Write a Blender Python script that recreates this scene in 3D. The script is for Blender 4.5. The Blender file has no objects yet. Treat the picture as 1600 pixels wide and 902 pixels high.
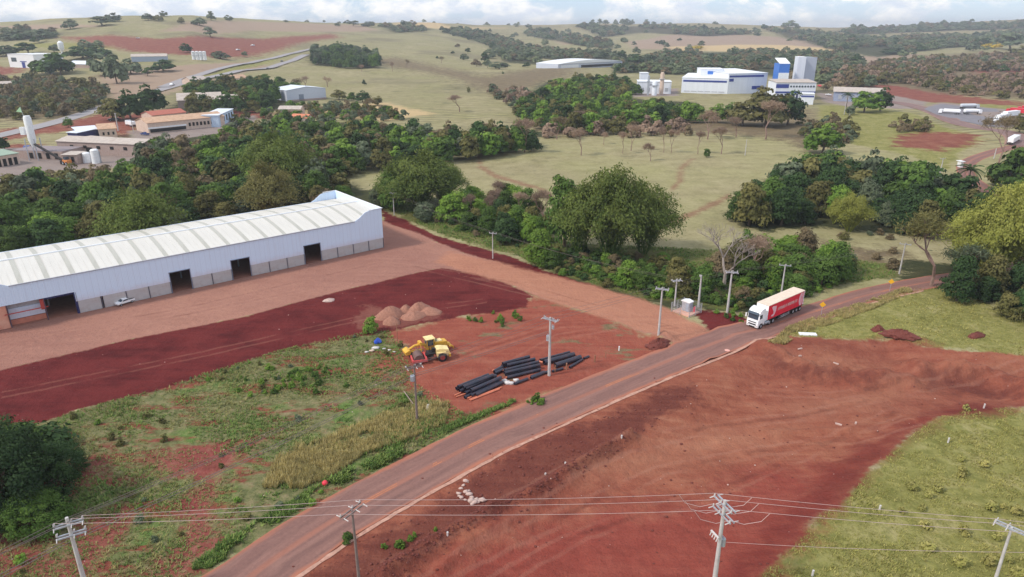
import bpy, bmesh, math, random
import numpy as np
from mathutils import Vector, Matrix
from math import radians, sin, cos, pi, atan2, tan, hypot

# ------------------------------------------------------------------ camera, sky, sun, exposure
SC = bpy.context.scene
COL = SC.collection
F = 1081.0; PITCH = radians(20.8); HC = 50.0      # focal length in photo pixels, tilt, drone height
cam_d = bpy.data.cameras.new("camera"); cam = bpy.data.objects.new("camera", cam_d); COL.objects.link(cam)
cam_d.sensor_width = 36; cam_d.lens = 36 * F / 1600; cam_d.clip_start = 0.5; cam_d.clip_end = 12000
cam.location = (0, 0, HC); cam.rotation_euler = (pi / 2 - PITCH, 0, 0)
SC.camera = cam
SUN_EL, SUN_AZ = radians(44), radians(-112)        # azimuth measured from +Y towards +X
sd = Vector((sin(SUN_AZ) * cos(SUN_EL), cos(SUN_AZ) * cos(SUN_EL), sin(SUN_EL)))
sl = bpy.data.lights.new("sun", 'SUN'); so = bpy.data.objects.new("sun", sl); COL.objects.link(so)
sl.energy = 2.4; sl.angle = radians(7); sl.color = (1, .93, .82)
so.rotation_euler = sd.to_track_quat('Z', 'Y').to_euler(); so.location = (-100, -50, 200)
W = bpy.data.worlds.new("World"); SC.world = W; W.use_nodes = True
SC.view_settings.view_transform = 'Standard'; SC.view_settings.look = 'None'
SC.view_settings.exposure = 0.31; SC.view_settings.gamma = 1
SC.render.engine = 'CYCLES'
SC.render.resolution_x = 1024; SC.render.resolution_y = 577

def s2l(c):
    return tuple(((v / 255) / 12.92 if v <= 10.31 else ((v / 255 + .055) / 1.055) ** 2.4) for v in c[:3]) + (1,)

class NT:
    def __init__(s, tree): s.t = tree; s.t.nodes.clear()
    def n(s, ty, inp=None, **kw):
        nd = s.t.nodes.new(ty)
        for k, v in kw.items(): setattr(nd, k, v)
        for k, v in (inp or {}).items():
            if isinstance(v, bpy.types.NodeSocket): s.t.links.new(v, nd.inputs[k])
            else: nd.inputs[k].default_value = v
        return nd
    def mth(s, op, a, b=None, c=None, clamp=False):
        d = {0: a}
        if b is not None: d[1] = b
        if c is not None: d[2] = c
        return s.n('ShaderNodeMath', d, operation=op, use_clamp=clamp).outputs[0]
    def mix(s, f, a, b, bt='MIX'):
        nd = s.n('ShaderNodeMix', None, data_type='RGBA', blend_type=bt)
        for i, v in ((0, f), (6, a), (7, b)):
            if isinstance(v, bpy.types.NodeSocket): s.t.links.new(v, nd.inputs[i])
            else: nd.inputs[i].default_value = v
        return nd.outputs[2]
    def noise(s, vec, scale, det=4, rough=.55, dist=0):
        return s.n('ShaderNodeTexNoise', {'Vector': vec, 'Scale': scale, 'Detail': det, 'Roughness': rough, 'Distortion': dist}).outputs[0]
    def ramp(s, f, stops):
        nd = s.n('ShaderNodeValToRGB', {0: f}); cr = nd.color_ramp
        while len(cr.elements) < len(stops): cr.elements.new(.5)
        for e, (p, c) in zip(cr.elements, stops): e.position = p; e.color = c
        return nd.outputs[0]
    def mr(s, v, a, b, c=0, d=1):
        return s.n('ShaderNodeMapRange', {0: v, 1: a, 2: b, 3: c, 4: d}, interpolation_type='SMOOTHSTEP').outputs[0]
    def mapv(s, vec, scale=(1, 1, 1), rot=(0, 0, 0), loc=(0, 0, 0)):
        return s.n('ShaderNodeMapping', {0: vec, 1: loc, 2: rot, 3: scale}).outputs[0]

# sky: clear Nishita air with broken white clouds everywhere on the dome
w = NT(W.node_tree)
tc = w.n('ShaderNodeTexCoord').outputs['Generated']
sky = w.n('ShaderNodeTexSky', None, sky_type='NISHITA', sun_disc=False, sun_elevation=SUN_EL, sun_rotation=SUN_AZ,
          altitude=600, air_density=1.0, dust_density=.6, ozone_density=1.2)
sep = w.n('ShaderNodeSeparateXYZ', {0: tc})
zz = w.mth('MAXIMUM', sep.outputs[2], 0.0)
den = w.mth('ADD', zz, 0.5)
px_ = w.mth('DIVIDE', sep.outputs[0], den); py_ = w.mth('DIVIDE', sep.outputs[1], den)
cv = w.n('ShaderNodeCombineXYZ', {0: px_, 1: py_, 2: 0.0}).outputs[0]
n1 = w.noise(cv, 6.5, 9, .6, .3)
n2 = w.noise(cv, 2.0, 3, .5)
cm = w.mr(w.mth('ADD', n1, w.mth('MULTIPLY', n2, .35)), .57, .71)
shade = w.noise(cv, 12, 5, .6)
cc = w.mix(w.mr(shade, .35, .65), s2l((212, 220, 234)), s2l((255, 252, 248)))
CLOUD = 1.0
b1 = w.n('ShaderNodeBackground', {0: w.mix(.6, sky.outputs[0], (3.7, 5.2, 7.7, 1)), 1: .118})
b2 = w.n('ShaderNodeBackground', {0: cc, 1: 1.0})
ms = w.n('ShaderNodeMixShader', {0: w.mth('MULTIPLY', cm, .9), 1: b1.outputs[0], 2: b2.outputs[0]})
w.n('ShaderNodeOutputWorld', {0: ms.outputs[0]})

# ------------------------------------------------------------------ numeric helpers
def hash2(ix, iy, seed):
    h = (ix.astype(np.int64) * 374761393 + iy.astype(np.int64) * 668265263 + seed * 1442695041) & 0xffffffff
    h = ((h ^ (h >> 13)) * 1274126177) & 0xffffffff
    return ((h ^ (h >> 16)) & 0xffffff) / float(0xffffff)
def vnoise(x, y, seed=0):
    ix = np.floor(x); iy = np.floor(y); fx = x - ix; fy = y - iy
    fx = fx * fx * (3 - 2 * fx); fy = fy * fy * (3 - 2 * fy)
    a = hash2(ix, iy, seed); b = hash2(ix + 1, iy, seed); c = hash2(ix, iy + 1, seed); d = hash2(ix + 1, iy + 1, seed)
    return (a + (b - a) * fx) * (1 - fy) + (c + (d - c) * fx) * fy
def fbm(x, y, o=4, seed=0):
    s = 0; a = 1; t = 0
    for i in range(o):
        s = s + a * (vnoise(x, y, seed + i) - .5); t += a; a *= .5; x = x * 2.03 + 7.1; y = y * 2.03 + 3.7
    return s / t * 2
def sdf(poly, x, y):
    """signed distance to polygon (negative inside)"""
    p = np.asarray(poly, float); d = np.full(x.shape, 1e18); ins = np.zeros(x.shape, bool)
    for i in range(len(p)):
        ax, ay = p[i]; bx, by = p[(i + 1) % len(p)]
        ex, ey = bx - ax, by - ay; L = ex * ex + ey * ey + 1e-12
        t = np.clip(((x - ax) * ex + (y - ay) * ey) / L, 0, 1)
        d = np.minimum(d, (x - ax - ex * t) ** 2 + (y - ay - ey * t) ** 2)
        c = (ay > y) != (by > y)
        if c.any():
            with np.errstate(divide='ignore', invalid='ignore'):
                ins ^= c & (x < ex * (y - ay) / (by - ay if by != ay else 1e-9) + ax)
    return np.where(ins, -1, 1) * np.sqrt(d)
def dline(pl, x, y):
    p = np.asarray(pl, float); d = np.full(x.shape, 1e18)
    for i in range(len(p) - 1):
        ax, ay = p[i]; bx, by = p[i + 1]; ex, ey = bx - ax, by - ay; L = ex * ex + ey * ey + 1e-12
        t = np.clip(((x - ax) * ex + (y - ay) * ey) / L, 0, 1)
        d = np.minimum(d, (x - ax - ex * t) ** 2 + (y - ay - ey * t) ** 2)
    return np.sqrt(d)
def dopen(pl, x, y):
    """distance to a polyline, but only beside it: nothing beyond its two ends"""
    p = np.asarray(pl, float); d = np.full(x.shape, 1e18); n = len(p) - 1
    for i in range(n):
        ax, ay = p[i]; bx, by = p[i + 1]; ex, ey = bx - ax, by - ay; L = ex * ex + ey * ey + 1e-12
        t = ((x - ax) * ex + (y - ay) * ey) / L; off = ((t < 0) & (i == 0)) | ((t > 1) & (i == n - 1)); t = np.clip(t, 0, 1)
        d = np.minimum(d, np.where(off, 1e6, (x - ax - ex * t) ** 2 + (y - ay - ey * t) ** 2))
    return np.sqrt(d)
def ray(px, py):
    a = (np.asarray(px, float) - 800) / F; b = (451 - np.asarray(py, float)) / F
    return np.stack([a, cos(PITCH) + b * sin(PITCH), -sin(PITCH) + b * cos(PITCH)], -1)
def unz(px, py, z=0.0):
    d = ray(px, py); t = (z - HC) / d[..., 2]
    return d[..., :2] * t[..., None]
def Z0(pts, z=0.0): return [tuple(unz(a, b, z)) for a, b in pts]

# hills: heights on a table over bearing and distance
KX = [-900, -300, 0, 170, 300, 400, 550, 700, 800, 950, 1100, 1280, 1400, 1500, 1600, 2000, 2600]
KY = [38, 38, 36, 28, 28, 33, 36, 38, 41, 37, 38, 43, 42, 37, 33, 28, 30]
KR = [1800, 1800, 1700, 1500, 1500, 1700, 1900, 2100, 2600, 3000, 3000, 3000, 3500, 3600, 3600, 3600, 3600]
KB = [atan2(x - 800, 1156) for x in KX]
fr_l = ([0, .3, .45, .6, .8, 1, 1.2, 1.7, 4], [0, 1, 5, 13, 30, 1, 0, 0, 0])
def base_h(x, y):
    r = np.hypot(x, y); az = np.arctan2(x, y)
    ky = np.interp(az, KB, KY); kr = np.interp(az, KB, KR)
    zr = 50 + kr * (40.4 - ky) / 1156
    q = r / kr
    wl = np.clip((kr - 1700) / 1300, 0, 1)            # 0 near hills (left), 1 far hills (right)
    f_l = np.interp(q, [0, .25, .4, .55, .78, 1, 1.25, 1.8, 5], [0, 0, .06, .2, .6, 1, .8, .1, -.4])
    f_r = np.interp(q, [0, .2, .34, .5, .7, .85, 1, 1.2, 1.6, 5], [0, 0, .01, .1, .3, .62, 1, .9, .2, -.4])
    h = zr * (f_l * (1 - wl) + f_r * wl)
    return h
PLAT = Z0([(1190, 541), (1262, 548), (1340, 536), (1380, 524), (1440, 545), (1540, 553), (1700, 562), (1700, 632), (1560, 640), (1460, 660), (1390, 705),
           (1300, 790), (1180, 902), (1120, 980), (500, 980), (640, 880), (800, 795), (900, 735), (1000, 672), (1100, 610)])
BERM = Z0([(985, 683), (900, 730), (830, 775), (740, 815), (660, 860), (600, 900)])
BANK = Z0([(1195, 545), (1230, 562), (1290, 578), (1370, 586), (1415, 588)])
BANK2 = Z0([(1440, 570), (1500, 576), (1560, 588), (1600, 605)])
MOUND = Z0([(1030, 527), (1042, 533)])
GULLY = Z0([(1375, 522), (1400, 527), (1440, 532)])
BERM2 = Z0([(900, 745), (820, 795), (730, 845), (690, 880)])
GRADE = Z0([(1200, 665), (1330, 660), (1420, 650), (1480, 655)])
def Hf(x, y):
    x = np.asarray(x, float); y = np.asarray(y, float)
    r = np.hypot(x, y)
    h = base_h(x, y)
    h = h + np.clip((r - 320) / 1300, 0, 1) * 5 * fbm(x / 260, y / 260, 3, 11)
    h = h + np.clip((r - 180) / 400, 0, 1) * 1.2 * fbm(x / 60, y / 60, 3, 5)
    near = r < 190
    if near.any():
        xn = x[near]; yn = y[near]; a = np.zeros(xn.shape)
        s = sdf(PLAT, xn, yn)
        a -= 1.3 * np.clip(-s / 4.5, 0, 1)
        wob = 1 + .5 * fbm(xn / 2.2, yn / 2.2, 3, 21)
        for ln, hh, ww in ((BERM, 1.15, .8), (BERM2, .5, .7), (BANK, 1.9, 1.9), (BANK2, 2.2, 2.4), (MOUND, 1.2, 1.6), (GULLY, .8, 1.2), (GRADE, .5, .7)):
            dd = dline(ln, xn, yn); a += hh * wob * np.exp(-(dd / ww) ** 2)
        rough = np.clip(-s / 3, 0, 1) * .2 + .05
        lft = np.clip((-(xn * .66 - (yn - 80) * .75) - 4) / 6, 0, 1)
        a += rough * fbm(xn / 3.1, yn / 3.1, 4, 31) + rough * .45 * fbm(xn * .75 + yn * .9, (yn * .75 - xn * .9) / 5, 3, 61)
        h[near] += a
    return h
HExact = Hf
azs = np.concatenate([np.radians(np.linspace(-180, -52, 26)), np.radians(np.linspace(-50, 50, 560)), np.radians(np.linspace(52, 180, 26))])
rs = np.concatenate([[0.5, 10, 22, 34], 42 * 1.0062 ** np.arange(770)]); rs = np.concatenate([rs, [rs[-1] * 1.15, rs[-1] * 1.4, 9000]])
R_, A_ = np.meshgrid(rs, azs, indexing='ij')
gx = (R_ * np.sin(A_)).ravel(); gy = (R_ * np.cos(A_)).ravel(); gz = HExact(gx, gy)
GZ = gz.reshape(R_.shape); nr, na = len(rs), len(azs)
def Hf(x, y):
    """height of the ground sheet itself, read back from its grid"""
    x = np.asarray(x, float); y = np.asarray(y, float); r = np.hypot(x, y); az = np.arctan2(x, y)
    i = np.clip(np.searchsorted(rs, r) - 1, 0, nr - 2); j = np.clip(np.searchsorted(azs, az) - 1, 0, na - 2)
    u = np.clip((r - rs[i]) / (rs[i + 1] - rs[i]), 0, 1); v = np.clip((az - azs[j]) / (azs[j + 1] - azs[j]), 0, 1)
    return (GZ[i, j] * (1 - v) + GZ[i, j + 1] * v) * (1 - u) + (GZ[i + 1, j] * (1 - v) + GZ[i + 1, j + 1] * v) * u
import bisect as bs_
RSL, AZL, GZL = rs.tolist(), azs.tolist(), GZ.tolist()
def hz(x, y):
    r = hypot(x, y); az = atan2(x, y); i = min(max(bs_.bisect_left(RSL, r) - 1, 0), nr - 2); j = min(max(bs_.bisect_left(AZL, az) - 1, 0), na - 2)
    u = min(max((r - RSL[i]) / (RSL[i + 1] - RSL[i]), 0), 1); v = min(max((az - AZL[j]) / (AZL[j + 1] - AZL[j]), 0), 1); p, q = GZL[i], GZL[i + 1]
    return (p[j] * (1 - v) + p[j + 1] * v) * (1 - u) + (q[j] * (1 - v) + q[j + 1] * v) * u
def un(px, py, dz=0.0):
    """world point where the sight line of photo pixel (px,py) meets the ground raised by dz"""
    px = np.atleast_1d(np.asarray(px, float)); py = np.atleast_1d(np.asarray(py, float))
    d = ray(px, py); d /= np.linalg.norm(d, axis=-1, keepdims=True)
    ts = 40 * 1.012 ** np.arange(400)
    out = np.full(px.shape, ts[-1]); prev = np.full(px.shape, 30.0); done = np.zeros(px.shape, bool)
    for t in ts:
        g = HC + d[:, 2] * t - (Hf(d[:, 0] * t, d[:, 1] * t) + dz)
        hit = (~done) & (g < 0)
        out[hit] = t; done |= hit; prev[~done] = t
        if done.all(): break
    lo = prev; hi = out
    for _ in range(12):
        m = (lo + hi) / 2; g = HC + d[:, 2] * m - (Hf(d[:, 0] * m, d[:, 1] * m) + dz)
        lo = np.where(g > 0, m, lo); hi = np.where(g > 0, hi, m)
    P = d * hi[:, None]; P[:, 2] = Hf(P[:, 0], P[:, 1])
    return P
def G(px, py, dz=0.0):
    dx = (px - 800) / F; b = (451 - py) / F; d = Vector((dx, cos(PITCH) + b * sin(PITCH), -sin(PITCH) + b * cos(PITCH))).normalized()
    t = 45.0; lo = 40.0; hi = 6000.0
    while t < 6000:
        if HC + d.z * t < hz(d.x * t, d.y * t) + dz: hi = t; break
        lo = t; t *= 1.006
    for _ in range(12):
        m = (lo + hi) / 2
        if HC + d.z * m < hz(d.x * m, d.y * m) + dz: hi = m
        else: lo = m
    return Vector((d.x * hi, d.y * hi, hz(d.x * hi, d.y * hi)))
def UW(pts, dz=0.0):
    P = un([p[0] for p in pts], [p[1] for p in pts], dz); return [(p[0], p[1]) for p in P]

# ------------------------------------------------------------------ object helpers
def tag(o, label=None, cat=None, group=None, kind=None):
    if label: o['label'] = label
    if cat: o['category'] = cat
    if group: o['group'] = group
    if kind: o['kind'] = kind
    return o
def empty(name, loc=(0, 0, 0), rz=0, label=None, cat=None, group=None):
    o = bpy.data.objects.new(name, None); o.empty_display_size = .3; COL.objects.link(o)
    o.location = loc; o.rotation_euler = (0, 0, rz)
    return tag(o, label, cat, group)
def link(name, me, parent=None, mat=None, loc=None, rz=None):
    o = bpy.data.objects.new(name, me); COL.objects.link(o)
    if parent: o.parent = parent
    if mat is not None and len(me.materials) == 0: me.materials.append(mat)
    if loc is not None: o.location = loc
    if rz is not None: o.rotation_euler = (0, 0, rz)
    return o
def mesh_np(name, V, Fq, attrs=None, smooth=False, mat=None):
    """V (n,3); Fq (m,k) all faces with k corners"""
    me = bpy.data.meshes.new(name); V = np.asarray(V, np.float32); Fq = np.asarray(Fq, np.int32)
    m, k = Fq.shape
    me.vertices.add(len(V)); me.vertices.foreach_set('co', V.ravel())
    me.loops.add(m * k); me.loops.foreach_set('vertex_index', Fq.ravel())
    me.polygons.add(m); me.polygons.foreach_set('loop_start', np.arange(0, m * k, k, dtype=np.int32))
    me.polygons.foreach_set('loop_total', np.full(m, k, np.int32))
    if smooth: me.polygons.foreach_set('use_smooth', np.ones(m, bool))
    me.update(calc_edges=True)
    for nm, arr in (attrs or {}).items():
        a = me.attributes.new(nm, 'FLOAT', 'POINT'); a.data.foreach_set('value', np.asarray(arr, np.float32))
    if mat: me.materials.append(mat)
    return me
class MB:
    """collects simple solids, linked as ONE mesh"""
    def __init__(s): s.v = []; s.f = []
    def add(s, vs, fs):
        b = len(s.v); s.v += [tuple(v) for v in vs]; s.f += [tuple(b + i for i in f) for f in fs]; return s
    def box(s, c, d, rz=0, taper=1.0, rot=None):
        x, y, z = d[0] / 2, d[1] / 2, d[2] / 2; vs = []
        for sz in (-1, 1):
            t = taper if sz > 0 else 1
            for sx, sy in ((-1, -1), (1, -1), (1, 1), (-1, 1)):
                v = Vector((sx * x * t, sy * y * t, sz * z))
                if rot: v = rot @ v
                if rz: v = Matrix.Rotation(rz, 3, 'Z') @ v
                vs.append(v + Vector(c))
        return s.add(vs, [(3, 2, 1, 0), (4, 5, 6, 7), (0, 1, 5, 4), (1, 2, 6, 5), (2, 3, 7, 6), (3, 0, 4, 7)])
    def tube(s, pts, r, n=8, r2=None, cap=True):
        pts = [Vector(p) for p in pts]; k = len(pts); base = len(s.v); rs = []
        for i, p in enumerate(pts):
            t = (pts[min(i + 1, k - 1)] - pts[max(i - 1, 0)]).normalized()
            u = t.orthogonal().normalized() if i == 0 else (u - t * u.dot(t)).normalized()
            v = t.cross(u)
            rr = r[i] if isinstance(r, (list, tuple)) else (r if r2 is None else r + (r2 - r) * i / (k - 1))
            for j in range(n):
                a = 2 * pi * j / n; s.v.append(tuple(p + (u * cos(a) + v * sin(a)) * rr))
        for i in range(k - 1):
            for j in range(n):
                a = base + i * n + j; b = base + i * n + (j + 1) % n
                s.f.append((a, b, b + n, a + n))
        if cap:
            s.f.append(tuple(base + j for j in reversed(range(n)))); s.f.append(tuple(base + (k - 1) * n + j for j in range(n)))
        return s
    def prism(s, prof, y0, y1, axis='y', m=None):
        """profile (a,b) extruded; axis y: prof=(x,z)"""
        n = len(prof); vs = []
        for yy in (y0, y1):
            for a, b in prof:
                v = Vector((a, yy, b)) if axis == 'y' else (Vector((yy, a, b)) if axis == 'x' else Vector((a, b, yy)))
                vs.append(m @ v if m else v)
        fs = [tuple(range(n)), tuple(reversed(range(n, 2 * n)))] + [(i, i + n, (i + 1) % n + n, (i + 1) % n) for i in range(n)]
        return s.add(vs, fs)
    def build(s, name, mat, parent=None, bevel=0, smooth=False, loc=None, rz=None):
        me = bpy.data.meshes.new(name); me.from_pydata(s.v, [], s.f)
        bm = bmesh.new(); bm.from_mesh(me); bmesh.ops.recalc_face_normals(bm, faces=bm.faces)
        if bevel: bmesh.ops.bevel(bm, geom=list(bm.edges), offset=bevel, segments=2, affect='EDGES', profile=.7)
        bm.to_mesh(me); bm.free()
        if smooth:
            for p in me.polygons: p.use_smooth = True
            try: me.set_sharp_from_angle(angle=radians(40))
            except Exception: pass
        return link(name, me, parent, mat, loc, rz)
def copy_tree(o, parent=None):
    c = o.copy(); COL.objects.link(c)
    if parent: c.parent = parent
    for ch in o.children: copy_tree(ch, c)
    return c

# ------------------------------------------------------------------ materials
def mat(name, rgb, rough=.7, metal=0, var=.12, scale=1.5, dirt=None, dirt_amt=0, bump=0, spec=.4, stretch=(1, 1, 1)):
    m = bpy.data.materials.new(name); m.use_nodes = True; t = NT(m.node_tree)
    c = s2l(rgb); co = t.n('ShaderNodeTexCoord').outputs['Object']
    if stretch != (1, 1, 1): co = t.mapv(co, stretch)
    nz = t.noise(co, scale, 5, .6)
    lo = tuple(v * (1 - var) for v in c[:3]) + (1,); hi = tuple(min(v * (1 + var), 1) for v in c[:3]) + (1,)
    colr = t.mix(t.mr(nz, .3, .7), lo, hi)
    if dirt:
        dn = t.noise(co, scale * .6, 6, .7)
        colr = t.mix(t.mth('MULTIPLY', t.mr(dn, .45, .75), dirt_amt), colr, s2l(dirt))
    b = t.n('ShaderNodeBsdfPrincipled', {'Base Color': colr, 'Roughness': rough, 'Metallic': metal, 'Specular IOR Level': spec})
    if bump:
        bn = t.n('ShaderNodeBump', {'Height': t.noise(co, scale * 6, 4), 'Strength': bump, 'Distance': .05})
        t.t.links.new(bn.outputs[0], b.inputs['Normal'])
    t.n('ShaderNodeOutputMaterial', {0: b.outputs[0]})
    return m
def leaf_mat(name, a, b, c, up=None):
    """leaves: mix of three colours by leaf and by plant"""
    m = bpy.data.materials.new(name); m.use_nodes = True; t = NT(m.node_tree)
    at = t.n('ShaderNodeAttribute', None, attribute_name='tint').outputs['Fac']
    tv = t.n('ShaderNodeAttribute', None, attribute_name='tvar').outputs['Fac']
    rnd = t.n('ShaderNodeObjectInfo').outputs['Random']
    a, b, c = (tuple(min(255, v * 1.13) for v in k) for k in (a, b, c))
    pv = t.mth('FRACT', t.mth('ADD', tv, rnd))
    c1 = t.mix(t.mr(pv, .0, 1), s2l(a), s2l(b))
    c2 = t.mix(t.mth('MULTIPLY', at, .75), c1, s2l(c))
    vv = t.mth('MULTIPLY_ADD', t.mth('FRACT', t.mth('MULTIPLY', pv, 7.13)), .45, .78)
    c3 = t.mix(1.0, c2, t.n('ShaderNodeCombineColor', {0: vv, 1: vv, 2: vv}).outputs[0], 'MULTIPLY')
    b_ = t.n('ShaderNodeBsdfPrincipled', {'Base Color': c3, 'Roughness': .75, 'Specular IOR Level': .15})
    tr = t.n('ShaderNodeBsdfTranslucent', {0: c3})
    mx = t.n('ShaderNodeMixShader', {0: .22, 1: b_.outputs[0], 2: tr.outputs[0]})
    t.n('ShaderNodeOutputMaterial', {0: mx.outputs[0]})
    return m
M = {}
M['concrete'] = mat('concrete', (176, 170, 165), .85, dirt=(130, 105, 95), dirt_amt=.5, scale=2)
M['pole_concrete'] = mat('pole_concrete', (190, 186, 184), .85, dirt=(150, 130, 122), dirt_amt=.5, scale=1.2)
M['pole_dark'] = mat('weathered_pole', (125, 108, 104), .9, scale=2)
M['galv'] = mat('galvanised_steel', (178, 182, 190), .45, .35, scale=3)
M['wire'] = mat('wire_aluminium', (196, 172, 168), .5, .2, var=.05)
M['wire_dark'] = mat('wire_grey', (120, 108, 106), .6, .2, var=.05)
M['porcelain'] = mat('porcelain', (206, 200, 198), .3, var=.05)
M['white'] = mat('white_paint', (236, 238, 240), .45, var=.04, dirt=(190, 170, 160), dirt_amt=.25)
M['truck_white'] = mat('truck_white_paint', (246, 247, 250), .3, var=.03, dirt=(200, 180, 172), dirt_amt=.2)
M['red_tarp'] = mat('red_tarpaulin', (226, 22, 58), .5, var=.08, scale=1.2, dirt=(170, 60, 74), dirt_amt=.35)
M['tarp_top'] = mat('cream_roof_tarpaulin', (222, 204, 186), .7, var=.07)
M['black'] = mat('black_rubber', (38, 36, 38), .8, dirt=(90, 60, 55), dirt_amt=.4)
M['dark'] = mat('dark_opening', (28, 25, 26), .9)
M['glass'] = mat('tinted_glass', (60, 74, 88), .1, spec=.8, var=.05)
M['yellow'] = mat('machine_yellow_paint', (222, 172, 62), .5, dirt=(165, 110, 72), dirt_amt=.55, scale=2)
M['yellow_pale'] = mat('pale_yellow_paint', (235, 212, 150), .5, dirt=(190, 150, 110), dirt_amt=.4)
M['machine_red'] = mat('dusty_red_paint', (205, 82, 82), .6, dirt=(150, 70, 62), dirt_amt=.5, scale=2)
M['drum'] = mat('dusty_steel_drum', (116, 92, 88), .6, .2, dirt=(120, 60, 52), dirt_amt=.5)
M['rim'] = mat('dusty_rim', (150, 66, 62), .8)
M['pipe'] = mat('black_ribbed_pipe', (40, 42, 58), .38, var=.15, scale=2, dirt=(120, 74, 66), dirt_amt=.3, spec=.6)
M['pipe_orange'] = mat('orange_pipe', (214, 128, 98), .55, dirt=(160, 90, 70), dirt_amt=.4)
M['gravel'] = mat('pink_gravel', (158, 112, 94), .95, var=.16, scale=3, bump=.6)
M['stone'] = mat('pale_stone', (196, 170, 160), .9, var=.15, scale=4)
M['soilclod'] = mat('dark_soil_clods', (112, 60, 52), .95, var=.2, scale=4, bump=.5)
M['bark'] = mat('grey_brown_bark', (112, 96, 84), .9, var=.2, scale=3)
M['bark_pale'] = mat('pale_dead_bark', (150, 138, 130), .9, var=.12, scale=3)
M['bark_pink'] = mat('pinkish_bark', (138, 112, 102), .9, var=.15, scale=3)
M['blue'] = mat('blue_cladding', (44, 62, 140), .6, var=.08)
M['blue_light'] = mat('bright_blue_cladding', (60, 116, 200), .6, var=.08)
M['roof_tile'] = mat('terracotta_tiles', (196, 162, 134), .9, var=.12, scale=.8, dirt=(170, 110, 90), dirt_amt=.4)
M['roof_fibre'] = mat('fibre_cement_roof', (188, 176, 166), .9, var=.1, scale=.7, dirt=(150, 128, 112), dirt_amt=.5)
M['wall_cream'] = mat('cream_plaster', (208, 186, 170), .9, var=.08, dirt=(170, 120, 100), dirt_amt=.4)
M['wall_pink'] = mat('dusty_block_wall', (168, 148, 140), .9, var=.1, dirt=(150, 110, 95), dirt_amt=.4)
M['steel_blue'] = mat('navy_steel', (38, 40, 92), .5)
M['red_steel'] = mat('red_steel', (176, 70, 62), .5)
M['sign_yellow'] = mat('sign_yellow', (240, 178, 40), .5, var=.04)
M['red_plastic'] = mat('red_plastic', (226, 62, 78), .5, var=.06)
M['blue_plastic'] = mat('blue_plastic', (50, 84, 190), .4, var=.06)
M['wood'] = mat('weathered_wood', (150, 108, 84), .9, var=.2, scale=5)
M['car_black'] = mat('dark_car_paint', (52, 52, 58), .3, var=.05)
M['car_silver'] = mat('silver_car_paint', (208, 212, 218), .3, .1, var=.04)
M['car_blue'] = mat('blue_car_paint', (60, 80, 140), .3, var=.05)
M['car_red'] = mat('red_lorry_paint', (206, 50, 66), .4, var=.06)
L = {}
L['green'] = leaf_mat('leaf_green', (44, 66, 30), (62, 88, 36), (94, 114, 54))
L['deep'] = leaf_mat('leaf_deep_green', (32, 52, 30), (42, 64, 34), (70, 90, 50))
L['fresh'] = leaf_mat('leaf_fresh_green', (62, 96, 34), (84, 114, 42), (122, 142, 62))
L['olive'] = leaf_mat('leaf_olive', (62, 66, 36), (82, 82, 46), (120, 112, 68))
L['greyg'] = leaf_mat('leaf_grey_green', (64, 78, 58), (80, 92, 68), (110, 116, 92))
L['brown'] = leaf_mat('leaf_dry_brown', (88, 78, 58), (102, 90, 68), (128, 112, 86))
L['pink'] = leaf_mat('twig_haze_pinkish', (118, 98, 86), (130, 110, 94), (150, 128, 110))
L['bamboo'] = leaf_mat('bamboo_leaf', (50, 74, 32), (68, 90, 38), (122, 130, 66))
L['bamboo_y'] = leaf_mat('yellow_bamboo_leaf', (100, 110, 46), (124, 130, 56), (160, 158, 84))
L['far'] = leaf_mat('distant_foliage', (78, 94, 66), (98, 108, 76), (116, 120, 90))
L['grass'] = leaf_mat('grass_blade', (104, 110, 62), (126, 126, 76), (150, 142, 98))
L['weed'] = leaf_mat('weed_leaf', (76, 108, 48), (98, 122, 58), (130, 136, 80))
L['straw'] = leaf_mat('straw_grass', (136, 128, 78), (158, 146, 94), (184, 168, 124))
L['ygrass'] = leaf_mat('yellow_green_grass', (122, 124, 62), (142, 138, 76), (166, 154, 100))
L['yflower'] = leaf_mat('yellow_blossom', (190, 160, 40), (206, 176, 50), (150, 150, 60))

# ------------------------------------------------------------------ ground cover map (outlines traced on the ground)
LIGHT = UW([(-150, 480), (-100, 420), (100, 400), (480, 330), (560, 322), (601, 347), (640, 360), (668, 371), (710, 390), (800, 418), (880, 437), (930, 450), (1000, 468), (1050, 490),
            (1092, 508), (1108, 520), (1062, 540), (1036, 528), (960, 500), (905, 484), (850, 467), (790, 442), (740, 427), (690, 419), (640, 429), (500, 463), (380, 496), (200, 531), (0, 579), (-150, 615)])
DSTRIP = UW([(596, 328), (637, 346), (690, 371), (800, 401), (860, 426), (935, 449), (960, 462), (880, 440), (800, 421), (710, 393), (668, 374), (601, 350)])
RDARK = UW([(-150, 612), (0, 577), (200, 529), (380, 494), (500, 461), (640, 427), (690, 417), (745, 423), (790, 440), (835, 462), (820, 480), (760, 490), (700, 498), (600, 520),
            (550, 530), (500, 535), (430, 550), (350, 576), (240, 611), (150, 633), (60, 662), (0, 668), (-150, 700)])
ORANGE = UW([(600, 520), (700, 496), (800, 478), (830, 458), (870, 470), (960, 498), (1040, 526), (1066, 541), (960, 584), (860, 618), (800, 640), (740, 655), (690, 660), (650, 612), (625, 590), (560, 585), (600, 560), (630, 545)])
ROADL = UW([(120, 1010), (200, 965), (312, 902), (400, 845), (530, 768), (712, 676), (800, 638), (950, 577), (1105, 520), (1200, 490)])
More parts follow.
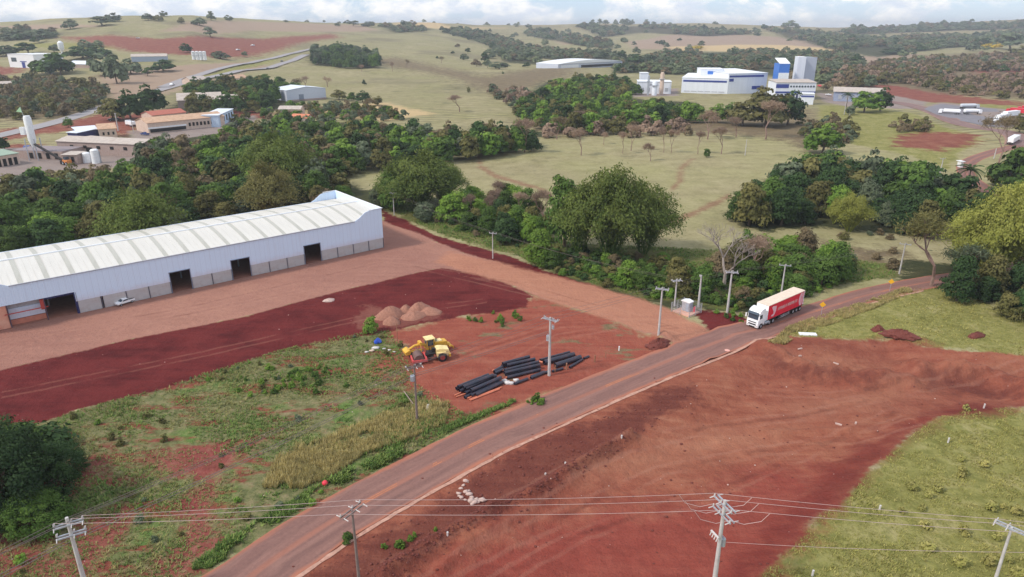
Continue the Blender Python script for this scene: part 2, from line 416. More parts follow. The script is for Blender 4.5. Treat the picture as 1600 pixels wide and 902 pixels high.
NEARVEG = UW([(-200, 700), (0, 666), (60, 660), (150, 631), (240, 609), (350, 574), (430, 548), (500, 532), (560, 520), (610, 515), (640, 560), (655, 600), (730, 645), (790, 642),
              (712, 676), (530, 768), (400, 845), (312, 902), (200, 965), (120, 1010), (-200, 1010)])
BROWN = UW([(300, 980), (400, 900), (740, 700), (1030, 585), (1180, 522), (1240, 524), (1290, 530), (1345, 532), (1400, 524), (1440, 542), (1500, 547), (1560, 552), (2100, 592), (2200, 640),
            (1600, 636), (1500, 642), (1440, 665), (1395, 702), (1350, 742), (1310, 790), (1275, 805), (1240, 850), (1180, 902), (1100, 980)])
REDEDGE = UW([(1100, 960), (1130, 902), (1190, 830), (1260, 760), (1330, 700), (1400, 660), (1480, 640), (1600, 630), (1600, 640), (1500, 648), (1440, 670), (1395, 705), (1350, 745), (1310, 790), (1240, 850), (1180, 902), (1130, 960)])
DKBAND = UW([(470, 905), (800, 712), (900, 668), (1000, 628), (1080, 596), (1095, 622), (980, 680), (890, 735), (800, 790), (720, 820), (620, 880), (590, 930)])
BANKR = UW([(1190, 545), (1240, 528), (1345, 534), (1420, 524), (1460, 540), (1410, 560), (1500, 575), (1600, 575), (1600, 640), (1480, 650), (1330, 640), (1200, 660), (1230, 640), (1400, 600), (1300, 585), (1210, 570)])
RG1 = UW([(1150, 560), (1225, 528), (1290, 529), (1350, 532), (1385, 522), (1440, 541), (1530, 550), (1600, 560), (2100, 590), (2100, 500), (1600, 490), (1560, 478), (1480, 452), (1410, 447), (1350, 468), (1280, 492), (1240, 508), (1190, 535)])
RG2 = UW([(2200, 640), (1600, 636), (1500, 642), (1440, 665), (1395, 702), (1350, 742), (1310, 790), (1275, 805), (1240, 850), (1180, 902), (1100, 1010), (2200, 1010)])
VERGE = UW([(560, 318), (600, 326), (637, 344), (690, 368), (800, 399), (860, 424), (935, 447), (1010, 468), (1060, 470), (1150, 485), (1260, 455), (1400, 432), (1400, 415), (1300, 400), (900, 380), (800, 350), (700, 325), (620, 315)])
SANDPAD = UW([(570, 478), (600, 480), (690, 490), (680, 497), (610, 512), (562, 520), (552, 505)])
FOREST = [UW(p, 2) for p in (
    [(-100, 320), (0, 290), (60, 275), (180, 262), (230, 215), (330, 197), (420, 186), (560, 186), (680, 198), (800, 196), (860, 200), (830, 215), (740, 230), (640, 243), (560, 253), (500, 264), (560, 285), (700, 300), (730, 325), (620, 322), (560, 316), (400, 345), (200, 385), (-100, 440)],
    [(800, 160), (850, 125), (960, 115), (1000, 130), (990, 150), (1080, 155), (1110, 178), (980, 192), (850, 188)],
    [(1160, 295), (1220, 262), (1300, 240), (1420, 250), (1500, 285), (1560, 320), (1530, 350), (1420, 355), (1340, 350), (1290, 343), (1190, 350), (1140, 330)],
    [(840, 390), (920, 400), (1040, 400), (1150, 375), (1300, 385), (1330, 425), (1260, 452), (1180, 478), (1100, 465), (1050, 466), (960, 452), (880, 436)],
    [(1400, 425), (1420, 395), (1500, 400), (1700, 380), (1700, 500), (1600, 472), (1500, 442)],
    [(480, 82), (530, 78), (590, 90), (585, 104), (490, 100)],
    [(260, 165), (290, 150), (400, 140), (470, 140), (470, 160), (400, 172), (300, 180)],
)]
FARWOOD = [UW(p, 2) for p in (
    [(690, 50), (720, 45), (800, 62), (860, 78), (960, 85), (1000, 92), (870, 92), (790, 78), (740, 62)],
    [(840, 46), (870, 52), (940, 62), (960, 75), (920, 72), (850, 60), (820, 52)],
    [(900, 40), (1000, 40), (1100, 46), (1190, 52), (1100, 56), (1010, 50), (940, 58)],
    [(1190, 42), (1260, 50), (1340, 60), (1400, 60), (1500, 55), (1600, 50), (1600, 66), (1480, 74), (1370, 88), (1300, 76), (1260, 64)],
    [(1000, 90), (1040, 82), (1200, 80), (1330, 84), (1350, 100), (1300, 130), (1250, 125), (1200, 115), (1100, 112), (1060, 115), (1010, 110)],
    [(590, 40), (640, 38), (680, 45), (620, 50)],
    [(0, 48), (40, 45), (90, 52), (60, 60), (0, 62)],
    [(760, 62), (810, 70), (850, 100), (790, 95)],
    [(960, 95), (1010, 92), (1010, 112), (960, 112)],
    [(1300, 47), (1400, 44), (1500, 39), (1600, 36), (1700, 32), (1700, 42), (1600, 44), (1500, 47), (1400, 51), (1330, 53)],
)]
SCRUB = [UW(p) for p in (
    [(1290, 145), (1320, 110), (1400, 92), (1500, 84), (1700, 76), (1700, 160), (1500, 150), (1400, 158)],
    [(-50, 125), (60, 120), (150, 132), (180, 150), (150, 172), (100, 185), (0, 190), (-50, 185)],
    [(800, 190), (1020, 190), (1200, 180), (1280, 170), (1280, 235), (1200, 215), (1000, 200), (860, 215)],
    [(1290, 380), (1420, 395), (1400, 430), (1330, 425)],
    [(560, 95), (620, 90), (760, 120), (900, 100), (900, 118), (780, 150), (700, 120)],
)]
REDFAR = [UW(p) for p in (
    [(90, 58), (150, 56), (250, 61), (330, 57), (400, 61), (520, 53), (530, 59), (460, 70), (430, 80), (390, 89), (340, 91), (280, 86), (200, 80), (150, 70)],
    [(-20, 104), (40, 106), (30, 114), (-20, 120)],
    [(1310, 132), (1400, 134), (1480, 148), (1600, 160), (1600, 166), (1450, 160), (1330, 145)],
    [(1500, 104), (1600, 98), (1620, 118), (1560, 112), (1530, 116)],
    [(1400, 214), (1450, 206), (1530, 210), (1520, 226), (1460, 236), (1400, 228)],
    [(150, 180), (230, 178), (330, 175), (420, 172), (420, 185), (230, 195), (190, 215), (150, 200), (60, 210), (-20, 225), (-20, 205), (80, 195)],
    [(-20, 228), (60, 225), (60, 240), (-20, 255)], [(1585, 115), (1620, 115), (1620, 150), (1590, 140)],
)]
FIELDF = [UW(p) for p in (
    [(300, 33), (380, 33), (560, 39), (590, 47), (480, 50), (400, 48), (330, 54), (250, 50)],
    [(-50, 40), (100, 37), (170, 42), (60, 47), (-50, 50)],
    [(975, 66), (1040, 55), (1100, 52), (1220, 58), (1330, 72), (1290, 82), (1100, 78), (990, 76)],
    [(830, 55), (880, 58), (930, 68), (880, 70)],
    [(960, 42), (1070, 42), (1130, 50), (1020, 50)],
    [(150, 118), (330, 100), (400, 95), (420, 105), (330, 125), (250, 150), (180, 160)],
    [(1330, 88), (1440, 84), (1420, 92), (1340, 98)],
)]
STRAWF = [UW(p) for p in ([(1040, 74), (1150, 70), (1330, 78), (1340, 84), (1200, 82), (1060, 80)], [(600, 35), (700, 41), (790, 43), (700, 46), (620, 42)], [(380, 180), (600, 160), (680, 178), (600, 190), (500, 182)])]
BRIGHT = [UW(p) for p in ([(1280, 165), (1350, 165), (1430, 178), (1480, 200), (1540, 216), (1500, 240), (1480, 265), (1430, 245), (1330, 225), (1280, 215)], [(1600, 160), (1480, 150), (1450, 165), (1600, 176)],
                          [(30, 66), (150, 68), (190, 78), (100, 76), (20, 74)], [(240, 145), (380, 100), (470, 84), (440, 92), (300, 130)],
                          [(980, 188), (1080, 172), (1120, 180), (1020, 195)], [(0, 118), (100, 122), (140, 132), (30, 132)])]
YARD = [UW(p) for p in ([(-60, 235), (0, 232), (110, 228), (230, 222), (245, 232), (190, 262), (60, 268), (0, 290), (-60, 310)], [(200, 205), (300, 195), (400, 180), (400, 200), (250, 222), (210, 218)],
                        [(1440, 168), (1470, 160), (1540, 168), (1640, 178), (1640, 202), (1545, 199), (1500, 190), (1460, 180)], [(1275, 145), (1330, 148), (1400, 150), (1450, 160), (1440, 170), (1330, 168), (1290, 160)],
                        [(985, 142), (1060, 138), (1060, 150), (990, 152)])]
BAREN = UW([(250, 705), (290, 700), (380, 688), (400, 700), (350, 730), (345, 790), (330, 845), (350, 850), (270, 905), (255, 880), (290, 800), (295, 770), (320, 745), (250, 755), (225, 740)])
BAREN2 = UW([(0, 740), (110, 735), (180, 700), (150, 760), (100, 800), (30, 850), (100, 880), (130, 830), (200, 790), (210, 810), (140, 905), (-40, 960)])
DIRTP = [UW(p) for p in ([(1050, 345), (1140, 303), (1146, 307), (1055, 352)], [(1046, 296), (1058, 285), (1062, 262), (1075, 250), (1085, 248), (1068, 262), (1066, 284), (1050, 299)],
                         [(744, 234), (750, 236), (753, 258), (775, 272), (850, 295), (850, 299), (770, 277), (748, 262)])]

def sd_union(polys, x, y, cull=True):
    d = np.full(x.shape, 60.0)
    for p in polys:
        a = np.asarray(p); m = (x > a[:, 0].min() - 60) & (x < a[:, 0].max() + 60) & (y > a[:, 1].min() - 60) & (y < a[:, 1].max() + 60)
        if m.any(): d[m] = np.minimum(d[m], sdf(p, x[m], y[m]))
    return d
TRK = [Z0(p) for p in ([(600, 890), (760, 800), (880, 742), (980, 695), (1100, 655), (1250, 640), (1420, 600), (1600, 562)], [(680, 890), (880, 790), (1040, 722), (1200, 690), (1360, 668), (1440, 655)], [(620, 905), (820, 782), (960, 698)],
       [(760, 902), (900, 820), (1080, 770), (1250, 700), (1400, 630)], [(640, 582), (740, 548), (880, 508), (980, 505)], [(700, 604), (800, 566), (880, 526), (960, 512)], [(0, 535), (300, 478), (600, 410), (800, 440), (1080, 520)], [(-20, 556), (400, 468), (650, 416), (900, 476), (1085, 525)],
       [(0, 618), (300, 556), (600, 490), (760, 470)], [(1180, 600), (1300, 606), (1450, 590), (1600, 585)], [(300, 900), (335, 800), (360, 740), (420, 660), (560, 610), (660, 585)])]
trk = np.full(gx.shape, 9.0); nearm = (np.hypot(gx, gy) < 190) & (np.abs(gx) < 130)
for ln in TRK:
    ln2 = [(p[0] + .6 * sin(i * 2.1), p[1]) for i, p in enumerate(ln)]; trk[nearm] = np.minimum(trk[nearm], dopen(ln2, gx[nearm], gy[nearm]))
gattr_trk = trk
ii, jj = np.meshgrid(np.arange(nr - 1), np.arange(na - 1), indexing='ij')
q0 = (ii * na + jj).ravel(); quads = np.stack([q0, q0 + 1, q0 + na + 1, q0 + na], -1)
layers = [ # attr, polys
    ('scrub', SCRUB), ('field', FIELDF), ('straw', STRAWF), ('bright', BRIGHT + [RG1, RG2]), ('forest', FOREST + FARWOOD), ('verge', [VERGE]), ('nearveg', [NEARVEG]),
    ('redfar', REDFAR), ('yard', YARD), ('orange', [ORANGE]), ('rdark', [RDARK, DSTRIP, UW([(1075, 484), (1100, 486), (1150, 490), (1172, 502), (1112, 521), (1097, 506)])]), ('brown', [BROWN]), ('bankbrown', [BANKR]), ('rededge', [REDEDGE]), ('dkband', [DKBAND, UW([(1200, 556), (1280, 576), (1400, 586), (1412, 592), (1340, 596), (1260, 590), (1200, 572)]), UW([(1440, 576), (1500, 580), (1600, 600), (1600, 625), (1500, 612), (1450, 600)])]), ('light', [LIGHT]), ('drive', [UW([(700, 392), (800, 416), (885, 436), (1000, 466), (1050, 486), (1096, 508), (1112, 522), (1064, 542), (960, 502), (880, 478), (800, 446), (730, 426), (680, 410)])]), ('pad', [SANDPAD]), ('redmid', [UW([(620, 930), (700, 870), (820, 812), (960, 800), (1080, 780), (1200, 740), (1290, 730), (1300, 790), (1240, 850), (1180, 902), (1100, 980)])]), ('litebrown', [UW(p) for p in ([(1230, 632), (1330, 618), (1420, 592), (1500, 566), (1600, 556), (1600, 566), (1500, 574), (1430, 602), (1350, 640), (1250, 650)], [(880, 720), (960, 700), (1100, 668), (1260, 668), (1180, 700), (1000, 740), (900, 745)], [(1210, 560), (1290, 556), (1400, 570), (1290, 575), (1240, 572)])]), ('bare', [BAREN, BAREN2]), ('dirtp', DIRTP)]
gattr = {nm: sd_union(ps, gx, gy) for nm, ps in layers}
gattr['track'] = gattr_trk
gm = bpy.data.materials.new('ground'); gm.use_nodes = True
t = NT(gm.node_tree)
geo = t.n('ShaderNodeNewGeometry').outputs['Position']
flat = t.mapv(geo, (1, 1, 0))
nf = t.noise(flat, .9, 6, .65)          # metre scale
nm_ = t.noise(flat, .16, 5, .6)         # ~6 m
nl = t.noise(flat, .022, 4, .55)        # ~50 m
nff = t.noise(flat, 4.5, 4, .7)         # fine
dist = t.n('ShaderNodeVectorMath', {0: geo}, operation='LENGTH').outputs['Value']
amp = t.mth('MULTIPLY_ADD', dist, .012, .4)
def attr(nm): return t.n('ShaderNodeAttribute', None, attribute_name=nm).outputs['Fac']
def mask(nm, ampk=1.0, width=.5, thr=0.0):
    e = t.mth('MULTIPLY', t.mth('SUBTRACT', t.mth('MULTIPLY_ADD', nm_, .6, t.mth('MULTIPLY', nf, .4)), .5), t.mth('MULTIPLY', amp, 9 * ampk))
    v = t.mth('ADD', attr(nm), e)
    wd = t.mth('MULTIPLY', amp, width)
    return t.mth('SUBTRACT', .5, t.mth('DIVIDE', t.mth('ADD', v, thr), wd), clamp=True)
def col3(nz, lo, mid, hi, a=.32, b=.5, c=.68):
    return t.ramp(nz, [(a, s2l(lo)), (b, s2l(mid)), (c, s2l(hi))])
mixn0 = t.mth('MULTIPLY_ADD', nm_, .5, t.mth('MULTIPLY', t.noise(flat, .38, 6, .68, .6), .5))
streak_r = t.mth('MULTIPLY_ADD', t.noise(t.mapv(flat, (.06, .7, 0), (0, 0, radians(-36))), 1.0, 6, .65), .45, t.mth('MULTIPLY', mixn0, .55))   # tyre / blade streaks along the road bearing
streak_x = t.mth('MULTIPLY_ADD', t.noise(t.mapv(flat, (.08, .45, 0), (0, 0, radians(-14))), 1.0, 6, .65, .8), .4, t.mth('MULTIPLY', mixn0, .6))
mixn = t.mth('MULTIPLY_ADD', nm_, .55, t.mth('MULTIPLY', nf, .45))
cur = t.mix(t.mr(nl, .35, .65), col3(mixn, (134, 124, 90), (160, 150, 113), (180, 168, 132)), col3(mixn, (138, 132, 90), (160, 154, 109), (178, 168, 128)))
# terrace lines on the grazing slopes
wv = t.n('ShaderNodeTexWave', {'Vector': t.mapv(flat, (1, 1, 1), (0, 0, radians(78))), 'Scale': .04, 'Distortion': 9, 'Detail': 2, 'Detail Scale': .25}, wave_type='BANDS').outputs['Fac']
cur = t.mix(t.mth('MULTIPLY', t.mth('MULTIPLY', t.mr(wv, .75, .95), t.mr(nl, .36, .52)), t.mr(dist, 300, 420, 0, .8)), cur, s2l((100, 92, 68)))
big = t.noise(flat, .006, 5, .6)
cur = t.mix(t.mth('MULTIPLY', t.mr(big, .5, .62), t.mr(dist, 250, 600, .15, .5)), cur, s2l((112, 104, 84)))
cur = t.mix(t.mth('MULTIPLY', t.mr(t.noise(flat, .05, 6, .75), .56, .66), t.mr(dist, 150, 400, .2, .55)), cur, s2l((98, 94, 66)))
def lay(nm, colr, ampk=1.0, width=.5, op=1.0, thr=0.0):
    global cur
    m_ = mask(nm, ampk, width, thr)
    if op != 1: m_ = t.mth('MULTIPLY', m_, op)
    cur = t.mix(m_, cur, colr)
lay('scrub', col3(mixn, (96, 90, 66), (124, 108, 84), (140, 126, 94)), 2, 3)
lay('field', col3(streak_x, (150, 128, 110), (164, 140, 120), (172, 152, 128)), .8, .8)
lay('straw', col3(mixn, (184, 160, 120), (200, 174, 130), (196, 168, 122)), .8, 1)
lay('bright', t.mix(t.mth('MULTIPLY', t.mr(nf, .45, .62), .5), col3(mixn0, (118, 116, 62), (146, 142, 82), (168, 158, 108), .36, .5, .64), s2l((106, 110, 54))), .5, .5)
lay('forest', col3(mixn, (52, 58, 36), (66, 70, 44), (92, 86, 58)), .8, 1)
lay('verge', col3(mixn, (86, 98, 50), (116, 116, 66), (140, 124, 88)), .6, .8)
veg = col3(nf, (88, 96, 58), (120, 120, 80), (146, 134, 100), .34, .5, .66)
veg = t.mix(t.mr(nm_, .52, .66), veg, col3(nf, (80, 112, 54), (104, 126, 66), (134, 138, 86)))
soil = col3(mixn, (112, 46, 44), (136, 60, 54), (152, 88, 72))
patch = t.noise(t.mapv(flat, (.11, .3, 0), (0, 0, radians(-30))), 1, 6, .7)
veg = t.mix(t.mth('MULTIPLY', t.mr(patch, .50, .60), .85), veg, soil)
lay('nearveg', veg, .3, .4)
lay('bare', col3(mixn, (122, 54, 52), (146, 78, 72), (162, 104, 92)), 1.5, 1.4, .9)
lay('redfar', col3(mixn, (112, 56, 52), (138, 74, 64), (156, 108, 88)), 1.1, 1.2, .93)
lay('yard', col3(mixn, (136, 118, 112), (152, 138, 132), (162, 144, 132)), .3, .5)
lay('dirtp', col3(mixn, (132, 100, 78), (146, 112, 88), (158, 130, 102)), .25, .6, .85)
org = col3(streak_r, (132, 62, 54), (154, 84, 68), (172, 110, 90), .3, .5, .72)
org = t.mix(t.mr(t.noise(t.mapv(flat, (.1, .2, 0), (0, 0, radians(-20)), (3, 9, 0)), 1, 5, .65), .58, .66), org, col3(nf, (96, 92, 60), (130, 112, 84), (146, 116, 92)))
lay('orange', org, .8, 1.6)
lay('rdark', t.mix(t.mr(nm_, .35, .7), col3(streak_r, (76, 25, 27), (98, 35, 36), (120, 50, 48), .36, .5, .64), s2l((112, 44, 43))), .35, .35)
brn = t.mix(t.mr(nl, .4, .6), col3(streak_r, (120, 62, 50), (152, 90, 70), (178, 122, 96), .32, .5, .68), col3(streak_x, (122, 60, 50), (150, 86, 68), (174, 116, 92), .32, .5, .68))
lay('brown', brn, .35, .4)
lay('bankbrown', col3(streak_x, (112, 58, 48), (140, 80, 64), (162, 104, 84)), .8, 2, .85)
lay('redmid', col3(streak_r, (124, 54, 48), (144, 66, 58), (160, 84, 72)), 1.6, 4, .75)
lay('litebrown', col3(streak_x, (150, 92, 72), (168, 112, 88), (180, 126, 100)), 1.2, 3, .75)
lay('dkband', col3(streak_r, (84, 42, 39), (102, 54, 48), (124, 70, 58)), 1.2, 1.6, .75)  # dark soil beside the road; along the two banks it paints their shade
lay('rededge', col3(streak_x, (98, 42, 38), (120, 52, 46), (140, 66, 54)), .6, 2, .8)
lay('light', t.mix(t.mr(nl, .4, .62), col3(streak_r, (150, 104, 92), (162, 116, 102), (174, 126, 110)), col3(mixn, (160, 114, 98), (172, 124, 108), (182, 134, 114))), .22, .3)
lay('drive', col3(streak_r, (170, 114, 94), (182, 126, 102), (192, 136, 110)), .3, .7, .95)
lay('pad', col3(mixn, (124, 70, 62), (142, 90, 78), (156, 106, 90)), 1.2, .9, .7)
wob = t.mth('MULTIPLY', t.mth('SUBTRACT', t.noise(flat, .3, 4, .6), .5), .9)
td = t.mth('ABSOLUTE', t.mth('SUBTRACT', t.mth('ADD', attr('track'), wob), .95))
tk = t.mth('MULTIPLY', t.mr(td, .42, .12), t.mr(t.noise(flat, .12, 4, .6), .38, .55))
cur = t.mix(t.mth('MULTIPLY', tk, .17), cur, s2l((188, 140, 120)))
cur = t.mix(t.mth('MULTIPLY', t.mth('MULTIPLY', t.mr(attr('track'), .5, .1), t.mr(t.noise(flat, .09, 4, .6), .45, .6)), .3), cur, s2l((84, 44, 40)))
bsdf = t.n('ShaderNodeBsdfPrincipled', {'Base Color': t.mix(t.mr(nff, .25, .75, .22, .0), cur, (0.03, .015, .012, 1)), 'Roughness': .95, 'Specular IOR Level': .12})
bmp = t.n('ShaderNodeBump', {'Height': t.mth('MULTIPLY_ADD', nff, .25, nf), 'Strength': .9, 'Distance': .45})
t.t.links.new(bmp.outputs[0], bsdf.inputs['Normal'])
t.n('ShaderNodeOutputMaterial', {0: bsdf.outputs[0]})
gme = mesh_np('ground', np.stack([gx, gy, gz], -1), quads, gattr, smooth=True, mat=gm)
ground = link('ground', gme); tag(ground, kind='structure')

# ------------------------------------------------------------------ roads
def spline(pts, step=2.0):
    P = [Vector((p[0], p[1], 0)) for p in pts]; out = []
    P = [P[0] * 2 - P[1]] + P + [P[-1] * 2 - P[-2]]
    for i in range(1, len(P) - 2):
        n = max(2, int((P[i + 1] - P[i]).length / step))
        for k in range(n):
            u = k / n; a, b, c, d = P[i - 1], P[i], P[i + 1], P[i + 2]
            out.append(.5 * ((2 * b) + (c - a) * u + (2 * a - 5 * b + 4 * c - d) * u * u + (3 * b - a - 3 * c + d) * u ** 3))
    out.append(P[-2]); return out
def ribbon(name, centre, width_, dz, m, na=9, kind='structure', off=0.0, step=2.0, jag=0):
    C = spline(centre, step); V = []; ac = []; al = []; s = 0
    for i, c in enumerate(C):
        tn = (C[min(i + 1, len(C) - 1)] - C[max(i - 1, 0)]).normalized(); nn = Vector((tn.y, -tn.x, 0))
        if i: s += (c - C[i - 1]).length
        for k in range(na):
            width = width_(c.x) if callable(width_) else width_
            offx = off(c.x) if callable(off) else off
            u = -1 + 2 * k / (na - 1); wj = width / 2 * (1 + (random.random() - .5) * jag * (abs(u) == 1))
            p = c + nn * (offx + u * wj); V.append((p.x, p.y)); ac.append(u); al.append(s)
    V = np.array(V); z = Hf(V[:, 0], V[:, 1])
    zz = z.reshape(-1, na); zc = zz.max(axis=1, keepdims=True)
    zz = zc + np.zeros_like(zz)
    k = np.ones(7) / 7; sm = np.convolve(np.pad(zz[:, 0], 3, 'edge'), k, 'valid'); zz = np.maximum(sm[:, None], zc * 1) + dz + np.zeros((1, na))
    V3 = np.stack([V[:, 0], V[:, 1], zz.ravel()], -1)
    i_, k_ = np.meshgrid(np.arange(len(C) - 1), np.arange(na - 1), indexing='ij'); q = (i_ * na + k_).ravel()
    me = mesh_np(name, V3, np.stack([q, q + 1, q + na + 1, q + na], -1), {'across': ac, 'along': al}, True, m)
    return tag(link(name, me), kind=kind), C
def road_mat(name, dark, mid, lightc, edge, center=True):
    m = bpy.data.materials.new(name); m.use_nodes = True; t = NT(m.node_tree)
    ac = t.n('ShaderNodeAttribute', None, attribute_name='across').outputs['Fac']; al = t.n('ShaderNodeAttribute', None, attribute_name='along').outputs['Fac']
    co = t.n('ShaderNodeCombineXYZ', {0: t.mth('MULTIPLY', ac, 3.7), 1: al, 2: 0.0}).outputs[0]
    n_ = t.noise(t.mapv(co, (1.1, .05, 1)), 1.2, 6, .62); n2 = t.noise(t.mapv(co, (.5, .12, 1)), 1.0, 5, .6); n3 = t.noise(co, 3, 5, .7)
    c = t.ramp(t.mth('MULTIPLY_ADD', n_, .6, t.mth('MULTIPLY', n3, .4)), [(.33, s2l(dark)), (.5, s2l(mid)), (.68, s2l(lightc))])
    c = t.mix(t.mth('MULTIPLY', t.mr(t.noise(t.mapv(co, (.28, .09, 1)), 1.0, 6, .7, 1.2), .55, .62), .4), c, s2l(lightc))
    c = t.mix(t.mth('MULTIPLY', t.mr(t.noise(t.mapv(co, (.5, .16, 1), (0, 0, 0), (9, 4, 0)), 1.0, 6, .75, 1.5), .57, .62), .45), c, s2l(dark))
    aa = t.mth('ABSOLUTE', ac)
    wh = t.mth('SUBTRACT', 1.0, t.mth('DIVIDE', t.mth('ABSOLUTE', t.mth('SUBTRACT', aa, .48)), .2), clamp=True)   # worn wheel tracks
    c = t.mix(t.mth('MULTIPLY', wh, t.mr(n2, .3, .7, .1, .4)), c, s2l(dark))
    ee = t.mr(t.mth('ADD', aa, t.mth('MULTIPLY', t.mth('SUBTRACT', n2, .5), .5)), .78, .99)
    c = t.mix(t.mth('MULTIPLY', ee, .9), c, s2l(edge))
    if center:
        cd = t.mth('ABSOLUTE', t.mth('ADD', ac, t.mth('MULTIPLY', t.mth('SUBTRACT', n2, .5), .05)))
        c = t.mix(t.mth('MULTIPLY', t.mr(cd, .16, .03), .45), c, s2l(edge))
    b = t.n('ShaderNodeBsdfPrincipled', {'Base Color': c, 'Roughness': .9, 'Specular IOR Level': .15})
    bn = t.n('ShaderNodeBump', {'Height': n3, 'Strength': .25, 'Distance': .03}); t.t.links.new(bn.outputs[0], b.inputs['Normal'])
    t.n('ShaderNodeOutputMaterial', {0: b.outputs[0]}); return m
M['road'] = road_mat('dusty_asphalt', (112, 84, 79), (134, 99, 91), (150, 114, 103), (172, 110, 88))
M['road_far'] = road_mat('distant_dusty_asphalt', (112, 92, 90), (134, 108, 104), (146, 122, 116), (160, 124, 106), False)
M['highway'] = road_mat('grey_highway_asphalt', (140, 136, 138), (156, 152, 154), (166, 162, 162), (160, 140, 128), False)
def off_left(pts, d):
    out = []
    for i, p in enumerate(pts):
        a = pts[max(i - 1, 0)]; b = pts[min(i + 1, len(pts) - 1)]; tx, ty = b[0] - a[0], b[1] - a[1]; l = hypot(tx, ty)
        out.append((p[0] + ty / l * d, p[1] - tx / l * d))
    return out
RW = 7.5
lft = [(-60, 26), (-44, 40)] + [tuple(p) for p in unz(np.array([312, 400, 530, 712, 800, 950, 1105, 1200, 1280, 1330, 1400]), np.array([902, 845, 768, 676, 638, 577, 520, 492, 471, 455.5, 440]))]
RWF = lambda x: RW - 1.7 * min(max((x - 42) / 16, 0), 1)
ctr = [off_left(lft, RWF(p[0]) / 2)[i] for i, p in enumerate(lft)]
far1 = UW([(1580, 325), (1545, 300), (1512, 275), (1512, 255), (1545, 240), (1592, 228), (1640, 222)])
mid1 = [(93, 137.5), (105, 141), (120, 150), (134, 166)]
main_c = ctr + mid1 + [far1[0], far1[1], far1[2], far1[3], far1[4], far1[5], far1[6]]
road, RC = ribbon('road', main_c, RWF, .03, M['road'], 11, jag=.05)
r2, _ = ribbon('road', UW([(1592, 228), (1590, 216), (1570, 206), (1530, 200), (1490, 190), (1455, 174), (1420, 164), (1380, 158), (1300, 150)]), 11, .08, M['road_far'], 7)
r3, _ = ribbon('road', UW([(-60, 225), (0, 212), (60, 198), (110, 185), (150, 172), (200, 156), (250, 141), (310, 125), (370, 112), (420, 107), (478, 86)]), 11, .15, M['highway'], 7, step=6)
r4, _ = ribbon('road', UW([(255, 137), (320, 115), (400, 97), (455, 84), (490, 76)]), 10, .15, M['highway'], 5, step=6)
stripe = mat('faded_yellow_line', (178, 112, 78), .8, var=.15, scale=2)
for o_ in (-.16, .16):
    ribbon('centre_line', ctr + mid1, .13, .036, stripe, 3, off=o_, jag=.5)
gut, _ = ribbon('road_gutter', ctr, .5, .05, mat('sandy_concrete_gutter', (184, 142, 124), .9, var=.16, scale=1.5, dirt=(150, 92, 76), dirt_amt=.7), 5, off=lambda x: RWF(x) / 2 + .3, jag=.7, step=1.2)
lot = UW([(1442, 170), (1470, 163), (1540, 169), (1640, 179), (1640, 200), (1545, 198), (1500, 189), (1462, 179)])
Vl = [(x, y, hz(x, y) + .12) for x, y in lot]
ml = MB(); ml.add(Vl, [tuple(range(len(Vl)))]); tag(ml.build('parking_lot', mat('lot_asphalt', (122, 118, 124), .85, scale=.3)), kind='structure')

#@@OBJECTS@@
# ------------------------------------------------------------------ long white warehouse
C0 = G(600, 387); WD = (G(0, 517) - C0); WD.z = 0; WD.normalize()
WROT = atan2(WD.y, WD.x); C0.z = .02
LEN, DEP, ZE, ZP, ZR, ZC = 81.0, 24.0, 7.7, 9.7, 9.1, 2.4
m_clad = mat('white_wall_cladding', (216, 234, 255), .5, var=.03, scale=.3, dirt=(176, 178, 196), dirt_amt=.3, stretch=(3, 3, .2))
m_sheet = mat('white_roof_sheet', (212, 208, 200), .5, var=.04, scale=.35, dirt=(206, 196, 186), dirt_amt=.6, stretch=(2.5, .3, 1), spec=.6)
m_strip = mat('translucent_roof_strip', (184, 182, 172), .5, var=.06, scale=.5, dirt=(166, 160, 148), dirt_amt=.5, stretch=(3, .4, 1))
m_panel = mat('precast_panel', (186, 182, 182), .9, var=.06, scale=.6, dirt=(150, 116, 104), dirt_amt=.55)
wh = empty('warehouse', C0, WROT, 'long white steel warehouse with striped roof and dark door openings on red dirt yard', 'warehouse')
DOORS = [(16, 20), (32, 36), (44, 48)]
def top_line(): return [(LEN, ZP), (77.2, ZP), (76.2, ZP - .15), (74.6, ZE + .5), (73.7, ZE), (7, ZE), (5.9, ZE + .55), (4.3, ZP - .35), (3.2, ZP - .1), (0, ZP)]
wt = NT(m_clad.node_tree); wt.t.nodes.clear(); oc = wt.n('ShaderNodeTexCoord').outputs['Object']; sx_ = wt.n('ShaderNodeSeparateXYZ', {0: oc})
fx = wt.mth('FRACT', wt.mth('DIVIDE', sx_.outputs[0], 1.02)); seam = wt.mth('LESS_THAN', fx, .045)
st = wt.mr(wt.noise(wt.mapv(oc, (2.2, 2.2, .12)), 1.0, 5, .65), .5, .78)
col_ = wt.mix(wt.mth('MULTIPLY', st, .22), s2l((216, 234, 255)), s2l((184, 178, 190)))
sheet = wt.noise(wt.n('ShaderNodeCombineXYZ', {0: wt.mth('FLOOR', wt.mth('DIVIDE', sx_.outputs[0], 1.02)), 1: 0.0, 2: 0.0}).outputs[0], .73, 1)
col_ = wt.mix(wt.mth('MULTIPLY', sheet, .16), col_, s2l((196, 208, 232)))
col_ = wt.mix(wt.mth('MULTIPLY', seam, .3), col_, s2l((150, 158, 186)))
dust = wt.mth('MULTIPLY', wt.mr(wt.mth('ADD', sx_.outputs[2], wt.mth('MULTIPLY', wt.noise(oc, .9, 4), 1.6)), 4.6, 2.6), .3)
col_ = wt.mix(dust, col_, s2l((196, 150, 138)))
wb = wt.n('ShaderNodeBsdfPrincipled', {'Base Color': col_, 'Roughness': .5})
